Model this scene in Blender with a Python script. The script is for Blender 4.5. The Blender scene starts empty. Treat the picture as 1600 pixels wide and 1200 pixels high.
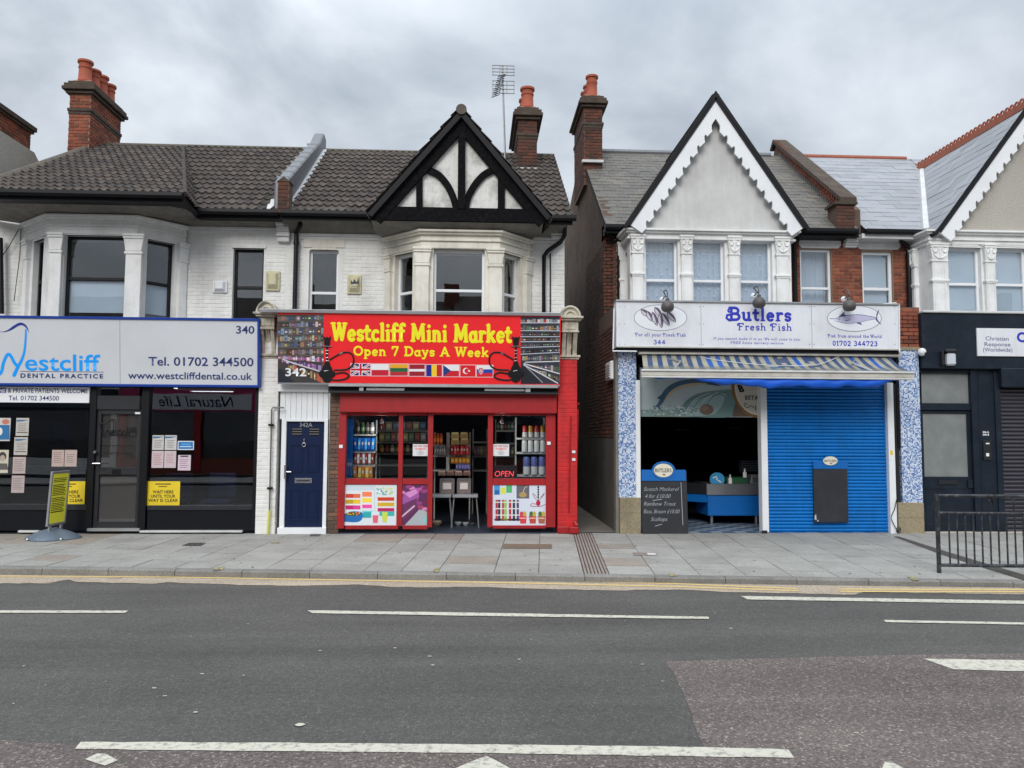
import bpy, math, random
from mathutils import Vector, Matrix
random.seed(7)
D = bpy.data
SC = bpy.context.scene
COL = SC.collection
V = Vector

# ------------------------------------------------------------------ camera
CAM = V((0, -14, 1.74)); FPX = 1200.0
_Y = V((740 - 800, -(682 - 600), -FPX)).normalized()
_Z = V((1, -.005, 0)).cross(_Y).normalized()
_X = _Y.cross(_Z).normalized()
M3 = Matrix((_X, _Y, _Z))
cd = D.cameras.new('camera'); cam = D.objects.new('camera', cd); COL.objects.link(cam)
cd.sensor_width = 36; cd.lens = 36 * FPX / 1600; cd.clip_start = .05; cd.clip_end = 2000
cam.matrix_world = Matrix.Translation(CAM) @ M3.to_4x4()
SC.camera = cam

# ------------------------------------------------------------------ sky and sun
SUN_EL, SUN_AZ = math.radians(34), math.radians(196)   # behind the camera, high, slightly left
w = D.worlds.new('World'); SC.world = w; w.use_nodes = True
nt = w.node_tree; N = nt.nodes; L = nt.links; N.clear()
out = N.new('ShaderNodeOutputWorld')
sky = N.new('ShaderNodeTexSky'); sky.sky_type = 'NISHITA'; sky.sun_disc = False
sky.sun_elevation = SUN_EL; sky.sun_rotation = SUN_AZ
b1 = N.new('ShaderNodeBackground'); b1.inputs[1].default_value = .07; L.new(sky.outputs[0], b1.inputs[0])
tc = N.new('ShaderNodeTexCoord'); sx = N.new('ShaderNodeSeparateXYZ'); L.new(tc.outputs['Generated'], sx.inputs[0])
def mth(op, a, b=None, c=None):
    n = N.new('ShaderNodeMath'); n.operation = op
    for i, x in enumerate((a, b, c)):
        if x is None: continue
        if isinstance(x, (int, float)): n.inputs[i].default_value = x
        else: L.new(x, n.inputs[i])
    return n.outputs[0]
zz = mth('MAXIMUM', sx.outputs[2], 0.0)
den = mth('ADD', zz, .42)
cx = N.new('ShaderNodeCombineXYZ')
L.new(mth('DIVIDE', sx.outputs[0], den), cx.inputs[0]); L.new(mth('DIVIDE', sx.outputs[1], den), cx.inputs[1])
nz = N.new('ShaderNodeTexNoise'); nz.inputs['Scale'].default_value = 2.2; nz.inputs['Detail'].default_value = 9
nz.inputs['Roughness'].default_value = .52; nz.inputs['Distortion'].default_value = .35; L.new(cx.outputs[0], nz.inputs[0])
rp = N.new('ShaderNodeValToRGB'); L.new(nz.outputs[0], rp.inputs[0])
e = rp.color_ramp.elements; e[0].position = .36; e[0].color = (.42, .475, .55, 1); e[1].position = .70; e[1].color = (.95, 1.0, 1.06, 1)
m1 = e.new(.46); m1.color = (.55, .61, .68, 1); m2 = e.new(.57); m2.color = (.74, .80, .87, 1)
b2 = N.new('ShaderNodeBackground'); L.new(rp.outputs[0], b2.inputs[0])
# overcast luminance: the zenith brighter than the horizon
L.new(mth('MULTIPLY_ADD', mth('POWER', zz, 2.4), 2.2, .62), b2.inputs[1])
mx = N.new('ShaderNodeMixShader'); mx.inputs[0].default_value = .9
L.new(b1.outputs[0], mx.inputs[1]); L.new(b2.outputs[0], mx.inputs[2]); L.new(mx.outputs[0], out.inputs[0])
sl = D.lights.new('sun', 'SUN'); sl.energy = 1.5; sl.angle = math.radians(30); sl.color = (1, .97, .93)
so = D.objects.new('sun', sl); COL.objects.link(so)
sd = V((math.sin(SUN_AZ) * math.cos(SUN_EL), math.cos(SUN_AZ) * math.cos(SUN_EL), math.sin(SUN_EL)))
so.rotation_euler = sd.to_track_quat('Z', 'Y').to_euler(); so.location = (0, -20, 30)
SC.view_settings.view_transform = 'Standard'; SC.view_settings.look = 'None'
SC.view_settings.exposure = .33; SC.view_settings.gamma = 1
SC.view_settings.use_curve_mapping = False

# ------------------------------------------------------------------ pixel ray / frames
def ray(u, v): return M3 @ V((u - 800, -(v - 600), -FPX))
class Fr:
    """a planar frame: s along the face, t up, d outwards"""
    def __init__(s, o, ex, ez=(0, 0, 1)):
        s.o = V(o); s.ex = V(ex).normalized(); s.ez = V(ez).normalized(); s.n = s.ex.cross(s.ez)
    def w(s, a, b, d=0): return s.o + s.ex * a + s.ez * b + s.n * d
    def px(s, u, v, d=0):
        r = ray(u, v); o = s.o + s.n * d
        t = (o - CAM).dot(s.n) / r.dot(s.n); p = CAM + r * t - s.o
        return p.dot(s.ex), p.dot(s.ez)
    def R(s, u0, v0, u1, v1, d=0):
        a, b, c, e = s.px(u0, v0, d), s.px(u1, v0, d), s.px(u0, v1, d), s.px(u1, v1, d)
        return (a[0] + c[0]) / 2, (b[0] + e[0]) / 2, (c[1] + e[1]) / 2, (a[1] + b[1]) / 2
def PY(Y): return Fr((0, Y, 0), (1, 0, 0))
def at(u, v, Y):
    p = PY(Y).px(u, v); return V((p[0], Y, p[1]))
W0 = PY(0)                                    # s = X, t = Z, d = -Y

# ------------------------------------------------------------------ things
ORG = {}
def empty(name, label, cat, loc, group=None):
    o = D.objects.new(name, None); COL.objects.link(o); o.location = loc; o.empty_display_size = .2
    o['label'] = label; o['category'] = cat
    if group: o['group'] = group
    ORG[o.name] = V(loc); return o
def org(o):
    while o is not None and o.parent is not None: o = o.parent
    return ORG.get(o.name, V((0, 0, 0))) if o is not None else V((0, 0, 0))
def off(o):
    """world position of a parent object (nothing is rotated above the leaves)"""
    p = V((0, 0, 0))
    while o is not None: p = p + o.location; o = o.parent
    return p
def tag(o, label, cat, group=None):
    o['label'] = label; o['category'] = cat
    if group: o['group'] = group
    return o

def lin(c):
    r = []
    for x in c[:3]:
        x = x / 255.
        r.append(x / 12.92 if x <= .04045 else ((x + .055) / 1.055) ** 2.4)
    return tuple(r) + (1,)

class MB:
    def __init__(s, fr=W0): s.f = fr; s.v = []; s.p = []; s.c = []; s.col = None; s.anycol = False
    def vert(s, a, b, d): s.v.append(s.f.w(a, b, d)); return len(s.v) - 1
    def face(s, ids, col=None):
        s.p.append(ids); col = col or s.col
        if col: s.anycol = True
        s.c.append(col)
    def box(s, s0, s1, t0, t1, d0, d1, col=None):
        if s0 > s1: s0, s1 = s1, s0
        if t0 > t1: t0, t1 = t1, t0
        if d0 > d1: d0, d1 = d1, d0
        i = [s.vert(a, b, d) for d in (d0, d1) for b in (t0, t1) for a in (s0, s1)]
        for q in ((4, 5, 7, 6), (1, 0, 2, 3), (0, 4, 6, 2), (5, 1, 3, 7), (6, 7, 3, 2), (0, 1, 5, 4)):
            s.face([i[k] for k in q], col)
        return s
    def prism(s, pts, d0, d1, col=None):
        """pts: (s,t) outline"""
        ar = sum(pts[i][0] * pts[(i + 1) % len(pts)][1] - pts[(i + 1) % len(pts)][0] * pts[i][1] for i in range(len(pts)))
        if ar < 0: pts = pts[::-1]
        if d0 > d1: d0, d1 = d1, d0
        n = len(pts)
        a = [s.vert(x, y, d1) for x, y in pts]; b = [s.vert(x, y, d0) for x, y in pts]
        s.face(a, col); s.face(b[::-1], col)
        for i in range(n): j = (i + 1) % n; s.face([a[j], a[i], b[i], b[j]], col)
        return s
    def flat(s, pts, d, col=None):
        ar = sum(pts[i][0] * pts[(i + 1) % len(pts)][1] - pts[(i + 1) % len(pts)][0] * pts[i][1] for i in range(len(pts)))
        if ar < 0: pts = pts[::-1]
        s.face([s.vert(x, y, d) for x, y in pts], col); return s
    def poly3(s, pts, col=None):
        s.face([s.vert(*p) for p in pts], col); return s
    def slab3(s, pts, th, col=None):
        """pts world, thickened downwards along z by th"""
        a = []; b = []
        for p in pts:
            s.v.append(V(p)); a.append(len(s.v) - 1)
        for p in pts:
            s.v.append(V(p) - V((0, 0, th))); b.append(len(s.v) - 1)
        s.face(a, col); s.face(b[::-1], col)
        n = len(pts)
        for i in range(n): j = (i + 1) % n; s.face([a[j], a[i], b[i], b[j]], col)
        return s
    def tube(s, pts, r, n=8, col=None, cap=True):
        """pts in WORLD space"""
        pts = [V(p) for p in pts]; rings = []
        for i, p in enumerate(pts):
            t = (pts[min(i + 1, len(pts) - 1)] - pts[max(i - 1, 0)]).normalized()
            a = t.cross(V((0, 0, 1)))
            if a.length < .05: a = t.cross(V((0, 1, 0)))
            a.normalize(); b = a.cross(t).normalized()
            rr = r[i] if isinstance(r, (list, tuple)) else r
            ring = []
            for k in range(n):
                an = 2 * math.pi * k / n
                s.v.append(p + a * math.cos(an) * rr + b * math.sin(an) * rr); ring.append(len(s.v) - 1)
            rings.append(ring)
        for A, B in zip(rings, rings[1:]):
            for k in range(n): s.face([A[k], A[(k + 1) % n], B[(k + 1) % n], B[k]], col)
        if cap: s.face(rings[0][::-1], col); s.face(rings[-1], col)
        return s
    def lathe(s, c, prof, n=16, col=None, axis=V((0, 0, 1))):
        c = V(c); a = axis.orthogonal().normalized(); b = axis.cross(a).normalized(); R = []
        for r, h in prof:
            ring = []
            for k in range(n):
                an = 2 * math.pi * k / n
                s.v.append(c + a * math.cos(an) * r + b * math.sin(an) * r + axis * h); ring.append(len(s.v) - 1)
            R.append(ring)
        for A, B in zip(R, R[1:]):
            for k in range(n): s.face([A[k], A[(k + 1) % n], B[(k + 1) % n], B[k]], col)
        s.face(R[0][::-1], col); s.face(R[-1], col); return s
    def stroke(s, pts, wd, d=0, h=.002, col=None):
        """a domed ribbon with round ends in the frame's plane"""
        if len(pts) < 2: return s
        P = [V((a, b)) for a, b in pts]; prof = ((-1, 0), (-.75, .75), (0, 1), (.75, .75), (1, 0)); rows = []
        ww = wd if isinstance(wd, (list, tuple)) else [wd] * len(P)
        def row(p, nrm, k):
            return [s.vert(p.x + nrm.x * q * k / 2, p.y + nrm.y * q * k / 2, d + hh * h) for q, hh in prof]
        dirs = []
        for i in range(len(P)):
            a = P[min(i + 1, len(P) - 1)] - P[max(i - 1, 0)]
            if a.length < 1e-9: a = V((1, 0))
            dirs.append(a.normalized())
        t = dirs[0]; nn = V((-t.y, t.x)); k = ww[0]
        rows.append(row(P[0] - t * k * .5, nn, k * .15)); rows.append(row(P[0] - t * k * .35, nn, k * .72))
        for p, t, k in zip(P, dirs, ww): rows.append(row(p, V((-t.y, t.x)), k))
        t = dirs[-1]; nn = V((-t.y, t.x)); k = ww[-1]
        rows.append(row(P[-1] + t * k * .35, nn, k * .72)); rows.append(row(P[-1] + t * k * .5, nn, k * .15))
        for A, B in zip(rows, rows[1:]):
            for i in range(4): s.face([A[i], A[i + 1], B[i + 1], B[i]][::-1], col)
        return s
    def build(s, name, mat, parent=None, smooth=False, bevel=0, kind=None, loc=None):
        me = D.meshes.new(name); o3 = off(parent) if parent is not None else V((0, 0, 0))
        l = V(loc) if loc is not None else V((0, 0, 0))
        me.from_pydata([tuple(v - o3 - l) for v in s.v], [], s.p)
        if s.anycol:
            at_ = me.color_attributes.new('Col', 'FLOAT_COLOR', 'CORNER'); k = 0; buf = []
            for f, c in zip(s.p, s.c):
                cc = lin(c) if c else (1, 1, 1, 1); buf.extend(cc * len(f))
            at_.data.foreach_set('color', buf)
        if smooth: me.polygons.foreach_set('use_smooth', [True] * len(me.polygons))
        if mat: me.materials.append(mat)
        me.update()
        o = D.objects.new(name, me); COL.objects.link(o)
        if parent is not None: o.parent = parent
        o.location = l
        if smooth and smooth != 2:
            try: me.set_sharp_from_angle(angle=math.radians(35))
            except Exception: pass
        if bevel:
            b = o.modifiers.new('bevel', 'BEVEL'); b.width = bevel; b.segments = 1; b.limit_method = 'ANGLE'; b.angle_limit = math.radians(50)
        if kind: o['kind'] = kind
        if parent is None: ORG[o.name] = l
        return o

# ------------------------------------------------------------------ materials
def c255(*a): return lin(a)
def pm(name, col, rough=.6, metal=0, var=.12, vscale=3., bump=0., bscale=60., rnd=0., dirt=None, dsc=1.2, damt=.5,
       spec=.5, attr=False, emis=0, hue=None, streak=0., fine=0.):
    m = D.materials.new(name); m.use_nodes = True; nt = m.node_tree; N = nt.nodes; L = nt.links
    bs = N['Principled BSDF']; bs.inputs['Roughness'].default_value = rough; bs.inputs['Metallic'].default_value = metal
    bs.inputs['Specular IOR Level'].default_value = spec
    geo = N.new('ShaderNodeNewGeometry')
    if attr:
        a = N.new('ShaderNodeAttribute'); a.attribute_name = 'Col'; cur = a.outputs['Color']
    else:
        a = N.new('ShaderNodeRGB'); a.outputs[0].default_value = tuple(col[:3]) + (1,); cur = a.outputs[0]
    def noise(sc, det=4, ro=.6, vec=None):
        n = N.new('ShaderNodeTexNoise'); n.inputs['Scale'].default_value = sc; n.inputs['Detail'].default_value = det
        n.inputs['Roughness'].default_value = ro; L.new(vec or geo.outputs['Position'], n.inputs['Vector']); return n.outputs[0]
    def mr(src, a, b, c, d):
        n = N.new('ShaderNodeMapRange'); L.new(src, n.inputs[0])
        for i, x in enumerate((a, b, c, d)): n.inputs[i + 1].default_value = x
        return n.outputs[0]
    def scale(cur, fac):
        n = N.new('ShaderNodeVectorMath'); n.operation = 'SCALE'; L.new(cur, n.inputs[0]); L.new(fac, n.inputs['Scale']); return n.outputs[0]
    if hue:
        r = N.new('ShaderNodeMath'); r.operation = 'ADD'; oi = N.new('ShaderNodeObjectInfo')
        L.new(oi.outputs['Random'], r.inputs[0]); L.new(geo.outputs['Random Per Island'], r.inputs[1])
        fr = N.new('ShaderNodeMath'); fr.operation = 'FRACT'; L.new(r.outputs[0], fr.inputs[0])
        cr = N.new('ShaderNodeValToRGB'); L.new(fr.outputs[0], cr.inputs[0]); e = cr.color_ramp.elements
        while len(e) < len(hue): e.new(.5)
        for i, h in enumerate(hue): e[i].position = i / (len(hue) - 1); e[i].color = tuple(h[:3]) + (1,)
        cur = cr.outputs[0]
    if var: cur = scale(cur, mr(noise(vscale), .25, .75, 1 - var, 1 + var))
    if fine: cur = scale(cur, mr(noise(fine, 2, .7), .3, .7, .72, 1.28))
    if rnd:
        oi = N.new('ShaderNodeObjectInfo'); cur = scale(cur, mr(oi.outputs['Random'], 0, 1, 1 - rnd, 1 + rnd))
    if dirt:
        d = N.new('ShaderNodeMix'); d.data_type = 'RGBA'; L.new(cur, d.inputs['A']); d.inputs['B'].default_value = tuple(dirt[:3]) + (1,)
        L.new(mr(noise(dsc, 7, .68), .46, .78, 0, damt), d.inputs['Factor']); cur = d.outputs['Result']
    if streak:
        mp = N.new('ShaderNodeMapping'); mp.inputs['Scale'].default_value = (9, 9, .7); L.new(geo.outputs['Position'], mp.inputs[0])
        cur = scale(cur, mr(noise(1.6, 5, .6, mp.outputs[0]), .35, .75, 1, 1 - streak))
    L.new(cur, bs.inputs['Base Color'])
    if bump:
        bp = N.new('ShaderNodeBump'); bp.inputs['Strength'].default_value = bump; bp.inputs['Distance'].default_value = .01
        L.new(noise(bscale, 5, .7), bp.inputs['Height']); L.new(bp.outputs[0], bs.inputs['Normal'])
    if emis: bs.inputs['Emission Strength'].default_value = emis; L.new(cur, bs.inputs['Emission Color'])
    return m
def glassmat(name, tint, refl=.1, rough=.0):
    m = D.materials.new(name); m.use_nodes = True; nt = m.node_tree; N = nt.nodes; L = nt.links; N.clear()
    o = N.new('ShaderNodeOutputMaterial'); t = N.new('ShaderNodeBsdfTransparent'); t.inputs[0].default_value = tint
    g = N.new('ShaderNodeBsdfGlossy'); g.inputs['Roughness'].default_value = rough; g.inputs[0].default_value = (1, 1, 1, 1)
    tc = N.new('ShaderNodeNewGeometry')
    def M_(op, x, y=None):
        n = N.new('ShaderNodeMath'); n.operation = op
        for i, q in enumerate((x, y)):
            if q is None: continue
            if isinstance(q, (int, float)): n.inputs[i].default_value = q
            else: L.new(q, n.inputs[i])
        return n.outputs[0]
    dp = N.new('ShaderNodeVectorMath'); dp.operation = 'DOT_PRODUCT'; L.new(tc.outputs['Incoming'], dp.inputs[0]); L.new(tc.outputs['Normal'], dp.inputs[1])
    sch = M_('POWER', M_('SUBTRACT', 1.0, M_('ABSOLUTE', dp.outputs['Value'])), 5.0)
    a = N.new('ShaderNodeMath'); a.operation = 'MULTIPLY_ADD'; a.inputs[1].default_value = .9; a.inputs[2].default_value = .04 + refl; L.new(sch, a.inputs[0]); nz = N.new('ShaderNodeTexNoise'); nz.inputs['Scale'].default_value = 1.3; nz.inputs['Detail'].default_value = 1
    L.new(tc.outputs['Position'], nz.inputs[0]); bp = N.new('ShaderNodeBump'); bp.inputs['Strength'].default_value = .018; bp.inputs['Distance'].default_value = .05
    L.new(nz.outputs[0], bp.inputs['Height']); L.new(bp.outputs[0], g.inputs['Normal'])
    m_ = N.new('ShaderNodeMixShader'); L.new(a.outputs[0], m_.inputs[0]); L.new(t.outputs[0], m_.inputs[1]); L.new(g.outputs[0], m_.inputs[2])
    L.new(m_.outputs[0], o.inputs[0]); return m

K = c255
m_print = pm('printed_colour', K(128, 128, 128), .45, attr=True, var=.04)
m_goods = pm('goods_colour', K(128, 128, 128), .35, attr=True, var=.06, vscale=20)
m_white_paint = pm('white_painted_brick', K(234, 233, 229), .7, var=.04, vscale=2, bump=.4, bscale=45, rnd=.02, dirt=K(150, 142, 128), dsc=1.1, damt=.45, streak=.10)
m_stucco = pm('white_stucco', K(234, 234, 232), .65, var=.04, vscale=2, bump=.18, bscale=40, dirt=K(140, 134, 122), dsc=1.5, damt=.4, streak=.08)
m_cream = pm('cream_stone_paint', K(232, 227, 214), .6, var=.05, vscale=3, bump=.18, bscale=30, dirt=K(140, 130, 112), dsc=2.2, damt=.45, streak=.12)
m_oldstone = pm('weathered_stone_paint', K(205, 198, 180), .75, var=.14, vscale=8, bump=.5, bscale=30, dirt=K(70, 64, 54), dsc=5., damt=.9, streak=.25)
m_rough = pm('grey_roughcast', K(128, 124, 116), .95, var=.2, vscale=5, bump=1., bscale=55, fine=60, dirt=K(70, 66, 60), dsc=2, damt=.5)
m_gablewhite = pm('roughcast_infill', K(228, 227, 222), .9, var=.06, bump=.8, bscale=28, dirt=K(95, 90, 80), dsc=2.4, damt=.9, streak=.1)
m_fishwhite = pm('smooth_white_render', K(206, 206, 204), .6, var=.05, vscale=1.5, bump=.3, bscale=7, dirt=K(150, 146, 136), dsc=1.4, damt=.5, streak=.12)
m_greyrender = pm('grey_beige_render', K(175, 170, 161), .9, var=.06, vscale=3, bump=.4, bscale=60, fine=45, dirt=K(145, 138, 128), dsc=1.5, damt=.4)
m_black = pm('black_gloss_paint', K(10, 11, 15), .6, var=.1, bump=.1, bscale=30, dirt=K(50, 48, 46), dsc=4, damt=.2, spec=.3)
m_timber = pm('black_timber', K(9, 9, 13), .8, var=.15, bump=.3, bscale=40, dirt=K(96, 92, 88), dsc=13, damt=.1, spec=.12)
m_gutter = pm('black_plastic_gutter', K(12, 13, 18), .45, var=.05, spec=.3)
m_tile = pm('brown_concrete_tile', K(92, 82, 76), .85, var=.12, vscale=1.2, rnd=.0, hue=[K(46, 40, 38), K(68, 57, 51), K(54, 48, 46), K(84, 72, 64), K(60, 52, 48)], bump=.6, bscale=70, fine=30, dirt=K(104, 98, 86), dsc=2.2, damt=.5)
m_slate = pm('old_slate', K(98, 94, 88), .65, var=.1, vscale=1.5, hue=[K(84, 81, 78), K(100, 96, 89), K(92, 90, 86), K(110, 104, 94)], bump=.4, bscale=40, fine=25, dirt=K(122, 117, 104), dsc=3, damt=.4)
m_slatenew = pm('blue_grey_new_slate', K(150, 155, 165), .65, var=.05, vscale=2, hue=[K(142, 145, 150), K(149, 152, 157), K(155, 158, 163)], bump=.1, bscale=40)
m_slatedk = pm('dark_slate', K(70, 66, 64), .6, var=.1, hue=[K(60, 58, 58), K(76, 72, 68)], bump=.4, bscale=40)
m_lead = pm('lead_sheet', K(120, 122, 126), .5, metal=.3, var=.15, bump=.3, bscale=12, dirt=K(80, 78, 76), dsc=3, damt=.5)
m_leadw = pm('pale_flashing', K(205, 206, 205), .5, var=.12, vscale=8, dirt=K(140, 135, 120), dsc=4, damt=.6)
m_ridge = pm('brown_ridge_tile', K(88, 80, 72), .85, var=.15, bump=.4, bscale=50, dirt=K(120, 122, 95), dsc=5, damt=.5)
m_terra = pm('terracotta', K(168, 84, 58), .75, var=.12, vscale=5, bump=.3, bscale=50, dirt=K(90, 60, 48), dsc=5, damt=.5)
m_crest = pm('red_ridge_tile', K(160, 92, 70), .8, var=.15, vscale=6, bump=.3, bscale=50, dirt=K(100, 70, 58), dsc=6, damt=.4)
m_brick = pm('orange_red_brick', K(160, 82, 58), .85, var=.1, vscale=6, hue=[K(122, 62, 44), K(150, 80, 56), K(104, 56, 44), K(158, 92, 66), K(132, 70, 50)], bump=.5, bscale=80, dirt=K(62, 48, 42), dsc=2.2, damt=.8)
m_brickdk = pm('dark_old_brick', K(110, 62, 48), .9, var=.15, vscale=5, hue=[K(84, 56, 46), K(112, 66, 50), K(70, 50, 44), K(100, 60, 48)], bump=.6, bscale=80, dirt=K(52, 42, 38), dsc=3, damt=.75)
m_brickbrown = pm('brown_brick', K(105, 82, 70), .9, var=.1, vscale=6, hue=[K(92, 70, 60), K(116, 90, 76), K(84, 68, 60), K(124, 92, 72)], bump=.5, bscale=80)
m_mortar = pm('mortar', K(146, 126, 108), .95, var=.12, bump=.4, bscale=80)
m_mortardk = pm('sooty_mortar', K(98, 80, 68), .95, var=.12, bump=.4, bscale=80)
m_soot = pm('sooty_brick_band', K(74, 62, 54), .95, var=.2, vscale=6, bump=.5, bscale=60, dirt=K(104, 100, 84), dsc=4, damt=.5)
m_redbrick = pm('red_painted_brick', K(206, 30, 33), .6, var=.08, vscale=4, bump=.35, bscale=50, dirt=K(110, 34, 30), dsc=2.6, damt=.65, streak=.2)
m_redpaint = pm('red_paint', K(166, 22, 28), .45, var=.08, vscale=3, bump=.15, bscale=25, dirt=K(100, 26, 26), dsc=2.4, damt=.5, streak=.15)
m_upvc = pm('white_plastic', K(232, 234, 236), .35, var=.02, dirt=K(190, 190, 186), dsc=2, damt=.3)
m_blackframe = pm('black_window_frame', K(13, 14, 19), .4, spec=.3, var=.05)
m_glass = glassmat('window_glass', (.9, .92, .94, 1), .06)
m_shopglass = glassmat('shop_glass', (.72, .75, .8, 1), .05)
m_clearglass = glassmat('clear_shop_glass', (.85, .88, .9, 1), .0)
m_frost = pm('frosted_glass', K(124, 128, 128), .25, var=.12, vscale=2, dirt=K(150, 152, 150), dsc=2, damt=.5, spec=.8)
m_curtain = pm('net_curtain', K(205, 216, 228), .9, var=.06, bump=.4, bscale=9)
m_blind = pm('pale_blind', K(206, 218, 226), .8, var=.06, vscale=2)
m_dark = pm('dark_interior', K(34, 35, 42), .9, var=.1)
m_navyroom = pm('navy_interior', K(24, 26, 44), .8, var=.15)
m_navy = pm('navy_door_paint', K(6, 26, 62), .4, spec=.3, var=.05, vscale=3)
m_darknavy = pm('near_black_navy_paint', K(20, 30, 42), .42, spec=.35, var=.1, vscale=2, dirt=K(60, 68, 78), dsc=3, damt=.3, streak=.1)
m_darkpanel = pm('black_panel', K(13, 14, 22), .35, spec=.3, var=.1)
m_chrome = pm('chrome', K(200, 200, 205), .25, metal=1, var=.03)
m_alu = pm('aluminium', K(180, 182, 184), .4, metal=.7, var=.06, dirt=K(110, 106, 98), dsc=3, damt=.5)
m_signgrey = pm('pale_grey_sign_panel', K(206, 208, 212), .4, var=.03, vscale=1.5, dirt=K(180, 180, 180), dsc=1.2, damt=.3)
m_signblue = pm('blue_sign_frame', K(22, 60, 148), .35, var=.04)
m_textnavy = pm('navy_vinyl', K(38, 52, 110), .4, var=0)
m_textblue = pm('bright_blue_vinyl', K(0, 158, 250), .4, var=0)
m_signred = pm('red_sign_print', K(248, 34, 40), .45, var=.03, vscale=1.5, dirt=K(190, 28, 34), dsc=1, damt=.3)
m_yellow = pm('yellow_vinyl', K(250, 240, 40), .4, var=.02)
m_whiteink = pm('white_vinyl', K(238, 238, 240), .4, var=0)
m_blackink = pm('black_ink', K(16, 16, 20), .4, var=0)
m_signwhite = pm('white_fish_sign', K(226, 228, 234), .35, var=.02, dirt=K(180, 178, 172), dsc=1.5, damt=.4, streak=.07)
m_fishblue = pm('royal_blue_vinyl', K(42, 52, 178), .4, var=0)
m_shutter = pm('blue_painted_shutter', K(0, 116, 198), .48, spec=.28, var=.07, vscale=2.5, dirt=K(24, 84, 140), dsc=1.8, damt=.5, streak=.18)
m_bluepanel = pm('blue_panel', K(10, 100, 178), .4, var=.04)
m_tarp = pm('blue_tarpaulin', K(12, 90, 205), .45, var=.15, vscale=6, bump=.6, bscale=8)
m_board = pm('blackboard', K(36, 38, 44), .6, var=.1, vscale=3, dirt=K(62, 64, 70), dsc=2, damt=.5)
m_chalk = pm('chalk', K(176, 180, 182), .9, var=.1)
m_stonebase = pm('tan_stone_plinth', K(150, 138, 112), .85, var=.1, vscale=6, bump=.4, bscale=40, fine=40, dirt=K(84, 78, 62), dsc=3, damt=.7)
m_awnmetal = pm('cream_awning_metal', K(206, 202, 192), .4, metal=.2, var=.08, dirt=K(130, 124, 112), dsc=4, damt=.6)
m_dgrey = pm('dark_grey_metal', K(42, 43, 47), .45, metal=.3, var=.08)
m_grille = pm('charcoal_shutter', K(62, 60, 68), .45, metal=.2, var=.06)
m_lampgrey = pm('grey_brown_lamp', K(88, 84, 82), .55, metal=.3, var=.1)
m_beige = pm('cream_box_plastic', K(205, 198, 164), .6, var=.08, dirt=K(140, 130, 100), dsc=6, damt=.5)
m_pipegrey = pm('grey_pipe', K(112, 112, 108), .5, metal=.3, var=.1)
m_yellowpipe = pm('yellow_sleeve', K(208, 204, 96), .6, var=.08)
m_signbase = pm('grey_moulded_plastic', K(96, 108, 122), .5, var=.07, vscale=6)
m_limesign = pm('lime_poster', K(246, 240, 70), .35, var=.03)
m_noticey = pm('yellow_notice', K(226, 196, 30), .4, var=.03)
m_paper = pm('paper', K(212, 204, 202), .8, var=.03)
m_floor = pm('dark_shop_floor', K(58, 64, 78), .4, var=.1)
m_steel = pm('stainless_steel', K(172, 172, 174), .3, metal=.8, var=.08)
m_shelf = pm('white_shelf', K(205, 206, 200), .5, var=.04)
m_rail = pm('black_railing_paint', K(30, 33, 40), .4, var=.15, bump=.4, bscale=50, dirt=K(130, 130, 132), dsc=14, damt=.5)
m_alleyfloor = pm('worn_concrete', K(112, 108, 100), .95, var=.15, vscale=3, bump=.5, bscale=40, dirt=K(74, 70, 64), dsc=2, damt=.5)
m_alleyrender = pm('dirty_grey_render', K(96, 94, 88), .9, var=.2, vscale=2, bump=.4, bscale=20, dirt=K(50, 48, 44), dsc=1.5, damt=.6)
m_neon = pm('red_neon', K(255, 70, 80), .5, var=0, emis=1.6)
m_lamplit = pm('lit_ceiling_panel', K(235, 240, 235), .5, var=0, emis=2.5)
m_cable = pm('black_cable', K(18, 18, 20), .5, var=0)
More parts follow.
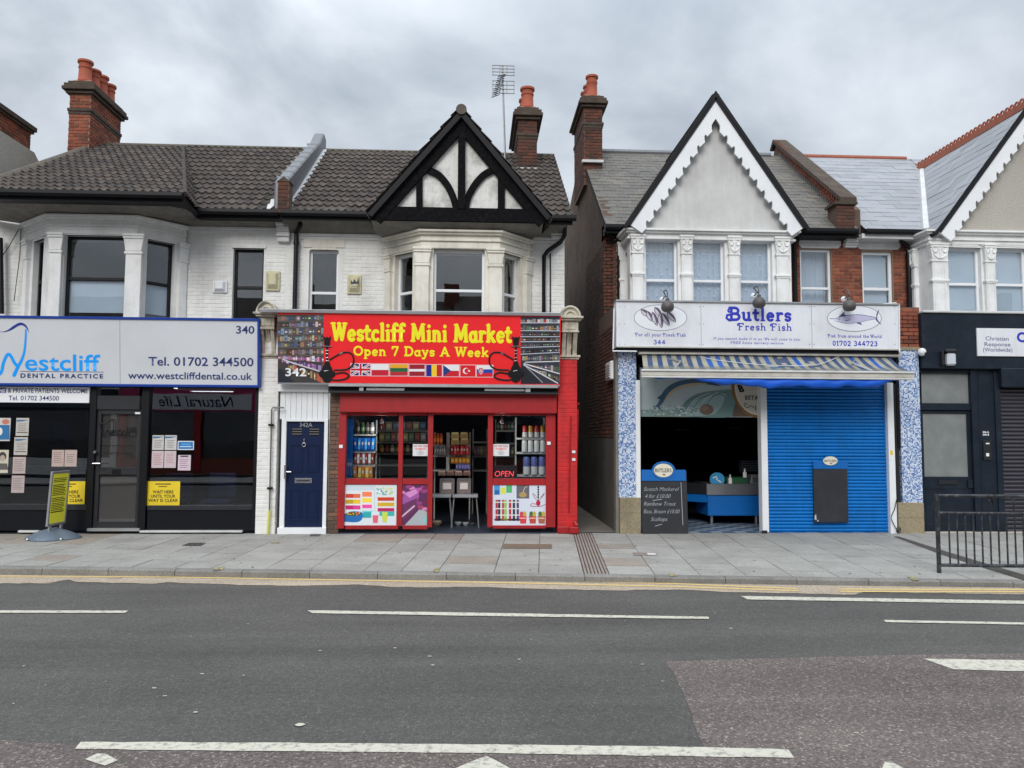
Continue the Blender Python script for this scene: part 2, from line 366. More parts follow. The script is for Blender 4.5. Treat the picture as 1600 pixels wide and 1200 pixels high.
# special surface materials -------------------------------------------------
def nodes_mat(name):
    m = D.materials.new(name); m.use_nodes = True; nt = m.node_tree
    return m, nt, nt.nodes, nt.links, nt.nodes['Principled BSDF']
def mosaic_mat(name, cols, size):
    m, nt, N, L, bs = nodes_mat(name); g = N.new('ShaderNodeNewGeometry')
    v = N.new('ShaderNodeVectorMath'); v.operation = 'SCALE'; v.inputs['Scale'].default_value = 1 / size; L.new(g.outputs['Position'], v.inputs[0])
    fl = N.new('ShaderNodeVectorMath'); fl.operation = 'FLOOR'; L.new(v.outputs[0], fl.inputs[0])
    wn = N.new('ShaderNodeTexWhiteNoise'); L.new(fl.outputs[0], wn.inputs[0])
    cr = N.new('ShaderNodeValToRGB'); cr.color_ramp.interpolation = 'CONSTANT'; L.new(wn.outputs[0], cr.inputs[0]); e = cr.color_ramp.elements
    while len(e) < len(cols): e.new(.5)
    for i, h in enumerate(cols): e[i].position = i / len(cols); e[i].color = h
    fc = N.new('ShaderNodeVectorMath'); fc.operation = 'FRACTION'; L.new(v.outputs[0], fc.inputs[0])
    sp = N.new('ShaderNodeSeparateXYZ'); L.new(fc.outputs[0], sp.inputs[0]); ms = []
    for k in (0, 2):
        a = N.new('ShaderNodeMath'); a.operation = 'SUBTRACT'; a.inputs[1].default_value = .5; L.new(sp.outputs[k], a.inputs[0])
        b = N.new('ShaderNodeMath'); b.operation = 'ABSOLUTE'; L.new(a.outputs[0], b.inputs[0]); ms.append(b.outputs[0])
    mxx = N.new('ShaderNodeMath'); mxx.operation = 'MAXIMUM'; L.new(ms[0], mxx.inputs[0]); L.new(ms[1], mxx.inputs[1])
    gt = N.new('ShaderNodeMath'); gt.operation = 'GREATER_THAN'; gt.inputs[1].default_value = .45; L.new(mxx.outputs[0], gt.inputs[0])
    mi = N.new('ShaderNodeMix'); mi.data_type = 'RGBA'; L.new(gt.outputs[0], mi.inputs['Factor']); L.new(cr.outputs[0], mi.inputs['A'])
    mi.inputs['B'].default_value = K(190, 196, 205); L.new(mi.outputs['Result'], bs.inputs['Base Color']); bs.inputs['Roughness'].default_value = .25
    return m
m_mosaic = mosaic_mat('blue_mosaic_tiles', [K(205, 215, 232), K(150, 178, 215), K(62, 92, 150), K(190, 205, 228), K(110, 145, 195), K(215, 220, 232), K(80, 115, 175)], .024)
def stone_mat(name, base, alt, sc=220, spk=K(170, 168, 165), amt=.35, big=.12, rough=.9, bump=.6, coarse=False, stains=None):
    m, nt, N, L, bs = nodes_mat(name); g = N.new('ShaderNodeNewGeometry'); P = g.outputs['Position']; bs.inputs['Roughness'].default_value = rough
    bs.inputs['Specular IOR Level'].default_value = .25
    def noise(sc, det=3, ro=.6):
        n = N.new('ShaderNodeTexNoise'); n.inputs['Scale'].default_value = sc; n.inputs['Detail'].default_value = det; n.inputs['Roughness'].default_value = ro
        L.new(P, n.inputs[0]); return n.outputs[0]
    def mr(src, a, b, c, d):
        n = N.new('ShaderNodeMapRange'); L.new(src, n.inputs[0])
        for i, x in enumerate((a, b, c, d)): n.inputs[i + 1].default_value = x
        return n.outputs[0]
    def mix(f, A, B):
        n = N.new('ShaderNodeMix'); n.data_type = 'RGBA'
        if isinstance(f, float): n.inputs['Factor'].default_value = f
        else: L.new(f, n.inputs['Factor'])
        for nm, x in (('A', A), ('B', B)):
            if isinstance(x, tuple): n.inputs[nm].default_value = x
            else: L.new(x, n.inputs[nm])
        return n.outputs['Result']
    vo = N.new('ShaderNodeTexVoronoi'); vo.inputs['Scale'].default_value = sc; L.new(P, vo.inputs[0])
    sp = N.new('ShaderNodeSeparateColor'); L.new(vo.outputs['Color'], sp.inputs[0])
    cur = mix(mr(sp.outputs[0], .2, .8, 0, 1), base, alt)
    cur = mix(mr(sp.outputs[1], 1 - amt * .35, 1, 0, .9), cur, spk)
    n = N.new('ShaderNodeVectorMath'); n.operation = 'SCALE'; L.new(cur, n.inputs[0]); L.new(mr(noise(.55, 6, .6), .3, .7, 1 - big, 1 + big), n.inputs['Scale']); cur = n.outputs[0]
    n = N.new('ShaderNodeVectorMath'); n.operation = 'SCALE'; L.new(cur, n.inputs[0]); L.new(mr(noise(26, 4, .75), .3, .7, .8, 1.2), n.inputs['Scale']); cur = n.outputs[0]
    # tyre-polished streaks along the road
    mp = N.new('ShaderNodeMapping'); mp.inputs['Scale'].default_value = (.12, 1.6, 1); L.new(P, mp.inputs[0])
    s = N.new('ShaderNodeTexNoise'); s.inputs['Scale'].default_value = 1.3; s.inputs['Detail'].default_value = 4; L.new(mp.outputs[0], s.inputs[0])
    n = N.new('ShaderNodeVectorMath'); n.operation = 'SCALE'; L.new(cur, n.inputs[0]); L.new(mr(s.outputs[0], .3, .7, .86, 1.14), n.inputs['Scale']); cur = n.outputs[0]
    if stains: cur = mix(mr(noise(stains[1], 6, .62), stains[2], stains[2] + .09, 0, stains[3]), cur, stains[0])
    L.new(cur, bs.inputs['Base Color'])
    bp = N.new('ShaderNodeBump'); bp.inputs['Strength'].default_value = bump; bp.inputs['Distance'].default_value = .006 if coarse else .003
    L.new(vo.outputs['Distance'], bp.inputs['Height']); L.new(bp.outputs[0], bs.inputs['Normal']); return m
m_asphalt = stone_mat('asphalt', K(78, 76, 73), K(89, 87, 83), sc=110, spk=K(118, 116, 113), amt=.3, stains=(K(108, 108, 110), .9, .66, .25))
m_chips = stone_mat('red_grey_chippings', K(92, 84, 81), K(114, 105, 100), sc=75, spk=K(160, 150, 142), amt=.45, bump=1., coarse=True)
m_channel = stone_mat('sandy_channel_surface', K(150, 136, 118), K(178, 164, 146), sc=90, spk=K(196, 186, 172), amt=.4, stains=(K(92, 86, 80), 2.5, .62, .6))
m_slab = pm('paving_slab', K(154, 152, 146), .9, var=.1, vscale=2.2, rnd=.09, bump=.35, bscale=60, fine=60, dirt=K(112, 108, 102), dsc=1.5, damt=.5)
m_slabtan = pm('tan_patch_slab', K(146, 137, 126), .9, var=.12, rnd=.06, bump=.35, bscale=60, fine=60, dirt=K(104, 94, 84), dsc=2, damt=.5)
m_slabred = pm('reddish_grey_slab', K(138, 126, 118), .9, var=.1, rnd=.06, bump=.3, bscale=60, fine=60)
m_kerb = pm('kerb_stone', K(128, 126, 122), .9, var=.14, vscale=3, rnd=.08, bump=.4, bscale=50, fine=60, dirt=K(90, 86, 80), dsc=2, damt=.6)
m_joint = pm('dark_joint_sand', K(70, 67, 62), .95, var=.2, bump=.3)
def paint_mat(name, col, wear, sc=14, thr=.5):
    m, nt, N, L, bs = nodes_mat(name); g = N.new('ShaderNodeNewGeometry'); bs.inputs['Roughness'].default_value = .7
    n = N.new('ShaderNodeTexNoise'); n.inputs['Scale'].default_value = sc; n.inputs['Detail'].default_value = 8; n.inputs['Roughness'].default_value = .75; L.new(g.outputs['Position'], n.inputs[0])
    mr = N.new('ShaderNodeMapRange'); L.new(n.outputs[0], mr.inputs[0]); mr.inputs[1].default_value = thr; mr.inputs[2].default_value = thr + .14; mr.inputs[4].default_value = wear
    mi = N.new('ShaderNodeMix'); mi.data_type = 'RGBA'; L.new(mr.outputs[0], mi.inputs['Factor']); mi.inputs['A'].default_value = col; mi.inputs['B'].default_value = K(104, 102, 98)
    L.new(mi.outputs['Result'], bs.inputs['Base Color'])
    bp = N.new('ShaderNodeBump'); bp.inputs['Strength'].default_value = .4; bp.inputs['Distance'].default_value = .004; L.new(n.outputs[0], bp.inputs['Height']); L.new(bp.outputs[0], bs.inputs['Normal'])
    return m
m_whiteline = paint_mat('white_road_paint', K(198, 194, 178), .8, 18, .5)
m_yellowline = paint_mat('yellow_road_paint', K(210, 182, 118), .75, 12, .56)
m_yellowmark = paint_mat('yellow_spray_mark', K(190, 176, 110), .95, 14, .4)

# prints -----------------------------------------------------------------
class Print:
    """flat printed shapes drawn on a frame; corners given as photo pixels are traced onto that plane"""
    def __init__(s, fr, d=.0): s.f = fr; s.mb = MB(fr); s.d = d; s.st = .00006
    def up(s): s.d += s.st; return s.d
    def P(s, pts): return [s.f.px(u, v, s.d) for u, v in pts]
    def poly(s, pts, col): s.up(); s.mb.flat(s.P(pts), s.d, col); return s
    def rect(s, u0, v0, u1, v1, col): return s.poly([(u0, v0), (u1, v0), (u1, v1), (u0, v1)], col)
    def ell(s, cx, cy, rx, ry, col, n=24, a0=0, a1=360):
        return s.poly([(cx + rx * math.cos(math.radians(a0 + (a1 - a0) * i / n)), cy - ry * math.sin(math.radians(a0 + (a1 - a0) * i / n))) for i in range(n + (a1 - a0 < 360))], col)
    def line(s, pts, w, col):
        s.up(); P = [V(q) for q in s.P(pts)]; k = w * (CAM - s.f.o).dot(s.f.n) / FPX
        A = []; B = []
        for i, p in enumerate(P):
            t = (P[min(i + 1, len(P) - 1)] - P[max(i - 1, 0)]).normalized(); n = V((-t.y, t.x)) * k / 2
            A.append(s.mb.vert(p.x + n.x, p.y + n.y, s.d)); B.append(s.mb.vert(p.x - n.x, p.y - n.y, s.d))
        for i in range(len(P) - 1): s.mb.face([B[i], B[i + 1], A[i + 1], A[i]], col)
        return s
    def build(s, name, parent, mat=None): return s.mb.build(name, mat or m_print, parent)
def arc(cx, cy, rx, ry, a0, a1, n=10):
    return [(cx + rx * math.cos(math.radians(a0 + (a1 - a0) * i / n)), cy + ry * math.sin(math.radians(a0 + (a1 - a0) * i / n))) for i in range(n + 1)]
def spl(pts, n=6):
    """Catmull-Rom through 2-D points"""
    r = []
    for i in range(len(pts) - 1):
        p0 = V(pts[max(i - 1, 0)]); p1 = V(pts[i]); p2 = V(pts[i + 1]); p3 = V(pts[min(i + 2, len(pts) - 1)])
        for k in range(n):
            t = k / n; r.append(tuple(.5 * ((2 * p1) + (p2 - p0) * t + (2 * p0 - 5 * p1 + 4 * p2 - p3) * t * t + (3 * p1 - p0 - 3 * p2 + p3) * t ** 3)))
    r.append(tuple(pts[-1])); return r

# sans text from the built-in font ---------------------------------------
def sans(txt, fr, u0, u1, vb, vt, mat, parent, d=.002, bold=0., shear=0., name='lettering', col=None, sp=1., mirror=False, ext=.001):
    """baseline vb, cap top vt in photo pixels; stretched to span u0..u1"""
    cu = D.curves.new('t', 'FONT'); cu.body = txt; cu.size = 1; cu.offset = bold; cu.shear = shear; cu.space_character = sp; cu.resolution_u = 3
    cu.extrude = 0
    ob = D.objects.new('t', cu); COL.objects.link(ob); dg = bpy.context.evaluated_depsgraph_get()
    me = D.meshes.new_from_object(ob.evaluated_get(dg)); D.objects.remove(ob); D.curves.remove(cu)
    xs = [v.co.x for v in me.vertices]; x0, x1 = min(xs), max(xs); cap = .73 + bold
    s0, b0 = fr.px(u0, vb, d); s1, _ = fr.px(u1, vb, d); _, t1 = fr.px((u0 + u1) / 2, vt, d); _, tb = fr.px((u0 + u1) / 2, vb, d)
    kx = (s1 - s0) / (x1 - x0); kz = (t1 - tb) / cap; off_ = off(parent) if parent is not None else V((0, 0, 0))
    for v in me.vertices: v.co = fr.w(s0 + (v.co.x - x0) * kx, tb + v.co.y * kz, d) - off_
    me.name = name; me.materials.clear(); me.materials.append(mat); me.update()
    o = D.objects.new(name, me); COL.objects.link(o)
    if parent is not None: o.parent = parent
    return o

# a stroked slab-serif alphabet (cap height 1, x height .66) -------------
def S(*a): return list(a)
G = {}
def g(ch, wd, *st): G[ch] = (wd, st)
se = lambda x, y, w=.13: ([(x - w, y), (x + w, y)], .55)
g(' ', .38)
g('W', 1.12, [(.14, .93), (.34, .08), (.58, .8)], [(.56, .93), (.76, .08), (.98, .93)], se(.14, .95), se(.56, .95, .1), se(.98, .95))
g('M', 1.08, [(.16, .07), (.2, .93), (.52, .2), (.84, .93), (.9, .07)], se(.14, .05), se(.9, .05), se(.16, .95, .1), se(.88, .95, .1))
g('O', .92, arc(.46, .5, .36, .42, 0, 360, 22))
g('D', .9, [(.2, .07), (.2, .93)], [(.1, .93), (.42, .93)] + arc(.42, .5, .36, .43, 80, -80, 12) + [(.1, .07)])
g('A', .9, [(.14, .07), (.45, .93), (.76, .07)], [(.28, .33), (.62, .33)], se(.14, .05), se(.76, .05))
g('B', .86, [(.2, .07), (.2, .93)], [(.08, .93), (.42, .93)] + arc(.44, .72, .24, .21, 80, -80, 8) + [(.22, .51)] + arc(.48, .29, .27, .22, 80, -80, 8) + [(.08, .07)])
g('F', .78, [(.22, .07), (.22, .93)], [(.02, .86), (.1, .93), (.66, .93), (.68, .78)], [(.24, .52), (.52, .52)], se(.22, .05), [(.02, .86), (.0, .76), (.08, .72)])
g('I', .46, [(.22, .07), (.22, .93)], se(.22, .05), se(.22, .95))
g('R', .86, [(.2, .07), (.2, .93)], [(.08, .93), (.42, .93)] + arc(.44, .71, .24, .22, 80, -80, 8) + [(.22, .49)], [(.42, .49), (.72, .06)], se(.2, .05))
g('E', .76, [(.2, .07), (.2, .93)], [(.08, .93), (.64, .93), (.64, .8)], [(.22, .52), (.5, .52)], [(.08, .07), (.64, .07), (.66, .22)])
g('T', .8, [(.4, .07), (.4, .93)], [(.06, .8), (.08, .93), (.72, .93), (.74, .8)], se(.4, .05))
g('a', .64, arc(.28, .3, .2, .25, 20, 340, 16), [(.48, .56), (.48, .07), (.58, .07)])
g('b', .66, [(.14, .07), (.14, .95)], arc(.34, .3, .2, .25, 160, -160, 14), se(.1, .95, .07))
g('c', .56, arc(.32, .31, .22, .26, 50, 310, 14))
g('d', .68, arc(.28, .3, .2, .25, 20, 340, 14), [(.5, .07), (.5, .95)], se(.46, .95, .07), se(.56, .05, .07))
g('e', .6, [(.12, .32), (.48, .34)] + arc(.3, .31, .2, .26, 10, 310, 16))
g('f', .46, [(.2, .07), (.2, .78)] + arc(.34, .78, .14, .17, 180, 40, 6), [(.06, .58), (.38, .58)], se(.2, .05))
g('h', .7, [(.16, .07), (.16, .95)], [(.18, .42)] + arc(.34, .38, .17, .19, 140, 0, 7) + [(.52, .07)], se(.14, .05, .11), se(.54, .05, .1), se(.12, .95, .07))
g('i', .36, [(.18, .07), (.18, .58)], [(.18, .84), (.181, .86)], se(.18, .05, .12), se(.13, .58, .08))
g('k', .7, [(.16, .07), (.16, .95)], [(.52, .58), (.2, .28)], [(.3, .36), (.56, .07)], se(.14, .05, .11), se(.56, .05, .09), se(.12, .95, .07), se(.52, .6, .08))
g('l', .36, [(.18, .07), (.18, .95)], se(.18, .05, .12), se(.13, .95, .08))
g('m', 1.0, [(.16, .07), (.16, .58)], [(.18, .42)] + arc(.32, .38, .16, .19, 140, 0, 6) + [(.48, .07)], [(.5, .42)] + arc(.64, .38, .16, .19, 140, 0, 6) + [(.8, .07)], se(.14, .05, .1), se(.48, .05, .1), se(.82, .05, .1))
g('n', .7, [(.16, .07), (.16, .58)], [(.18, .42)] + arc(.34, .38, .17, .19, 140, 0, 7) + [(.52, .07)], se(.14, .05, .11), se(.54, .05, .11), se(.12, .58, .07))
g('o', .62, arc(.31, .31, .21, .25, 0, 360, 18))
g('p', .68, [(.16, -.26), (.16, .58)], arc(.36, .31, .2, .25, 160, -160, 14), se(.16, -.27, .13), se(.1, .58, .07))
g('r', .52, [(.16, .07), (.16, .58)], [(.18, .4)] + arc(.36, .42, .16, .15, 150, 50, 5), se(.16, .05, .13), se(.12, .58, .07))
g('s', .52, [(.44, .5)] + arc(.27, .44, .15, .13, 40, 240, 8) + arc(.27, .19, .16, .13, 70, -150, 9))
g('t', .46, [(.2, .8), (.2, .2)] + arc(.32, .2, .12, .13, 180, 300, 5), [(.06, .58), (.38, .58)])
g('u', .7, [(.14, .58), (.14, .25)] + arc(.31, .24, .17, .18, 180, 350, 7), [(.5, .58), (.5, .07), (.6, .07)], se(.1, .58, .07), se(.46, .58, .07))
g('v', .62, [(.1, .58), (.3, .08), (.5, .58)], se(.1, .6, .1), se(.5, .6, .1))
g('w', .86, [(.1, .58), (.26, .08), (.42, .54), (.58, .08), (.74, .58)], se(.1, .6, .09), se(.74, .6, .09))
g('y', .64, [(.12, .58), (.32, .1)], [(.52, .58), (.3, -.1), (.2, -.24), (.08, -.2)], se(.12, .6, .1), se(.52, .6, .1))
g('.', .26, [(.12, .07), (.121, .08)])
g('0', .66, arc(.33, .5, .21, .42, 0, 360, 20))
g('1', .46, [(.08, .78), (.24, .93), (.24, .07)], se(.24, .05, .13))
g('2', .66, arc(.32, .68, .2, .24, 170, -40, 9) + [(.12, .07), (.54, .07)])
g('3', .66, arc(.3, .71, .2, .21, 150, -80, 9), arc(.3, .29, .23, .24, 80, -150, 10))
g('4', .68, [(.42, .07), (.42, .93), (.08, .32), (.58, .32)])
g('7', .66, [(.08, .76), (.1, .92), (.58, .92), (.28, .07)])
def serif(txt, fr, u0, u1, vb, vt, wt, mat, parent, d=.002, h=.003, name='lettering', track=.06, swash=False, slant=0, thin=1.):
    mb = MB(fr); x = 0; strokes = []
    for ch in txt:
        wd, st = G.get(ch, G[' '])
        for q in st:
            k = 1
            if isinstance(q, tuple): q, k = q
            seg = [q[0]]
            for i_ in range(1, len(q) - 1):
                v1_, v2_ = V(q[i_]) - V(q[i_ - 1]), V(q[i_ + 1]) - V(q[i_]); seg.append(q[i_])
                if v1_.length > 1e-4 and v2_.length > 1e-4 and v1_.angle(v2_) > .75: strokes.append(([(x + a + slant * b, b) for a, b in seg], k)); seg = [q[i_]]
            seg.append(q[-1]); strokes.append(([(x + a + slant * b, b) for a, b in seg], k))
        if swash and ch in 'BFW':
            strokes.append(([(x + a, b) for a, b in ((.06, .86), (-.04, .72), (.02, .62), (.12, .66))], .7))
        if swash == 2 and ch == 'B':
            strokes.append(([(x + a, b) for a, b in ((.3, .07), (.05, .02), (-.14, .18), (-.1, .4), (.04, .42))], .9))
        x += wd + track
    xs = [a for q, k in strokes for a, b in q]; x0, x1 = min(xs) - wt / 2, max(xs) + wt / 2
    s0, _ = fr.px(u0, vb, d); s1, _ = fr.px(u1, vb, d); um = (u0 + u1) / 2
    _, t1 = fr.px(um, vt, d); _, tb = fr.px(um, vb, d); kx = (s1 - s0) / (x1 - x0); kz = t1 - tb
    for i, (q, k) in enumerate(strokes):
        mb.stroke([(s0 + (a - x0) * kx, tb + b * kz) for a, b in q], wt * kz * k, d + (i % 5) * .0003, h)
    return mb.build(name, mat, parent, smooth=2)

# bricks ------------------------------------------------------------------
BRK = {}
def brickmesh(mat):
    if mat.name in BRK: return BRK[mat.name]
    L_, H_, c = .203, .063, .005
    v = []; f = []
    for d, k in ((0, 0), (.010, 0), (.014, c)):
        for a, b in ((k, k), (L_ - k, k), (L_ - k, H_ - k), (k, H_ - k)): v.append((a, -d, b))
    for i in range(4):
        j = (i + 1) % 4; f.append((i, j, 4 + j, 4 + i)); f.append((4 + i, 4 + j, 8 + j, 8 + i))
    f.append((8, 9, 10, 11)); me = D.meshes.new('brick'); me.from_pydata(v, [], f); me.materials.append(mat); me.update(); BRK[mat.name] = me; return me
BCNT = {}
def bricks(parent, fr, s0, s1, t0, t1, mat, holes=(), d=0, cap=300, course=.075, ln=.215, inside=None, z0=0.):
    """stretcher bond over a rectangle of the frame; each brick an object, its copies share one mesh"""
    me = brickmesh(mat); o3 = off(parent); R = Matrix((fr.ex, -fr.n, fr.ez)).transposed().to_euler()
    key = parent.name; BCNT.setdefault(key, 0); rest = MB(fr); k0 = int(math.floor((t0 - z0) / course)); k1 = int(math.ceil((t1 - z0) / course))
    for k in range(k0, k1):
        a, b = z0 + k * course + .005, z0 + k * course + .07
        if a < t0 - .01 or b > t1 + .02: continue
        spans = [(s0, s1)]
        for h in holes:
            if h[2] < b - .01 and h[3] > a + .01:
                ns = []
                for p, q in spans:
                    if h[1] <= p or h[0] >= q: ns.append((p, q)); continue
                    if h[0] > p: ns.append((p, h[0]))
                    if h[1] < q: ns.append((h[1], q))
                spans = ns
        for p, q in spans:
            i0 = math.floor(p / ln) - 1
            for i in range(int(i0), int(q / ln) + 2):
                x = i * ln + (ln / 2 if k % 2 else 0); xa, xb = max(x + .006, p), min(x + ln - .006, q)
                if xb - xa < .03: continue
                if inside and not (inside(xa, a) and inside(xb, a) and inside(xa, b) and inside(xb, b)): continue
                jd = d + random.uniform(-.0025, .003)
                if BCNT[key] < cap:
                    o = D.objects.new('brick', me); COL.objects.link(o); o.parent = parent
                    o.location = fr.w(xa, a, jd - .003) - o3; o.rotation_euler = R; o.scale = ((xb - xa) / .203, 1, 1); BCNT[key] += 1
                else: rest.box(xa, xb, a, b, jd - .003, jd + .011)
    if rest.p: rest.build('brick_remainder', mat, parent, kind='stuff')

# roof tiles ---------------------------------------------------------------
def clip(poly, a, b):
    """keep the part of poly (3-tuples u,v,n) left of the line a->b"""
    r = []; n = len(poly)
    def sd(p): return (b[0] - a[0]) * (p[1] - a[1]) - (b[1] - a[1]) * (p[0] - a[0])
    for i in range(n):
        p, q = poly[i], poly[(i + 1) % n]; dp, dq = sd(p), sd(q)
        if dp >= 0: r.append(p)
        if (dp >= 0) != (dq >= 0):
            t = dp / (dp - dq); r.append(tuple(p[k] + (q[k] - p[k]) * t for k in range(3)))
    return r
def tile_mesh(kind, w, L_):
    v = []; f = []
    if kind == 'roman':
        prof = []
        n = 12
        for i in range(n + 1):
            x = w * i / n; ph = (i / n * 2) % 1
            prof.append((x, .034 * (max(0, math.sin(ph * math.pi * 2 - math.pi / 2)) ** .8 if True else 0)))
        for y, lift in ((0, .034), (L_, .0)):
            for x, h in prof: v.append((x, y, h + lift + .006))
        for x, h in prof: v.append((x, 0, h * .3))
        m = n + 1
        for i in range(n): f.append((i, i + 1, m + i + 1, m + i)); f.append((2 * m + i, 2 * m + i + 1, i + 1, i))
    else:
        g_ = .0025; th = .007 if kind == 'slate' else .006
        a = [(g_, 0), (w - g_, 0), (w - g_, L_), (g_, L_)]
        z = [2 * th, 2 * th, th, th]
        for (x, y), q in zip(a, z): v.append((x, y, q))
        for (x, y), q in zip(a, z): v.append((x, y, q - th))
        f = [(0, 1, 2, 3), (4, 5, 1, 0), (5, 6, 2, 1), (7, 4, 0, 3)]
    return v, f
def tiles(parent, o, eu, ev, poly, w, gauge, lap, kind, mat, cap=300, name='roof_tile', deck=m_dark, hide=None, stagger=True, wob=.004):
    """poly: convex, counter-clockwise outline in (u,v) metres on the roof plane"""
    o = V(o); eu = V(eu).normalized(); ev = V(ev).normalized(); nn = eu.cross(ev).normalized(); L_ = gauge + lap
    v, f = tile_mesh(kind, w, L_); me = D.meshes.new(name); me.from_pydata(v, [], f); me.materials.append(mat)
    if kind == 'roman': me.polygons.foreach_set('use_smooth', [True] * len(me.polygons)); me.set_sharp_from_angle(angle=math.radians(50))
    me.update()
    o3 = off(parent); us = [p[0] for p in poly]; vs = [p[1] for p in poly]; R = Matrix((eu, ev, nn)).transposed().to_euler()
    full = []; cut = []; n = len(poly)
    for j in range(int(math.floor(min(vs) / gauge)), int(math.ceil(max(vs) / gauge))):
        sh = (w / 2 if (j % 2 and stagger) else 0)
        for i in range(int(math.floor(min(us) / w)) - 1, int(math.ceil(max(us) / w)) + 1):
            u0, v0 = i * w + sh, j * gauge
            cs = [(u0, v0), (u0 + w, v0), (u0 + w, v0 + L_ * .98), (u0, v0 + L_ * .98)]
            ins = all((b[0] - a[0]) * (c[1] - a[1]) - (b[1] - a[1]) * (c[0] - a[0]) >= -1e-4 for c in cs for a, b in zip(poly, poly[1:] + poly[:1]))
            p = o + eu * (u0 + w / 2) + ev * (v0 + gauge / 2)
            if ins: full.append((u0, v0, p, bool(hide and hide(p))))
            else: cut.append((u0, v0))
    full.sort(key=lambda q: (q[3], (q[2] - CAM).length))
    rest = MB()
    def addcut(u0, v0, doclip):
        vv = [(a + u0, b + v0, c) for a, b, c in v]
        for fc in f:
            pl = [vv[k] for k in fc]
            if doclip:
                for a, b in zip(poly, poly[1:] + poly[:1]):
                    if len(pl) < 3: break
                    pl = clip(pl, a, b)
            if len(pl) < 3: continue
            ids = []
            for a, b, c in pl: rest.v.append(o + eu * a + ev * b + nn * c); ids.append(len(rest.v) - 1)
            rest.face(ids)
    for k, (u0, v0, p, hid) in enumerate(full):
        if k < cap:
            ob = D.objects.new(name, me); COL.objects.link(ob); ob.parent = parent
            jr = random.gauss(0, .006); R2 = Matrix((eu * math.cos(jr) + ev * math.sin(jr), ev * math.cos(jr) - eu * math.sin(jr), nn)).transposed().to_euler(); ob.location = o + eu * u0 + ev * (v0 + random.gauss(0, .003)) + nn * random.uniform(0, wob * 1.6) - o3; ob.rotation_euler = R2
        else: addcut(u0, v0, False)
    for u0, v0 in cut: addcut(u0, v0, True)
    if rest.p: rest.build(name + '_remainder', mat, parent, kind='stuff')
    dk = MB(); a = []; b = []
    for q in poly: dk.v.append(o + eu * q[0] + ev * q[1] - nn * .002); a.append(len(dk.v) - 1)
    for q in poly: dk.v.append(o + eu * q[0] + ev * q[1] - nn * .1); b.append(len(dk.v) - 1)
    dk.face(a); dk.face(b[::-1])
    for i in range(n): j = (i + 1) % n; dk.face([a[j], a[i], b[i], b[j]])
    dk.build('roof_deck', deck, parent)
def roofplane(p0, p1, q):
    """frame of a roof plane from two eaves points and one point up the slope"""
    p0, p1, q = V(p0), V(p1), V(q); eu = (p1 - p0).normalized(); ev = (q - p0); ev = (ev - eu * ev.dot(eu)).normalized(); return p0, eu, ev
def uv(o, eu, ev, p): p = V(p) - o; return (p.dot(eu), p.dot(ev))

# walls, windows ------------------------------------------------------------
def wallmesh(mb, s0, s1, t0, t1, holes, d0, d1):
    ss = sorted({s0, s1} | {min(max(h[k], s0), s1) for h in holes for k in (0, 1)}); ts = sorted({t0, t1} | {min(max(h[k], t0), t1) for h in holes for k in (2, 3)})
    for a, b in zip(ss, ss[1:]):
        if b - a < 1e-5: continue
        run = None
        for c, e in zip(ts, ts[1:]):
            if e - c < 1e-5: continue
            m = ((a + b) / 2, (c + e) / 2); h = any(q[0] < m[0] < q[1] and q[2] < m[1] < q[3] for q in holes)
            if not h: run = (run[0] if run else c, e)
            elif run: mb.box(a, b, run[0], run[1], d0, d1); run = None
        if run: mb.box(a, b, run[0], run[1], d0, d1)
def window(parent, fr, s0, s1, t0, t1, frame=m_upvc, fw=.055, splits=(), vsplits=(), d=-.08, glass=m_glass, th=.06, lower=None, behind=None, name='window'):
    """frame with one pane per light; splits = heights of transoms"""
    mb = MB(fr); mb.box(s0, s0 + fw, t0, t1, d - th, d); mb.box(s1 - fw, s1, t0, t1, d - th, d)
    mb.box(s0 + fw, s1 - fw, t0, t0 + fw, d - th, d - .001); mb.box(s0 + fw, s1 - fw, t1 - fw, t1, d - th, d - .001)
    for z in splits: mb.box(s0 + fw, s1 - fw, z - fw * .55, z + fw * .55, d - th, d + .006)
    for x in vsplits: mb.box(x - fw / 2, x + fw / 2, t0 + fw, t1 - fw, d - th, d + .004)
    w = mb.build(name, frame, parent, bevel=.006); zs = [t0] + sorted(splits) + [t1]; xs = [s0] + sorted(vsplits) + [s1]
    for i, (a, b) in enumerate(zip(zs, zs[1:])):
        for p, q in zip(xs, xs[1:]):
            MB(fr).box(p + fw * .5, q - fw * .5, a + fw * .4, b - fw * .4, d - th * .6, d - th * .6 + .006).build('pane', glass, w)
    if behind:
        mat, za, zb, dd = behind; MB(fr).box(s0 + fw, s1 - fw, za, zb, d - th - dd - .01, d - th - dd).build('blind', mat, w)
    return w
def curtain(parent, fr, s0, s1, t0, t1, d, mat=m_curtain, dots=True, amp=.03, name='curtain'):
    mb = MB(fr); n = max(12, int((s1 - s0) / .02)); A = []; B = []; ph = random.random() * 6
    for i in range(n + 1):
        x = s0 + (s1 - s0) * i / n; y = d + amp * math.sin(i * 1.1 + ph) * math.sin(i * .23 + ph) + .01 * math.sin(i * 2.3)
        A.append(mb.vert(x, t0, y)); B.append(mb.vert(x, t1, y))
    for i in range(n): mb.face([A[i], A[i + 1], B[i + 1], B[i]])
    c = mb.build(name, mat, parent, smooth=2)
    if dots:
        mb = MB(fr)
        for r in range(40):
            z = t0 + .1 + r * .145
            if z > t1 - .05: break
            for k in range(12):
                x = s0 + .07 + k * .2 + (.1 if r % 2 else 0)
                if x < s1 - .04: mb.flat([(x + .02 * math.cos(a * .785), z + .022 * math.sin(a * .785)) for a in range(8)], d + amp + .012)
        mb.build('dot_pattern', m_whiteink, parent)
    return c
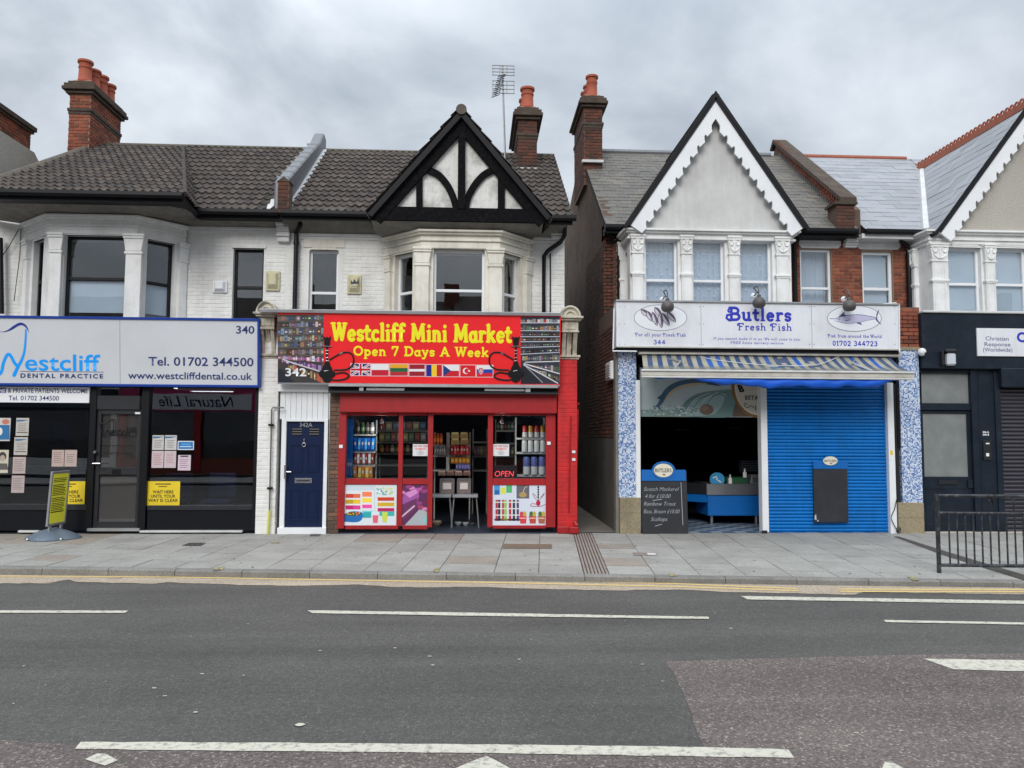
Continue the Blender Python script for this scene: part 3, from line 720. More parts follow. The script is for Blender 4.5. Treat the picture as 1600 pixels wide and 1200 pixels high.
def pilaster(parent, fr, s0, s1, t0, t1, d0, d1, mat, capm=None, carved=False, mid=None, name='pilaster'):
    """shaft with base, neck ring and moulded capital; boxes overlap by mm only"""
    mb = MB(fr); w = s1 - s0; ch = min(.34, (t1 - t0) * .16)
    mb.box(s0 + w * .12, s1 - w * .12, t0, t1 - ch, d0, d1)
    if carved:
        for x0, x1 in ((s0 + w * .2, s0 + w * .28), (s1 - w * .28, s1 - w * .2)): mb.box(x0, x1, t0 + .1, t1 - ch - .08, d1, d1 + .012)
        if mid:
            mb.box(s0 + w * .02, s1 - w * .02, mid, mid + .045, d0, d1 + .03); mb.box(s0 + w * .08, s1 - w * .08, mid - .03, mid, d0, d1 + .018)
    mb.box(s0 + w * .06, s1 - w * .06, t1 - ch - .05, t1 - ch, d0, d1 + .02)
    mb.box(s0, s1, t1 - .09, t1 - .045, d0, d1 + .045); mb.box(s0 - w * .03, s1 + w * .03, t1 - .045, t1, d0, d1 + .06)
    mb.prism([(s0 + w * .12, t1 - ch), (s1 - w * .12, t1 - ch), (s1 - w * .02, t1 - .09), (s0 + w * .02, t1 - .09)], d0, d1 + .022)
    o = mb.build(name, mat, parent, bevel=.008)
    if carved:
        m = MB(fr); c = (s0 + s1) / 2
        for sx in (-1, 1):
            m.stroke([(c + sx * (w * .1 + a * w * .3), t1 - ch * .42 + b * ch * .32) for a, b in arc(.5, .2, .5, .7, 200, -120, 9)], .022, d1 + .02, .03)
            m.stroke([(c + sx * w * .08, t1 - ch + .02), (c + sx * w * .3, t1 - ch + .07), (c + sx * w * .36, t1 - ch * .5)], .02, d1 + .018, .025)
        m.stroke([(c, t1 - ch + .02), (c, t1 - .11)], .04, d1 + .02, .03)
        m.build('carved_leaf', mat, o, smooth=2)
    return o
def chimney(name, label, parent, u0, u1, vt, vb, Yf, depth, pots, mats, potr=.11, poth=.45, side='R', n_pots=4, front_v=None, cat='chimney', bands=()):
    """brick stack: front face from pixels, corbelled head, row of clay pots going back"""
    fr = PY(Yf); s0, s1, t0, t1 = fr.R(u0, vt, u1, vb); bm, mm = mats
    c = MB(fr).box(s0, s1, t0 - .6, t1 - .30, -depth, 0).build(name, mm, parent)
    BCNT[c.name] = 0
    hd = MB(fr); z = t1
    for zz_, h, ov in ((z - .07, .07, .04), (z - .15, .08, .10), (z - .23, .08, .13), (z - .30, .07, .07)):
        hd.box(s0 - ov, s1 + ov, zz_, zz_ + h - .004, -depth - ov, ov)
    hd.build('corbelled_head', m_soot, c, bevel=.008)
    b = MB(fr); zb = t1 - (t1 - t0) * .45
    b.box(s0 - .035, s1 + .035, zb, zb + .07, -depth - .035, .035); b.box(s0 - .018, s1 + .018, zb - .07, zb - .003, -depth - .018, .018)
    b.build('band_course', m_soot, c, bevel=.006)
    hol = ((-99, 99, zb - .075, zb + .075),)
    bricks(c, fr, s0, s1, t0 - .5, t1 - .30, bm, hol, cap=300)
    if side == 'R': f2 = Fr((s1, Yf, 0), (0, 1, 0))
    else: f2 = Fr((s0, Yf + depth, 0), (0, -1, 0))
    bricks(c, f2, 0, depth, t0 - .5, t1 - .30, bm, hol, cap=300)
    xm = (s0 + s1) / 2
    MB(fr).box(s0 + .02, s1 - .02, t1 - .004, t1 + .05, -depth + .03, -.03).build('mortar_flaunching', m_mortar, c, bevel=.02)
    for i in range(n_pots):
        y = Yf + .16 + (depth - .32) * i / max(1, n_pots - 1); h = poth * (1 if i % 2 == 0 else .93); r = potr
        q = MB().lathe((xm, y, t1 + .02), [(r * 1.08, 0), (r * 1.08, .05), (r * .98, .07), (r * .9, h * .62), (r * 1.0, h * .66), (r * 1.0, h * .72), (r * .9, h * .75), (r * .95, h - .06), (r * 1.14, h - .05), (r * 1.14, h), (r * .92, h), (r * .88, h - .12)], 18)
        q.build('chimney_pot', m_terra, c, smooth=True)
    return c
def strokepx(fr, d, pts, wpx, h, mb, n=6, smooth=True):
    pts = spl(pts, n) if smooth and len(pts) > 2 else pts
    P = [fr.px(u, v, d) for u, v in pts]; k = (CAM - fr.o).dot(fr.n) / FPX
    ww = wpx * k if not isinstance(wpx, (list, tuple)) else [wpx[0] * k + (wpx[1] - wpx[0]) * k * i / (len(P) - 1) for i in range(len(P))]
    mb.stroke(P, ww, d, h)
# ================================================================== GROUND
GP = Fr((0, 0, 0), (1, 0, 0), (0, 1, .02))
ZR = -.165
RP = Fr((0, 0, ZR), (1, 0, 0), (0, 1, 0))
kp = [GP.px(*q) for q in ((0, 887.5), (240, 890), (470, 892.5), (820, 896.8), (1060, 901), (1340, 906), (1600, 910))]
mxk = sum(p[0] for p in kp) / 7; myk = sum(p[1] for p in kp) / 7
KS = sum((p[0] - mxk) * (p[1] - myk) for p in kp) / sum((p[0] - mxk) ** 2 for p in kp); KB = myk - KS * mxk
kd = V((1, KS, 0)).normalized(); kn = V((-kd.y, kd.x, 0)); K0 = V((0, KB, 0))
def gz(p): return .02 * p.y
def kpt(a, b, dz=0): p = K0 + kd * a + kn * b; return V((p.x, p.y, gz(p) + dz))
def kab(u, v):
    s, t = GP.px(u, v); p = V((s, t * GP.ez.y, 0)) - K0; return p.dot(kd), p.dot(kn)
gr = MB(); gr.v = [V((-300, -200, -.3)), V((300, -200, -.3)), V((300, 200, -.3)), V((-300, 200, -.3))]; gr.face([0, 1, 2, 3])
gr.build('ground', m_alleyfloor, kind='structure')
rd = MB(); A0, A1 = -16, 17
def kq(a0, a1, b0, b1, z): return [V(((K0 + kd * a + kn * b).x, (K0 + kd * a + kn * b).y, z)) for a, b in ((a0, b0), (a1, b0), (a1, b1), (a0, b1))]
rd.v = kq(-60, 60, -13, .02, ZR); rd.face([0, 1, 2, 3]); road = rd.build('road', m_asphalt, kind='structure')
def roadpoly(name, pts, lay, mat, jitter=0):
    P = []
    for i, (u, v) in enumerate(pts):
        P.append(RP.px(u, v, lay * .004))
    if jitter:
        Q = []
        for p, q in zip(P, P[1:] + P[:1]):
            n = max(1, int(((q[0] - p[0]) ** 2 + (q[1] - p[1]) ** 2) ** .5 / .12))
            for k in range(n):
                t = k / n; Q.append((p[0] + (q[0] - p[0]) * t + (random.uniform(-jitter, jitter) if k else 0), p[1] + (q[1] - p[1]) * t + (random.uniform(-jitter, jitter) if k else 0)))
        P = Q
    return MB(RP).flat(P, lay * .004).build(name, mat, road)
roadpoly('chipping_surface', [(1041, 1033), (1180, 1029), (1420, 1023), (1560, 1021), (2100, 1014), (2600, 1500), (900, 2600), (-1200, 1500), (-500, 1140), (0, 1156), (115, 1163), (600, 1170), (1104, 1176), (1082, 1120), (1062, 1072)], 1, m_chips, .012)
ch = [(-500, 912), (0, 911.5), (80, 911.5), (93, 907.5), (108, 905.5), (118, 909), (240, 912), (262, 909.5), (300, 911.5), (390, 914), (480, 915), (560, 913), (620, 917.5), (760, 917), (820, 919.5), (960, 922.5), (1060, 921), (1130, 925), (1250, 927), (1335, 929), (1350, 925), (1700, 930)]
k_l = RP.px(-500, 912)[0]
roadpoly('channel_surface', ch + [(1700, 918), (1200, 912), (800, 903), (400, 896), (0, 892), (-500, 888)], 1, m_channel, .02)
def rline(name, pts, w, mat, lay=2):
    P = [RP.px(u, v, lay * .004) for u, v in pts]; mb = MB(RP); A = []; B = []
    for i, p in enumerate(P):
        t = (V(P[min(i + 1, len(P) - 1)]) - V(P[max(i - 1, 0)])).normalized(); n = V((-t.y, t.x)) * w / 2
        A.append(mb.vert(p[0] + n.x, p[1] + n.y, lay * .004)); B.append(mb.vert(p[0] - n.x, p[1] - n.y, lay * .004))
    for i in range(len(P) - 1): mb.face([B[i], B[i + 1], A[i + 1], A[i]])
    return mb.build(name, mat, road)
for q in ([(-400, 894), (0, 896), (240, 897), (470, 900.5), (820, 906.5), (1060, 912), (1245, 919.5)], [(-400, 898), (0, 900), (240, 901), (470, 905), (820, 911), (1060, 916.5), (1248, 923)],
          [(1310, 920.5), (1450, 920.8), (1600, 921), (1900, 924)], [(1312, 924), (1450, 924.2), (1600, 924.6), (1900, 927)]):
    rline('yellow_line', q, .075, m_yellowline)
def wline(pts): roadpoly('white_line', pts, 2, m_whiteline, .006)
wline([(-300, 950), (0, 953.5), (200, 954), (196, 957.5), (0, 957.5), (-300, 954)])
wline([(480, 953.5), (700, 956.5), (1107, 963.5), (1108, 967), (800, 963), (488, 958)])
wline([(1157, 931), (1330, 934), (1600, 938.5), (1800, 941), (1800, 946), (1600, 943.5), (1168, 936.5)])
wline([(1381, 968.5), (1600, 972.5), (1900, 978), (1900, 981), (1600, 975.8), (1384, 972)])
wline([(1443, 1029), (1600, 1031.5), (2000, 1040), (2000, 1056), (1600, 1048.5), (1490, 1045.5)])
wline([(126, 1159), (400, 1160), (800, 1163.5), (1100, 1167), (1232, 1171), (1241, 1184), (1100, 1182), (800, 1177), (400, 1173), (117, 1170)])
for q in ([(133, 1186), (152, 1177), (166, 1178), (184, 1188), (164, 1196), (150, 1192)], [(708, 1202), (735, 1190), (760, 1181), (775, 1188), (800, 1202)], [(1377, 1203), (1383, 1190), (1396, 1192), (1418, 1203)]): wline(q)
random.seed(3)
sp = MB(RP)
for _ in range(26):
    u, v = random.uniform(0, 1600), random.uniform(935, 1155); s, t = RP.px(u, v, .008); r = random.uniform(.005, .014)
    sp.flat([(s + r * 1.6 * math.cos(a) * random.uniform(.7, 1.2), t + r * math.sin(a) * random.uniform(.7, 1.2)) for a in [k * 1.047 for k in range(6)]], .008)
s, t = RP.px(469, 1132, .008); sp.flat([(s + .035 * math.cos(k), t + .03 * math.sin(k)) for k in (0, 1, 2, 3, 4, 5)], .008)
sp.build('litter_speck', m_whiteline, road, kind='stuff')

# kerb
kb_ = MB(); kerb = D.objects.new('kerb', None); COL.objects.link(kerb); kerb['kind'] = 'structure'; kerb.location = kpt(0, 0); ORG['kerb'] = kpt(0, 0)
a = A0 + .1
ksh, _ = kab(1060, 901)
while a < A1:
    mb = MB(); a1 = a + .915 - .008; z = random.uniform(-.004, .003)
    P = [kpt(a, 0, z), kpt(a1, 0, z), kpt(a1, .125, z), kpt(a, .125, z)]
    P[0] = P[0] + kn * .0; q = [V((p.x, p.y, ZR - .05)) for p in P]
    c0 = [kpt(a, 0, z - .018), kpt(a1, 0, z - .018)]; t0 = [kpt(a, .018, z), kpt(a1, .018, z)]
    mb.v = [t0[0], t0[1], P[2], P[3], c0[0], c0[1], q[0], q[1], q[2], q[3]]
    for f in ((0, 1, 2, 3), (4, 5, 1, 0), (6, 7, 5, 4), (7, 8, 2, 1, 5), (9, 6, 4, 0, 3)): mb.face(list(f))
    mb.build('kerb_stone', m_kerb, kerb); a += .915
# pavement of slabs laid square to the kerb
pav = D.objects.new('pavement', None); COL.objects.link(pav); pav['kind'] = 'structure'; pav.location = kpt(0, 1); ORG['pavement'] = kpt(0, 1)
bed = MB(); bed.v = [kpt(A0, .06, -.012), kpt(A1, .06, -.012)]
def bend(a, y=.04): return (y - (K0 + kd * a).y) / kn.y
bed.v += [kpt(A1, bend(A1, .3), -.012), kpt(A0, bend(A0, .3), -.012)]; bed.face([0, 1, 2, 3]); bed.build('slab_bedding', m_joint, pav)
da, _ = kab(931, 893); dw = .17
random.seed(11)
def slab(a0, a1, b0, b1a, b1b, mat=None):
    z = [random.uniform(-.003, .003) for _ in range(4)]; g_ = .005; mb = MB()
    T = [kpt(a0 + g_, b0 + g_, z[0]), kpt(a1 - g_, b0 + g_, z[1]), kpt(a1 - g_, b1b - g_, z[2]), kpt(a0 + g_, b1a - g_, z[3])]
    B = [p - V((0, 0, .03)) for p in T]; mb.v = T + B
    for f in ((0, 1, 2, 3), (4, 5, 1, 0), (5, 6, 2, 1), (6, 7, 3, 2), (7, 4, 0, 3)): mb.face(list(f))
    mb.build('paving_slab', mat or m_slab, pav)
cols = []; a = da + dw
while a < A1: w_ = random.choice((.5, .6, .5, .6)); cols.append((a, a + w_)); a += w_
a = da - dw
while a > A0: w_ = random.choice((.5, .6, .6, .75)); cols.append((a - w_, a)); a -= w_
t1_, _ = kab(0, 850); t2_, _ = kab(110, 850)
for a0, a1 in cols:
    ba, bb = bend(a0), bend(a1); b = .13
    while True:
        ln_ = random.choice((.4, .45, .6, .6, .75)); m = None
        aa = (a0 + a1) / 2; p = kpt(aa, b + .3)
        if b > 1.9 and aa < t2_ and aa > t1_ - 2 and b < 3.1: m = m_slabtan
        elif random.random() < .02: m = m_slabtan
        if b + ln_ > min(ba, bb) - .3:
            if kpt(aa, 0).x > -2.4 and kpt(aa, 0).x < -.6: m = m_slabred
            slab(a0, a1, b, ba, bb, m); break
        slab(a0, a1, b, b + ln_, b + ln_, m); b += ln_
# ribbed drain channel across the pavement
mb = MB(); b1 = bend(da)
for k in range(7):
    x = da - dw + .012 + k * .048
    mb.v += []
    i = len(mb.v); mb.v += [kpt(x, .13, .002), kpt(x + .03, .13, .002), kpt(x + .03, b1, .002), kpt(x, b1, .002), kpt(x, .13, -.02), kpt(x + .03, .13, -.02), kpt(x + .03, b1, -.02), kpt(x, b1, -.02)]
    for f in ((0, 1, 2, 3), (4, 5, 1, 0), (5, 6, 2, 1), (7, 4, 0, 3)): mb.face([i + q for q in f])
mb.build('ribbed_drain_channel', m_slabred, pav)
def pavpoly(name, pts, mat, dz=.006):
    P = [GP.px(u, v, dz) for u, v in pts]; return MB(GP).flat(P, dz).build(name, mat, pav)
gm_ = MB(GP); gl_ = MB(GP)
for _ in range(170):
    a_, b_ = random.uniform(-9, 11), random.uniform(.2, 3.6); p = kpt(a_, b_); s_, t_ = p.x, p.y / GP.ez.y; r = random.uniform(.008, .022)
    if p.y < -.1: (gm_ if random.random() < .75 else gl_).flat([(s_ + r * math.cos(k) * random.uniform(.7, 1.2), t_ + r * math.sin(k) * random.uniform(.7, 1.2)) for k in range(6)], .0055)
gm_.build('gum_spot', m_joint, pav, kind='stuff'); gl_.build('pale_speck', m_leadw, pav, kind='stuff')
pavpoly('drain_gutter', [(1396, 838), (1404, 838), (1480, 862), (1600, 898), (1720, 934), (1708, 938), (1590, 903), (1470, 866)], pm('dark_iron_gutter', K(72, 68, 62), .8, var=.15, bump=.4))
pavpoly('inspection_cover', [(786, 849.5), (862, 850), (863, 857), (785, 856.5)], pm('rusty_cover', K(118, 100, 84), .8, var=.2, bump=.5))
pavpoly('inspection_cover', [(988, 863), (1024, 864), (1027, 868), (990, 867.5)], pm('grey_cover', K(128, 118, 110), .8, var=.2))
pavpoly('cover_label', [(1011, 864), (1024, 864.4), (1025, 867), (1012, 866.7)], m_paper, .009)
pavpoly('utility_lid', [(486, 834), (502, 834), (498, 837.5), (483, 837)], m_dgrey)
pavpoly('utility_lid', [(296, 848), (322, 848), (314, 852.5), (284, 852.5)], m_dgrey)
for q in ([(424, 846), (436, 846), (437, 848.5), (424, 848.5)], [(338, 886), (352, 885.5), (346, 890.5), (332, 890.5)], [(680, 887), (688, 887), (684, 894), (676, 893)], [(1044, 896), (1054, 896), (1058, 900.5), (1048, 900)], [(1417, 901), (1429, 901), (1436, 906.5), (1426, 906)]):
    pavpoly('yellow_spray_mark', q, m_yellowmark, .005)

# ================================================================== HOUSES (upper floors)
YW, YB = 1.0, .33            # wall and bay planes of 340 and 342
FW, FB = 2.0, 1.3            # wall and bay planes of 344 and 346
PW, PB, PFW, PFB = PY(YW), PY(YB), PY(FW), PY(FB)
def X(u, Y, v=600): return at(u, v, Y).x
def Z(u, v, Y): return at(u, v, Y).z
def offs(pts, o):
    P = [V(p) for p in pts]; ns = []
    for p, q in zip(P, P[1:]): t = (q - p).normalized(); ns.append(V((t.y, -t.x)))
    r = [P[0] + ns[0] * o]
    for i in range(1, len(P) - 1):
        m = (ns[i - 1] + ns[i]).normalized(); r.append(P[i] + m * (o / max(.3, m.dot(ns[i]))))
    r.append(P[-1] + ns[-1] * o); return r
def ring(mb, pts, z0, z1, o, yb):
    Q = offs(pts, o); mb.slab3([(q.x, q.y, z1) for q in Q] + [(Q[-1].x, yb, z1), (Q[0].x, yb, z1)], z1 - z0)
def bay(parent, pts, z0, zl, zc, mat, wins, pw, eave, ze, yb, frame, carved=False, mid=None, covemat=m_rough, deep=.22):
    """pts: plan outline left wall -> right wall; wins: per face list of (s0,s1,ztop,splits,behind)"""
    b = MB()
    F = [Fr((p[0], p[1], 0), (q[0] - p[0], q[1] - p[1], 0)) for p, q in zip(pts, pts[1:])]
    Ln = [(V(q) - V(p)).length for p, q in zip(pts, pts[1:])]
    for f, l, ws in zip(F, Ln, wins):
        b.f = f; wallmesh(b, 0.0, l, z0, zl, [(w_[0], w_[1], z0 - 1, w_[2]) for w_ in ws], -deep, 0)
    b.f = W0; by = b.build('bay', mat, parent)
    c = MB()
    for (za, zb, o) in ((zl, zc - .2, .04), (zc - .2, zc - .16, .075), (zc - .16, zc - .08, .045), (zc - .08, zc - .04, .11), (zc - .04, zc, .16)): ring(c, pts, za + .0005, zb, o, yb)
    c.build('cornice', mat, by, bevel=.006)
    if eave:
        e = MB(); B = offs(pts, .05); n = len(B)
        for i in range(n - 1):
            k = len(e.v); e.v += [V((B[i].x, B[i].y, zc)), V((B[i + 1].x, B[i + 1].y, zc)), V((eave[i + 1][0], eave[i + 1][1], ze)), V((eave[i][0], eave[i][1], ze))]; e.face([k, k + 1, k + 2, k + 3])
        e.build('eaves_cove', covemat, by, smooth=False)
    for f, l, ws in zip(F, Ln, wins):
        for w_ in ws:
            wi = window(parent, f, w_[0], w_[1], z0 + .02, w_[2], frame, w_[5] if len(w_) > 5 else .05, w_[3], d=-.1)
            if w_[4]:
                for k in w_[4]:
                    if k[0] == 'c': curtain(parent, f, w_[0] + .02, w_[1] - .02, z0, w_[2], -.21, dots=True, amp=.018)
                    elif k[0] == 'b': MB(f).box(w_[0] + .03, w_[1] - .03, k[1], k[2], -.18, -.17).build('blind', k[3], wi)
            hd = MB(f); hd.box(w_[0] - .03, w_[1] + .03, w_[2] - .0, w_[2] + .03, -.05, .02); hd.prism([(w_[0] + .05, w_[2] + .031), (w_[1] - .05, w_[2] + .031), (w_[1] - .09, w_[2] + .075), (w_[0] + .09, w_[2] + .075)], -.05, .03)
            hd.build('window_head', mat, by)
    for fi, s0, s1 in pw: pilaster(parent, F[fi], s0, s1, z0, zl, -.02, .075, mat, carved=carved, mid=mid)
    return by, F, Ln
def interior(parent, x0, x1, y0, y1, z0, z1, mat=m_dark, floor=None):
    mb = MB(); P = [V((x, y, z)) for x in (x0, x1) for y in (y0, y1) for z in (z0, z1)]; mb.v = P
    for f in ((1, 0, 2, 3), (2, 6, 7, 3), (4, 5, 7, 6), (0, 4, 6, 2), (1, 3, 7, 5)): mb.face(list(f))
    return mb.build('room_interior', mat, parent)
def pipe(parent, pts, r, name, mat, n=10, collars=()):
    o = MB().tube(pts, r, n)
    for p in collars: o.tube([V(p) - V((0, 0, .03)), V(p) + V((0, 0, .03))], r * 1.3, n)
    return o.build(name, mat, parent, smooth=True)
def gutter(parent, pts, mat=m_gutter, h=.1, w_=.11):
    mb = MB(); P = [V(p) for p in pts]; prof = [(-w_ / 2, 0), (-w_ / 2, -h * .6), (-w_ * .2, -h), (w_ * .2, -h), (w_ / 2, -h * .6), (w_ / 2, 0), (w_ * .4, -.005), (-w_ * .4, -.005)]; rings = []
    for i, p in enumerate(P):
        t = (P[min(i + 1, len(P) - 1)] - P[max(i - 1, 0)]).normalized(); n = V((t.y, -t.x, 0)).normalized(); r = []
        for a, b in prof: mb.v.append(p + n * a + V((0, 0, b))); r.append(len(mb.v) - 1)
        rings.append(r)
    for A, B in zip(rings, rings[1:]):
        for k in range(8): mb.face([A[k], B[k], B[(k + 1) % 8], A[(k + 1) % 8]])
    mb.face(rings[0]); mb.face(rings[-1][::-1]); return mb.build('gutter', mat, parent)

# ---- 340
xp = X(443, .8, 360)                                      # party wall between 340 and 342
H1 = empty('terraced_house', 'white painted house above the dental practice with black framed bay and brown tile roof', 'house', (-7, 1.5, 0))
Ze = Z(380, 340, .65)                                     # gutter bottom over the wall
xl = -10.25
wf = (PW.R(363, 388, 411, 520))
hol = [(wf[0], wf[1], 2.6, wf[3])]
c1 = [(X(33, YW), YW), (X(70, YB), YB), (X(205, YB), YB), (X(282, YW), YW)]
zc = Z(137, 338, YB); zl = Z(137, 366, YB)
b = MB(PW); wallmesh(b, xl, xp, 2.6, Ze + .3, hol + [(c1[0][0] + .05, c1[3][0] - .05, 2.6, zc)], -.3, 0); wall1 = b.build('wall', m_white_paint, H1)
bricks(H1, PW, c1[3][0], xp, 3.6, Z(380, 357, YW) - .12, m_white_paint, [(wf[0] - .01, wf[1] + .01, 2, wf[3] + .06)], d=-.006)
bricks(H1, PW, c1[0][0] - 1.2, c1[0][0], 3.6, zc, m_white_paint, [], d=-.006)
zs = Z(137, 434, YB)
fr_ = m_blackframe
_, F1, L1 = bay(H1, c1, 3.4, zl, zc, m_stucco, [[(.3, L1_ - .18, zl - .04, [Z(55, 434, .6)], None) for L1_ in (((V(c1[1]) - V(c1[0])).length),)],
    [(X(91, YB), X(189, YB), zl - .02, [zs], [('b', zs - .7, zs - .04, m_blind)], .055)], [(.24, .72, zl - .03, [zs - .02], [('b', zs - .7, zs - .04, m_blind)], .05)]] if False else
    [[(.28, .72, zl - .04, [zs], None)], [(X(91, YB) - c1[1][0], X(189, YB) - c1[1][0], zl - .02, [zs], [('b', zs - .62, zs - .04, m_blind)])], [(.2, .72, zl - .03, [zs - .02], [('b', zs - .6, zs - .04, m_blind)])]],
    [(1, -.02, .26), (1, X(187, YB) - c1[1][0], X(220, YB) - c1[1][0]), (2, .76, .97), (0, .0, .2)],
    [(c1[0][0] - .9, YW), (c1[1][0] - .9, -.2), (X(270, -.2), -.2), (X(300, .7), .7)], Ze, .9, m_blackframe)
window(H1, PW, wf[0], wf[1], 3.3, wf[3], m_blackframe, .05, [Z(387, 448, YW)], d=-.1)
MB(PW).box(wf[0] - .04, wf[1] + .04, wf[3], wf[3] + .05, -.05, .03).build('window_head', m_stucco, H1)
b = MB(PW); zf = Z(380, 356, YW); b.box(c1[3][0], xp - .12, zf - .05, zf, -.05, .07); b.box(c1[3][0], xp - .12, zf - .1, zf - .0505, -.05, .03); b.build('cornice', m_stucco, H1, bevel=.006)
e = MB(); e.v = [V((c1[3][0], YW - .05, zf)), V((xp, YW - .05, zf)), V((xp, .66, Ze)), V((c1[3][0] + .1, .66, Ze))]; e.face([0, 1, 2, 3]); e.build('eaves_cove', m_rough, H1)
interior(H1, xl + .1, xp - .15, YW + .28, YW + 3.2, 3.0, Ze, m_dark)
# roof of 340: slope over the bay, a turning slope and the slope over the wall
ZrA = Z(330, 231, 4.0); ye = .52; zq = Ze + .09; yb_ = -.42
xA = X(276, yb_); xB = X(306, ye, 330); rl = V((X(157, 4.0, 228), 4.0, ZrA)); rr = V((xp - .05, 4.0, ZrA)); rm = V((X(287, 4.0, 230), 4.0, ZrA))
def roofpoly(parent, p0, p1, pts, w_, g_, lap, kind, mat, **kw):
    o, eu, ev = roofplane(p0, p1, pts[0]); tiles(parent, o, eu, ev, [uv(o, eu, ev, q) for q in [p0, p1] + pts], w_, g_, lap, kind, mat, **kw)
eA0, eA1, eB0, eB1 = V((X(-60, yb_), yb_, zq)), V((xA, yb_, zq)), V((xB, ye, zq)), V((xp - .05, ye, zq))
roofpoly(H1, eA0, eA1, [rm, rl], .3, .3, .07, 'roman', m_tile, deck=m_tile, cap=150, stagger=False)
roofpoly(H1, eA1, eB0, [rm], .3, .3, .07, 'roman', m_tile, deck=m_tile, cap=10, stagger=False)
roofpoly(H1, eB0, eB1, [rr, rm], .3, .3, .07, 'roman', m_tile, deck=m_tile, cap=140, stagger=False)
roofpoly(H1, V((X(-60, yb_), 4, zq)), eA0, [rl], .3, .3, .07, 'roman', m_tile, deck=m_tile, cap=0, stagger=False)
for i in range(14):
    a_ = rl + (rr - rl) * (i / 14); b_ = rl + (rr - rl) * ((i + .99) / 14); MB().tube([a_ - V((0, 0, .03)), b_ - V((0, 0, .03))], .095, 10).build('ridge_tile', m_ridge, H1)
MB().tube([eA1 + V((.02, .02, .02)), rm + V((0, -.05, -.01))], .045, 8).build('hip_tile', m_tile, H1)
for i in range(12):
    a_ = eA0 + (rl - eA0) * (i / 12); b_ = eA0 + (rl - eA0) * ((i + .98) / 12); MB().tube([a_, b_], .1, 10).build('hip_tile', m_ridge, H1)
gutter(H1, [(X(-60, yb_), yb_ - .06, Ze + .1), (xA, yb_ - .06, Ze + .1), (xB - .05, ye - .07, Ze + .1), (xp - .02, ye - .07, Ze + .1)])
f_ = MB()
for p, q in (((X(-60, yb_), yb_), (xA, yb_)), ((xA, yb_), (xB, ye)), ((xB, ye), (xp, ye))):
    k = len(f_.v); f_.v += [V((p[0], p[1] + .01, Ze + .1)), V((q[0], q[1] + .01, Ze + .1)), V((q[0], q[1] + .01, Ze - .06)), V((p[0], p[1] + .01, Ze - .06)), V((p[0], p[1] + .6, Ze + .0)), V((q[0], q[1] + .6, Ze + .0))]
    f_.face([k + 3, k + 2, k + 1, k]); f_.face([k + 3, k + 4, k + 5, k + 2])
f_.build('fascia_board', m_black, H1)
chimney('chimney', '', H1, 108, 141, 127, 232, 3.3, 1.45, 4, (m_brick, m_mortar), potr=.145, poth=.52, side='R')
pipe(H1, [at(0, 372, .85), at(2, 490, .85)], .05, 'downpipe', m_gutter)
MB().tube([at(30, 357, .9), at(14, 385, .9), at(2, 402, .9)], .008, 5).tube([at(33, 357, .9), at(31, 400, .9), at(22, 470, .9)], .008, 5).build('wall_cable', m_cable, H1)

# ---- 342
H2 = empty('terraced_house', 'white house above the mini market with a black and white timbered gable over its bay', 'house', (-1, 1.5, 0))
xr = X(882, YW, 480)
w2 = PW.R(482, 391, 528, 520); xs = [X(u, YW) for u in (601, 825)]
c2 = [(xs[0], YW), (X(657, YB), YB), (X(778, YB), YB), (xs[1], YW)]
zc2 = Z(717, 362, YB); zl2 = Z(717, 389, YB); zs2 = Z(715, 453, YB)
b = MB(PW); wallmesh(b, xp, xr, 2.6, Ze + .3, [(w2[0], w2[1], 2.6, w2[3]), (xs[0] + .05, xs[1] - .05, 2.6, zc2)], -.3, 0); b.build('wall', m_white_paint, H2)
MB(PW).box(xr - .25, xr, 0.0, Ze + .25, -11, -.301).build('side_wall', m_brickdk, H2)
BCNT[H2.name] = 0
bricks(H2, PW, xp + .1, xs[0], 3.6, zc2 - .1, m_white_paint, [(w2[0] - .09, w2[1] + .09, 2, w2[3] + .3)], d=-.006)
bricks(H2, PW, xs[1], xr, 3.6, zc2 - .1, m_white_paint, [], d=-.006)
side_s = (X(622, .6), X(646, .6))
bay(H2, c2, 3.4, zl2, zc2, m_cream, [[(.24, .74, zl2 - .03, [zs2], None)], [(X(675, YB) - c2[1][0], X(756, YB) - c2[1][0], zl2 - .01, [zs2], None)], [(.17, .66, zl2 - .03, [zs2 - .02], None)]],
    [(1, -.16, X(672, YB) - c2[1][0]), (1, X(759, YB) - c2[1][0], X(787, YB) - c2[1][0]), (0, .0, .2), (2, .72, .95)],
    [(X(576, .5), YW), (X(576, .05), .06), (X(848, .05), .06), (X(848, .5), YW)], Z(717, 347, .05), .9, m_upvc)
window(H2, PW, w2[0], w2[1], 3.3, w2[3], m_upvc, .05, [Z(505, 457, YW)], d=-.08)
MB(PW).box(w2[0] - .12, w2[1] + .12, w2[3] + .05, w2[3] + .3, -.05, .022).prism([(w2[0] + .02, w2[3]), (w2[1] - .02, w2[3]), (w2[1] - .06, w2[3] + .05), (w2[0] + .06, w2[3] + .05)], -.05, .03).build('window_head', m_cream, H2, bevel=.008)
for a_, c_ in ((xp + .12, xs[0]), (xs[1], xr - .1)):
    z_ = Z(500, 366, YW); b = MB(PW).box(a_, c_, z_ - .05, z_, -.05, .07).box(a_, c_, z_ - .1, z_ - .0505, -.05, .03); b.build('cornice', m_stucco, H2, bevel=.006)
e = MB(); e.v = [V((xp, YW - .05, z_)), V((xs[0] + .05, YW - .05, z_)), V((xs[0] + .05, .66, Ze)), V((xp, .66, Ze)), V((xs[1], YW - .05, z_)), V((xr, YW - .05, z_)), V((xr, .66, Ze)), V((xs[1], .66, Ze))]; e.face([0, 1, 2, 3]); e.face([4, 5, 6, 7]); e.build('eaves_cove', m_rough, H2)
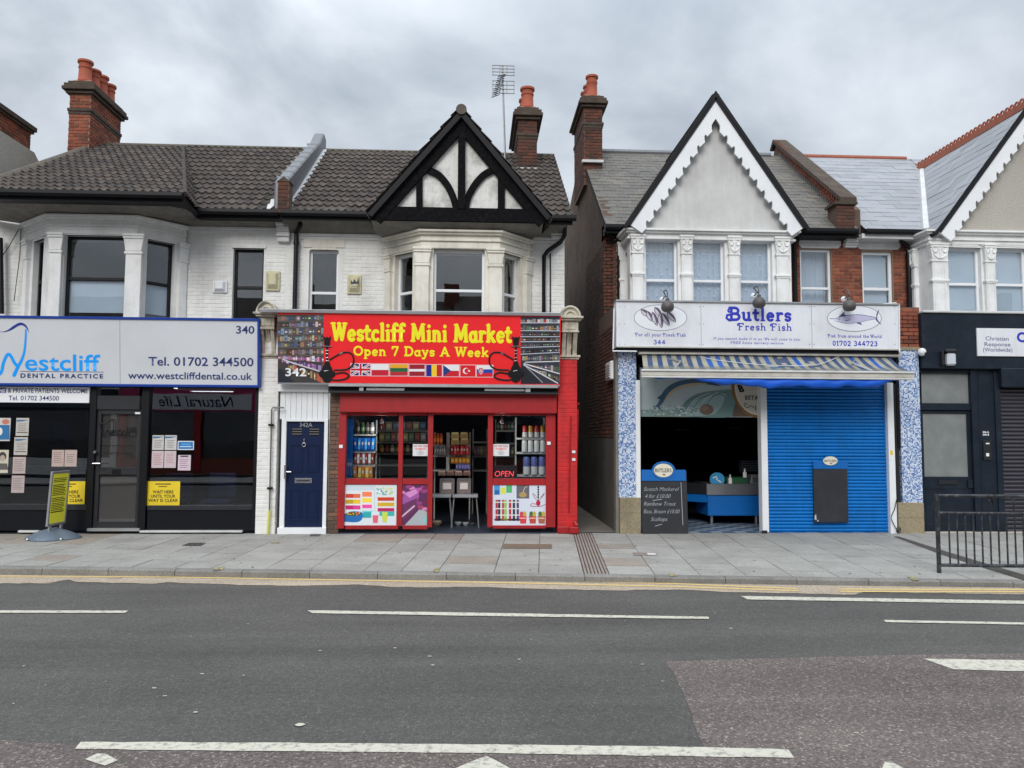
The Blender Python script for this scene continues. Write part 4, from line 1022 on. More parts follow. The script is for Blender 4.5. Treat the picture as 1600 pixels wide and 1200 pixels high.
interior(H2, xp + .15, xr - .3, YW + .28, YW + 3.2, 3.0, Ze, m_dark)
R0, R1 = V((xp + .1, ye, zq)), V((xr + .1, ye, zq)); zR = ZrA - .02
gl = (X(578, 0, 330), X(858, 0, 345)); gax = X(721, 0, 172); gaz = Z(721, 176, 0); gfz = Z(578, 335, 0)
roofpoly(H2, R0, R1, [V((xr + .1, 4, zR)), V((xp + .1, 4, zR))], .3, .3, .07, 'roman', m_tile, deck=m_tile, cap=240, stagger=False,
         hide=lambda p: gl[0] + .2 < p.x < gl[1] - .2 and p.z < gaz - abs(p.x - gax) * 1.2)
n_ = 18
for i in range(n_): MB().tube([V((xp + .1 + (xr - xp) * i / n_, 4, zR - .03)), V((xp + .1 + (xr - xp) * (i + .98) / n_, 4, zR - .03))], .095, 10).build('ridge_tile', m_ridge, H2)
gutter(H2, [(xp + .02, ye - .07, Ze + .1), (gl[0] - .02, ye - .07, Ze + .1), (gl[0] + .04, .0, Ze + .06)])
gutter(H2, [(gl[1] - .12, ye - .07, Ze + .1), (xr + .16, ye - .07, Ze + .1)])
for a_, c_ in ((xp, gl[0] + .1), (gl[1] - .1, xr + .1)): MB(PY(ye)).box(a_, c_, Ze - .06, Ze + .1, -.02, .01).build('fascia_board', m_black, H2)
# gable
G0 = PY(0)
def gp(u, v, d=0): return G0.px(u, v, d)
apex = (gax, gaz); fl = (gl[0], gfz); frt = (gl[1], gfz)
sl_l = V(fl) - V(apex); sl_r = V(frt) - V(apex)
def barge(a, f, wd, ctr):
    a, f = V(a), V(f); t = (f - a).normalized(); n = V((-t.y, t.x)); 
    if n.dot(V(ctr) - a) < 0: n = -n
    return t, n
ctr = (gax, gfz)
MB(G0).prism([apex, fl, frt], -.16, -.09).build('gable_infill', m_gablewhite, H2)
for f in (fl, frt):
    t, n = barge(apex, f, .2, ctr); a_ = V(apex); f2_ = V(f); wv = .25
    MB(G0).prism([tuple(a_ - t * .0), tuple(f2_ + t * .0), tuple(f2_ + n * wv * 1.0 + V((0, -.0))), (gax, (a_ + n * wv).y - abs((a_ + n * wv).x - gax) / abs(t.x) * abs(t.y) * (-1) * -1 if False else gaz - wv / abs(t.x))], -.085, .0 if f is fl else -.003).build('barge_board', m_timber, H2)
bz0, bz1 = gp(710, 345)[1], gp(710, 324)[1]
MB(G0).box(gp(596, 330)[0] - .22, gp(836, 330)[0] + .25, bz0, bz1, -.085, -.012).build('timber_beam', m_timber, H2)
MB(G0).prism([gp(715, 326, 0), gp(727, 326, 0), gp(727, 205), gp(729, 203), gp(729, 178), gp(715, 178), gp(715, 203), gp(716, 205)], -.085, .008).build('king_post', m_timber, H2)
for (u0, u1, v1) in ((650, 660, 270), (778, 789, 272)): MB(G0).prism([gp(u0, 328), gp(u1, 328), gp(u1, v1), gp(u0, v1)], -.088, -.02).build('timber_stud', m_timber, H2)
for pts in ([(664, 262), (685, 272), (700, 290), (709, 310), (713, 326)], [(775, 262), (756, 272), (741, 289), (731, 308), (727, 326)]):
    P = [V(gp(*q)) for q in spl(pts, 5)]; A = []; B = []
    for i, p in enumerate(P):
        t = (P[min(i + 1, len(P) - 1)] - P[max(i - 1, 0)]).normalized(); n = V((-t.y, t.x)) * .062; A.append(tuple(p + n)); B.append(tuple(p - n))
    mb = MB(G0)
    for i in range(len(P) - 1): mb.prism([A[i], A[i + 1], B[i + 1], B[i]], -.087, -.03)
    mb.build('curved_brace', m_timber, H2)
gy = 4.2
for sgn, f in ((-1, fl), (1, frt)):
    fz = (f[0], f[1]); ex_ = .10
    pf = V((f[0] + sgn * .03, -.09, f[1] - .0)); pk = V((f[0] + sgn * .03, gy, f[1])); top = V((gax, -.09, gaz + .04)); topb = V((gax, gy, gaz + .04))
    if sgn < 0: roofpoly(H2, pk, pf, [top, topb], .3, .3, .07, 'roman', m_tile, deck=m_black, cap=0, stagger=False)
    else: roofpoly(H2, pf, pk, [topb, top], .3, .3, .07, 'roman', m_tile, deck=m_black, cap=0, stagger=False)
for i in range(10): MB().tube([V((gax, -.12 + i * .42, gaz + .02)), V((gax, -.12 + i * .42 + .41, gaz + .02))], .1, 12).build('ridge_tile', m_ridge, H2)
# party wall upstand between 340 and 342: lead-capped slope, brick kneeler, plaster corbel
pz = MB(); xq0, xq1 = xp - .14, xp + .1
def yz(Y): return zq + (ZrA - zq) * (Y - ye) / (4 - ye)
pts = [(ye + .05, yz(ye) - .1), (ye + .05, yz(ye) + .62), (3.6, yz(3.6) + .35), (4.0, ZrA + .42), (4.25, ZrA + .35), (4.25, ZrA - .4)]
f3 = Fr((xq1, 0, 0), (0, 1, 0)); MB(f3).prism(pts, -.24, 0).build('parapet', m_lead, H2, bevel=.03)
for i in range(8):
    a_ = .8 + i * .36; t0 = (a_ - ye - .05) / (3.55 - ye); zt0 = yz(ye) + .62 + (yz(3.6) + .35 - yz(ye) - .62) * t0; MB(f3).prism([(a_, zt0 - .02), (a_ + .03, zt0 + .0), (a_ + .03, zt0 + .03), (a_, zt0 + .02)], -.26, .02).build('lead_roll', m_lead, H2)
MB(f3).prism([(ye + .1, yz(ye + .1) + .03), (3.95, yz(3.95) + .03), (3.95, yz(3.95) + .06), (ye + .1, yz(ye + .1) + .06)], 0, .09).prism([(ye, yz(ye) + .03), (ye + .45, yz(ye + .45) + .03), (ye + .45, yz(ye + .45) + .06), (ye, yz(ye) + .06)], -.4, -.24).build('white_flashing', m_leadw, H2)
kx0, kx1, kz0, kz1 = PY(ye - .1).R(434, 284, 452, 332)
MB(PY(ye - .1)).box(kx0, kx1, kz0, kz1, -.25, 0).build('kneeler', m_sooty if False else m_mortardk, H2)
bricks(H2, PY(ye - .1), kx0, kx1, kz0, kz1, m_brickdk, cap=320)
MB(PY(ye - .1)).prism([(kx0 - .02, kz1), (kx1 + .02, kz1), ((kx0 + kx1) / 2, kz1 + .1)], -.25, .02).build('kneeler_cap', m_soot, H2)
def corbel(parent, u0, u1, v0, v1, Y, mat):
    p = PY(Y); a_, b_, c_, d_ = p.R(u0, v0, u1, v1); mb = MB(p); n = 5
    for i in range(n):
        h = (d_ - c_) / n; mb.box(a_ - .01 * (i % 2), b_ + .01 * (i % 2), c_ + h * i, c_ + h * (i + 1) - .004, -.3, .05 + .04 * i)
    mb.build('corbel', mat, parent, bevel=.01)
corbel(H2, 434, 453, 340, 378, YW - .05, m_stucco); corbel(H2, 861, 880, 348, 374, YW - .05, m_stucco)
chimney('chimney', '', H2, 810, 839, 168, 268, 3.2, 1.9, 4, (m_brickdk, m_mortardk), potr=.15, poth=.5, side='L')
MB(PY(3.15)).box(X(806, 3.15), X(843, 3.15), Z(825, 270, 3.15), Z(825, 264, 3.15), -.1, .1).build('white_flashing', m_leadw, H2)
zg = Ze + .05
pipe(H2, [at(470, 343, .75), at(469, 352, .75), at(463, 364, .9), at(463, 375, .9), (at(463, 375, .9).x, .9, 3.9)], .045, 'downpipe', m_gutter, collars=[at(463, 380, .9)])
px_ = at(850, 400, .88)
pipe(H2, [at(883, 352, .75), at(882, 368, .85), at(876, 378, .88), at(856, 392, .88), at(850, 400, .88), (px_.x, .88, 3.9)], .045, 'downpipe', m_gutter)
MB().tube([at(860, 396, .97), (at(860, 396, .97).x, .97, 3.9)], .014, 6).build('wall_cable', m_cable, H2)
# aerial
AE = empty('tv_aerial', 'tall grey television aerial on a mast behind the timbered gable, beside the chimney', 'aerial', at(790, 262, 3.6))
ap = PY(3.6); tp = at(785, 103, 3.6); bt = at(790, 275, 3.6)
MB().tube([bt, tp], .022, 8).build('mast', m_alu, AE)
for (z0_, z1_) in ((103, 119), (127, 147)):
    mb = MB(ap); p0_ = ap.px(769, z0_); p1_ = ap.px(804, z1_)
    for k in range(4): z_ = p0_[1] + (p1_[1] - p0_[1]) * k / 3; mb.box(p0_[0], p1_[0], z_ - .007, z_ + .007, .02, .034)
    for k in range(4): x_ = p0_[0] + (p1_[0] - p0_[0]) * (k + .1) / 3.2; mb.box(x_ - .006, x_ + .006, p1_[1], p0_[1], .035, .045)
    mb.build('reflector_grid', m_pipegrey, AE)
mb = MB().tube([at(784, 118, 3.55), at(774, 150, 3.0)], .012, 6); a_, b_ = at(784, 118, 3.55), at(774, 150, 3.0)
for k in range(11): p = a_ + (b_ - a_) * k / 10; mb.tube([p - V((.09, 0, .035)), p + V((.09, 0, .035))], .011, 5)
mb.build('director_boom', m_dgrey, AE)
def wbox(u0, v0, u1, v1, Y, name, label, mat, vent=True, group=None, cat='alarm box'):
    p = PY(Y); a_, b_, c_, d_ = p.R(u0, v0, u1, v1); t = empty(name, label, cat, p.w((a_ + b_) / 2, c_, 0), group)
    MB(p).box(a_, b_, c_, d_, 0, .04).build('back_plate', mat, t, bevel=.01)
    w_ = b_ - a_; h_ = d_ - c_
    q = MB(p); i0 = [q.vert(x, z, .04) for x, z in ((a_ + w_ * .1, c_ + h_ * .08), (b_ - w_ * .1, c_ + h_ * .08), (b_ - w_ * .1, d_ - h_ * .08), (a_ + w_ * .1, d_ - h_ * .08))]; i1 = [q.vert(x, z, .1) for x, z in ((a_ + w_ * .25, c_ + h_ * .3), (b_ - w_ * .25, c_ + h_ * .3), (b_ - w_ * .25, d_ - h_ * .16), (a_ + w_ * .25, d_ - h_ * .16))]
    q.face(i1)
    for k in range(4): q.face([i0[k], i0[(k + 1) % 4], i1[(k + 1) % 4], i1[k]])
    q.build('cover', mat, t, bevel=.008); return t
wbox(416, 424, 438, 455, YW, 'alarm_box', 'cream alarm box on the white wall between the narrow black window and the downpipe', m_beige)
t = wbox(543, 430, 565, 460, YW, 'alarm_box', 'cream alarm box with faded black emblem between small window and bay above the market', m_beige)
pr = Print(PY(YW), .102); pr.poly([(548, 437), (551, 441), (554, 436), (557, 441), (560, 436), (561, 443), (548, 444)], (40, 44, 60)); pr.line([(549, 447), (556, 448), (560, 446)], .8, (70, 70, 80)); pr.build('faded_emblem', t)
t = wbox(333, 439, 356, 458, YW, 'vent_box', 'white boxy extractor vent on the wall right of the dental bay', m_upvc, cat='vent')

# ---- 344
H3 = empty('terraced_house', 'red brick house above the fish shop with tall white gable and scalloped barge boards', 'house', (4, 3, 0))
xl3 = X(944, FW, 420); xp3 = X(1330, FW, 380); Zf = Z(1290, 364, FW - .35)
win3 = PFW.R(1251, 389, 1300, 520); win3b = PFW.R(1348, 393, 1396, 520)
# plan of the square bay
c3 = [(X(975, FB + .5, 450), FW), (X(985, FB, 450), FB), (X(1237, FB, 450), FB), (X(1237, FB, 450) + .02, FW)]
zl3 = Z(1110, 370, FB)
b = MB(PFW); wallmesh(b, xl3, xp3, 2.6, Zf + .2, [(win3[0], win3[1], 2.6, win3[3]), (c3[0][0] + .05, c3[3][0] - .05, 2.6, zl3 + .4)], -.3, 0); b.build('wall', m_mortar, H3)
bricks(H3, PFW, xl3, c3[0][0] + .02, 3.5, Zf, m_brickdk, [])
bricks(H3, PFW, c3[3][0], xp3, 3.5, Zf, m_brick, [(win3[0] - .01, win3[1] + .01, 2, win3[3] + .02)])
zt3 = Z(1110, 438, FB)
ws = [(X(a_, FB) - c3[1][0], X(b_, FB) - c3[1][0], Z(1110, 374, FB), [zt3], [('c',)]) for a_, b_ in ((1009, 1061), (1084, 1135), (1159, 1210))]
b3, F3, L3 = bay(H3, c3, 3.4, zl3, zl3 + .12, m_stucco, [[(.16, .46, Z(1110, 374, FB), [zt3], None)], ws, []],
    [(1, X(a_, FB) - c3[1][0], X(b_, FB) - c3[1][0]) for a_, b_ in ((985, 1008), (1063, 1084), (1138, 1159), (1212, 1237))] + [(0, .0, .17)],
    None, 0, FW, m_upvc, carved=True, mid=Z(1110, 432, FB))
mb = MB(PFB)
for a_, b_, c_ in zip((985, 1064, 1139, 1213), (1008, 1084, 1159, 1237), range(4)): pass
# gable wall
g3a = (X(1119, FB, 160), Z(1119, 152, FB)); zfoot = Z(985, 350, FB)
MB(PFB).prism([(c3[1][0], zl3 + .02), (c3[2][0], zl3 + .02), (c3[2][0], zfoot), (g3a[0], g3a[1] - .02), (c3[1][0], zfoot)], -.2, .012).build('gable_wall', m_fishwhite, H3)
MB().slab3([(c3[1][0], FB + .2, zfoot), (c3[1][0], FW, zfoot), (c3[2][0], FW, zfoot), (c3[2][0], FB + .2, zfoot)], .5).build('bay_cheek', m_stucco, H3)
def scallop(parent, fr, A, Fo, wd, n, amp, d0, d1, mat, ctr):
    a_, f_ = V(A), V(Fo); t = (f_ - a_); L_ = t.length; t.normalize(); nn_ = V((-t.y, t.x))
    if nn_.dot(V(ctr) - a_) < 0: nn_ = -nn_
    k0 = wd / abs(t.x) * abs(t.y)            # where the inner edge meets the centre line
    start = wd * abs(t.y) / max(abs(t.x), .01); pts = []
    s_ = start; seg = (L_ - start) / n; inner = []
    for i in range(n):
        for k in range(7):
            q = k / 6; w_ = wd - amp + amp * math.sin(q * math.pi * .5) if False else wd - amp * abs(math.cos(q * math.pi)) ** 1.0 * (1 if q < .5 else .25)
            inner.append(a_ + t * (start + (i + q) * seg) + nn_ * w_)
    first = V((a_.x, inner[0].y - 0)); mb = MB(fr); prev_o = a_; prev_i = V((a_.x, a_.y - (wd - amp) / abs(t.x)))
    for p in inner:
        o_ = a_ + t * max(0, (p - a_).dot(t)); mb.prism([tuple(prev_o), tuple(o_), tuple(p), tuple(prev_i)], d0, d1) if (o_ - prev_o).length > 1e-4 else None
        prev_o, prev_i = o_, p
    return mb.build('barge_board', mat, parent)
YG = 1.1; PG = PY(YG)
ga = (X(1118, YG, 150), Z(1118, 152, YG)); gL = PG.px(983, 350); gR = PG.px(1250, 355)
gR = (2 * ga[0] - gL[0], gL[1])
scallop(H3, PG, ga, gL, .34, 10, .09, -.045, 0, m_upvc, (ga[0], gL[1])); scallop(H3, PG, ga, gR, .34, 10, .09, -.048, -.003, m_upvc, (ga[0], gL[1]))
def verge(parent, fr, A, Fo, w_, d0, d1, mat, ext=.1):
    a_, f_ = V(A), V(Fo); t = (f_ - a_).normalized(); nn_ = V((-t.y, t.x)); 
    if nn_.y < 0: nn_ = -nn_
    q = w_ / abs(t.x)
    return MB(fr).prism([tuple(a_), tuple(f_ + t * ext), tuple(f_ + t * ext + nn_ * w_), (a_.x, a_.y + q)], d0, d1).build('verge_trim', mat, parent)
verge(H3, PG, ga, gL, .075, -.25, .03, m_black); verge(H3, PG, ga, gR, .075, -.25, .03, m_black)
# slopes behind the gable
ZR3 = Z(1000, 239, 5.5)
def gable_roof(parent, ax, az, fxl, fxr, fz, y0, y1, mat, w_, g_, kind='slate', caps=(0, 0), name='slate'):
    pk, pf = V((fxl, y1, fz)), V((fxl, y0, fz)); top, topb = V((ax, y0, az)), V((ax, y1, az))
    roofpoly(parent, pk, pf, [top, topb], w_, g_, .05, kind, mat, cap=caps[0], name=name)
    pf, pk = V((fxr, y0, fz)), V((fxr, y1, fz)); roofpoly(parent, pf, pk, [topb, top], w_, g_, .05, kind, mat, cap=caps[1], name=name)
gable_roof(H3, ga[0], ga[1] + .1, gL[0] - .06, gR[0] + .06, gL[1] + .02, YG - .02, 5.6, m_slatedk, .25, .2)
e0 = V((xl3 - .02, FW - .35, Zf + .08)); e1 = V((xp3, FW - .35, Zf + .08))
roofpoly(H3, e0, e1, [V((xp3, 5.5, ZR3)), V((xl3 - .02, 5.5, ZR3))], .255, .2, .06, 'slate', m_slate, cap=260, name='slate', hide=lambda p: gL[0] + .25 < p.x < gR[0] - .2 and p.z < ga[1] - abs(p.x - ga[0]) * 1.2)
for i in range(12): MB().tube([V((xl3 + i * .42, 5.5, ZR3)), V((xl3 + i * .42 + .415, 5.5, ZR3))], .09, 8).build('ridge_tile', m_lead, H3)
gutter(H3, [(xl3 - .05, FW - .4, Zf + .08), (gL[0] + .05, FW - .4, Zf + .08)]); gutter(H3, [(gR[0] - .1, FW - .4, Zf + .08), (xp3 - .05, FW - .4, Zf + .08)])
for a_, c_ in ((xl3 - .02, gL[0] + .3), (gR[0] - .3, xp3)): MB(PY(FW - .35)).box(a_, c_, Zf - .08, Zf + .07, -.35, -.005).build('fascia_board', m_black, H3)
b_ = window(H3, PFW, win3[0], win3[1], 3.3, win3[3], m_upvc, .05, [Z(1275, 450, FW)], d=-.06); curtain(H3, PFW, win3[0], win3[1], 3.3, win3[3], -.3, dots=False)
def lintel(parent, fr, u0, v0, u1, v1):
    a_, b_, c_, d_ = fr.R(u0, v0, u1, v1); MB(fr).box(a_, b_, c_ + .06, d_, -.05, .03).box(a_ - .02, b_ + .02, d_, d_ + .04, -.05, .07).prism([(a_ + .06, c_), (b_ - .06, c_), (b_, c_ + .0595), (a_, c_ + .0595)], -.05, .028).build('window_lintel', m_stucco, parent, bevel=.006)
lintel(H3, PFW, 1248, 369, 1313, 388)
interior(H3, xl3 + .35, xp3 - .2, FW + .28, FW + 3.2, 3.0, Zf, m_dark)
chimney('chimney', '', H3, 912, 941, 150, 252, 4.4, 1.7, 4, (m_brickdk, m_mortardk), potr=.14, poth=.55, side='L')
MB(PY(4.35)).box(X(910, 4.35), X(944, 4.35), Z(925, 254, 4.35), Z(925, 250, 4.35), -.1, .04).build('white_flashing', m_leadw, H3)
# side wall to the alley: rendered below, dark rough brick above
xs3 = X(965, 0, 700); fa = Fr((xs3, 12, 0), (0, -1, 0))          # s runs towards the camera, outward = -X
zrd = 1.72; zpar = Z(965, 475, .1)
fa2 = Fr((xl3, 12, 0), (0, -1, 0))
mb = MB(fa); mb.box(-.0, 12 - .02, -.1, zrd, -.2, .012); mb.build('rendered_dado', m_alleyrender, H3)
mb = MB(fa); mb.prism([(12 - FW, zrd), (11.98, zrd), (11.98, zpar), (12 - FW, zpar)], -.2, 0); mb.build('side_wall', m_mortardk, H3)
BCNT[H3.name + 'x'] = 0
sw = D.objects['side_wall'] if 'side_wall' in D.objects else None
swp = [o for o in H3.children if o.name.startswith('side_wall')][0]
bricks(swp, fa, 12 - FW, 11.98, zrd + .01, zpar - .3, m_brickdk, cap=300)
sag = (ZR3 - Zf - .08) / (5.5 - FW + .35)
mb = MB(fa2); mb.prism([(0, zrd), (12 - FW, zrd), (12 - FW, Zf + .1 + .35 * sag), (12 - 5.5, ZR3), (0, Zf + 1)], -.2, 0)
wl = mb.build('gable_end_wall', pm('dark_rough_brick', K(92, 74, 62), .95, var=.25, vscale=1.5, bump=1., bscale=28, fine=14, dirt=K(48, 42, 38), dsc=1.3, damt=.85), H3)
bricks(wl, fa2, 12 - FW - 2.6, 12 - FW, zrd + .01, Zf - .1, pm('dark_rough_brick_unit', K(90, 70, 58), .95, var=.2, hue=[K(92, 74, 62), K(74, 60, 52), K(104, 80, 66), K(84, 66, 54)], bump=1., bscale=40, dirt=K(44, 40, 36), dsc=2, damt=.7), cap=300)
pipe(H3, [at(945, 360, FW - .3), at(950, 366, FW - .2), at(967, 374, FW - .1), (at(967, 374, FW - .1).x, FW - .1, 3.6)], .05, 'downpipe', m_gutter)
pipe(H3, [at(1252, 366, FW - .3), at(1247, 374, FW - .2), at(1241, 382, FW - .1), (at(1241, 382, FW - .1).x, FW - .1, 3.6)], .05, 'downpipe', m_gutter)
# party upstand 344 / 346
f4 = Fr((xp3 - .1, 12, 0), (0, -1, 0)); y0_ = FW - .25
def rz(Y): return Zf + .08 + sag * (Y - FW + .35)
pt = [(12 - y0_ - .1, rz(y0_) - .1), (12 - y0_ - .1, rz(y0_) + .42), (12 - 5.7, rz(5.5) + .45), (12 - 5.9, rz(5.5) + .2), (12 - 5.9, rz(5.5) - .5)]
par = MB(f4).prism(pt, -.24, 0).build('parapet', m_mortardk, H3)
def inpar(s_, z_): Y = 12 - s_; return z_ > rz(Y) - .02 and z_ < rz(Y) + .42 and Y < 5.7 and Y > y0_ + .15
bricks(par, f4, 12 - 5.7, 12 - y0_ - .1, Zf, ZR3 + .6, m_brick, inside=inpar, cap=200)
MB(f4).prism([(12 - y0_ - .35, rz(y0_ + .35) + .4), (12 - 5.75, rz(5.5) + .44), (12 - 5.95, rz(5.5) + .3), (12 - 6.0, rz(5.5) + .34), (12 - 5.78, rz(5.5) + .56), (12 - y0_ - .35, rz(y0_ + .35) + .5)], -.3, .07).build('coping', m_soot, par)
mb = MB(f4)
for i in range(32):
    s_ = 12 - y0_ - .45 - i * .11; Y = 12 - s_; mb.box(s_ - .05, s_, rz(Y) + .3, rz(Y) + .4, 0, .05)
mb.build('dentil_course', m_brick, par)
mb = MB(f4)
for i in range(34):
    s_ = 12 - y0_ - .2 - i * .105; Y = 12 - s_; mb.prism([(s_ - .1, rz(Y) + .03), (s_, rz(Y) - .03), (s_, rz(Y) + .1), (s_ - .04, rz(Y) + .14)], .016, .022)
mb.build('stepped_flashing', m_lead, par)
kx0, kx1, kz0, kz1 = PY(y0_ - .1).R(1307, 320, 1335, 362)
kn_ = MB(PY(y0_ - .1)).box(kx0, kx1, kz0, kz1, -.4, 0).build('kneeler', m_mortardk, H3)
bricks(kn_, PY(y0_ - .1), kx0, kx1, kz0, kz1, m_brickdk)
MB(PY(y0_ - .1)).box(kx0 - .06, kx1 + .05, kz1, kz1 + .06, -.42, .06).build('kneeler_cap', m_soot, H3)
corbel(H3, 1319, 1338, 370, 387, FW - .05, m_stucco)

# ---- 346
H4 = empty('terraced_house', 'brick house at the right edge with pale slate roof, crested red ridge and beige gable', 'house', (11, 3, 0))
x4 = X(1437, FB + .4, 450); c4 = [(x4, FW), (X(1455, FB, 450), FB), (X(1755, FB, 450), FB), (X(1755, FB, 450) + .02, FW)]
xe4 = c4[2][0] + 2.3
b = MB(PFW); zl4 = Z(1500, 382, FB); zc4 = Z(1500, 362, FB)
wallmesh(b, xp3 + .001, xe4, 2.6, Zf + .2, [(win3b[0], win3b[1], 2.6, win3b[3]), (c4[0][0] + .05, c4[3][0] - .05, 2.6, zl4 + .3)], -.3, 0); b.build('wall', m_mortar, H4)
bricks(H4, PFW, xp3, c4[0][0], 3.5, Zf, m_brick, [(win3b[0] - .01, win3b[1] + .01, 2, win3b[3] + .02)])
window(H4, PFW, win3b[0], win3b[1], 3.3, win3b[3], m_upvc, .06, [Z(1372, 451, FW)], d=-.06, behind=(m_blind, 3.3, win3b[3], .05))
lintel(H4, PFW, 1338, 372, 1406, 390)
zt4 = Z(1515, 443, FB)
ws = [(X(a_, FB) - c4[1][0], X(b_, FB) - c4[1][0], Z(1510, 387, FB), [zt4], [('b', 3.4, Z(1510, 387, FB), m_blind)]) for a_, b_ in ((1488, 1540), (1561, 1614), (1636, 1688))]
bay(H4, c4, 3.4, zl4, zc4, m_stucco, [[], ws, []], [(1, X(a_, FB) - c4[1][0], X(b_, FB) - c4[1][0]) for a_, b_ in ((1456, 1486), (1541, 1561), (1615, 1635), (1690, 1755))] + [(0, .02, .3)], None, 0, FW, m_upvc, carved=True, mid=zt4 + .02)
A4 = (X(1604, YG, 170), Z(1604, 172, YG)); L4 = PG.px(1467, 362); R4 = (2 * A4[0] - L4[0], L4[1])
MB(PFB).prism([(L4[0] + .12, zc4 + .002), (R4[0] - .12, zc4 + .002), (A4[0], A4[1] - .1)], -.2, .012).build('gable_wall', m_greyrender, H4)
scallop(H4, PG, A4, L4, .34, 11, .09, -.045, 0, m_upvc, (A4[0], L4[1])); scallop(H4, PG, A4, R4, .34, 11, .09, -.048, -.003, m_upvc, (A4[0], L4[1]))
verge(H4, PG, A4, L4, .06, -.25, .03, m_black); verge(H4, PG, A4, R4, .06, -.25, .03, m_black)
gable_roof(H4, A4[0], A4[1] + .1, L4[0] - .04, R4[0] + .04, L4[1] + .04, YG - .02, 6.0, m_slatenew, .5, .25, kind='new', caps=(150, 0))
gm = (A4[1] + .1 - L4[1] - .04) / (A4[0] - L4[0] + .04)
def vpt(z_): return V((L4[0] - .04 + (z_ - L4[1] - .04) / gm, FW - .35 + (z_ - Zf - .08) / sag, z_))
roofpoly(H4, V((xp3 + .15, FW - .35, Zf + .08)), vpt(Zf + .08) + V((.03, 0, 0)), [vpt(A4[1]), V((A4[0] + .1, 5.5, ZR3)), V((xp3 + .15, 5.5, ZR3))], .5, .25, .05, 'new', m_slatenew, cap=140, name='slate')
roofpoly(H4, V((A4[0], FW - .35, Zf + .08)), V((R4[0], FW - .35, Zf + .08)), [V((R4[0], 5.5, ZR3)), V((A4[0], 5.5, ZR3))], .5, .25, .05, 'new', m_slatenew, cap=0, name='slate')
roofpoly(H4, V((R4[0], FW - .35, Zf + .08)), V((xe4, FW - .35, Zf + .08)), [V((xe4, 5.5, ZR3)), V((R4[0], 5.5, ZR3))], .5, .25, .05, 'new', m_slatenew, cap=0, name='slate')
wr_ = (A4[0] - .05 - xp3 - .15) / 7
for i in range(7): MB().tube([V((xp3 + .15 + i * wr_, 5.5, ZR3)), V((xp3 + .15 + i * wr_ + wr_ - .005, 5.5, ZR3))], .075, 8).build('ridge_tile', m_crest, H4)
# crested ridge, each tile with its scrolls
crs = MB(Fr((0, 0, 0), (0, -1, 0)))
for i in range(17):
    y = YG - .1 + i * .3; t = MB(Fr((A4[0], y + .3, 0), (0, -1, 0)))
    t.prism([(0.004, A4[1] + .0), (.296, A4[1] + .0), (.296, A4[1] + .2), (.004, A4[1] + .2)], -.03, .03); t.prism([(0.004, A4[1] + .02), (.296, A4[1] + .02), (.296, A4[1] + .16), (.004, A4[1] + .16)], -.09, .09)
    for k in range(2):
        cx_ = .075 + k * .15
        t.stroke([(cx_ + .05 * math.cos(math.radians(a_)), A4[1] + .24 + .05 * math.sin(math.radians(a_))) for a_ in range(0, 361, 30)], .04, .0, .02)
        t.stroke([(cx_ + .05 * math.cos(math.radians(a_)), A4[1] + .24 + .05 * math.sin(math.radians(a_))) for a_ in range(0, 361, 30)], .04, .0, -.02)
    t.build('crested_ridge_tile', m_crest, H4)
# valley
vv = MB(); vv.tube([vpt(Zf + .04) + V((0, -.03, .0)), vpt(A4[1] - .05) + V((0, -.02, .0))], [.1, .085], 6); vv.build('valley_lining', m_leadw, H4)
gutter(H4, [(xp3 + .1, FW - .42, Zf + .08), (L4[0] - .05, FW - .42, Zf + .08)], m_gutter)
MB(PY(FW - .37)).box(xp3 + .05, x4 + .1, Zf - .1, Zf + .0, -.3, 0).build('soffit_board', m_leadw, H4)
pipe(H4, [at(1407, 368, FW - .32), at(1408, 376, FW - .2), at(1418, 386, FW - .1), at(1419, 395, FW - .1), (at(1419, 395, FW - .1).x, FW - .1, 3.8)], .05, 'downpipe', m_gutter)
interior(H4, xp3 + .1, c4[2][0] - .1, FW + .28, FW + 3.2, 3.0, Zf, m_dark)

# ---- house beyond 340
H0 = empty('end_house', 'grey rendered stack wall topped with red brick at the far left edge', 'house', (-11.5, 2, 0))
xz = X(48, 3.5, 200)
f0 = Fr((xz, 0, 0), (0, 1, 0)); zt_ = Z(48, 198, 3.5)
MB(f0).box(.9, 3.5, zt_ - .55, zt_, -1.6, 0).build('brick_stack', m_mortar, H0)
bricks(H0, f0, .9, 3.5, zt_ - .52, zt_ - .17, m_brick); bricks(H0, PY(.9), xz - 1.6, xz, zt_ - .52, zt_ - .17, m_brick)
MB(f0).box(.84, 3.56, zt_ - .16, zt_ - .1, -1.66, .05).box(.8, 3.6, zt_ - .099, zt_ + .0, -1.7, .09).build('corbelled_head', m_soot, H0)
MB(f0).prism([(.7, 0), (4.6, 0), (4.6, zt_ - 1.3), (3.6, zt_ - .56), (.7, zt_ - .56)], -1.9, .05).build('rendered_wall', m_greyrender, H0)
# ================================================================== GROUND-FLOOR SHOPS
P0 = PY(0)
def tiltfr(u, vb, Yb, k): p = at(u, vb, Yb); return Fr((0, Yb, p.z), (1, 0, 0), (0, -k, 1))
def bxp(mb, fr, u0, v0, u1, v1, d0, d1, col=None, dp=None):
    a, b, c, d = fr.R(u0, v0, u1, v1, d1 if dp is None else dp); mb.box(a, b, c, d, d0, d1, col); return mb
def part(parent, fr, rects, d0, d1, name, mat, bevel=0):
    mb = MB(fr)
    for r in rects: bxp(mb, fr, *r, d0, d1)
    return mb.build(name, mat, parent, bevel=bevel)
def slabroof(parent, x0, x1, y1, z): MB().box(x0, x1, z - .1, z, -y1, -.02).build('flat_roof', m_lead, parent)

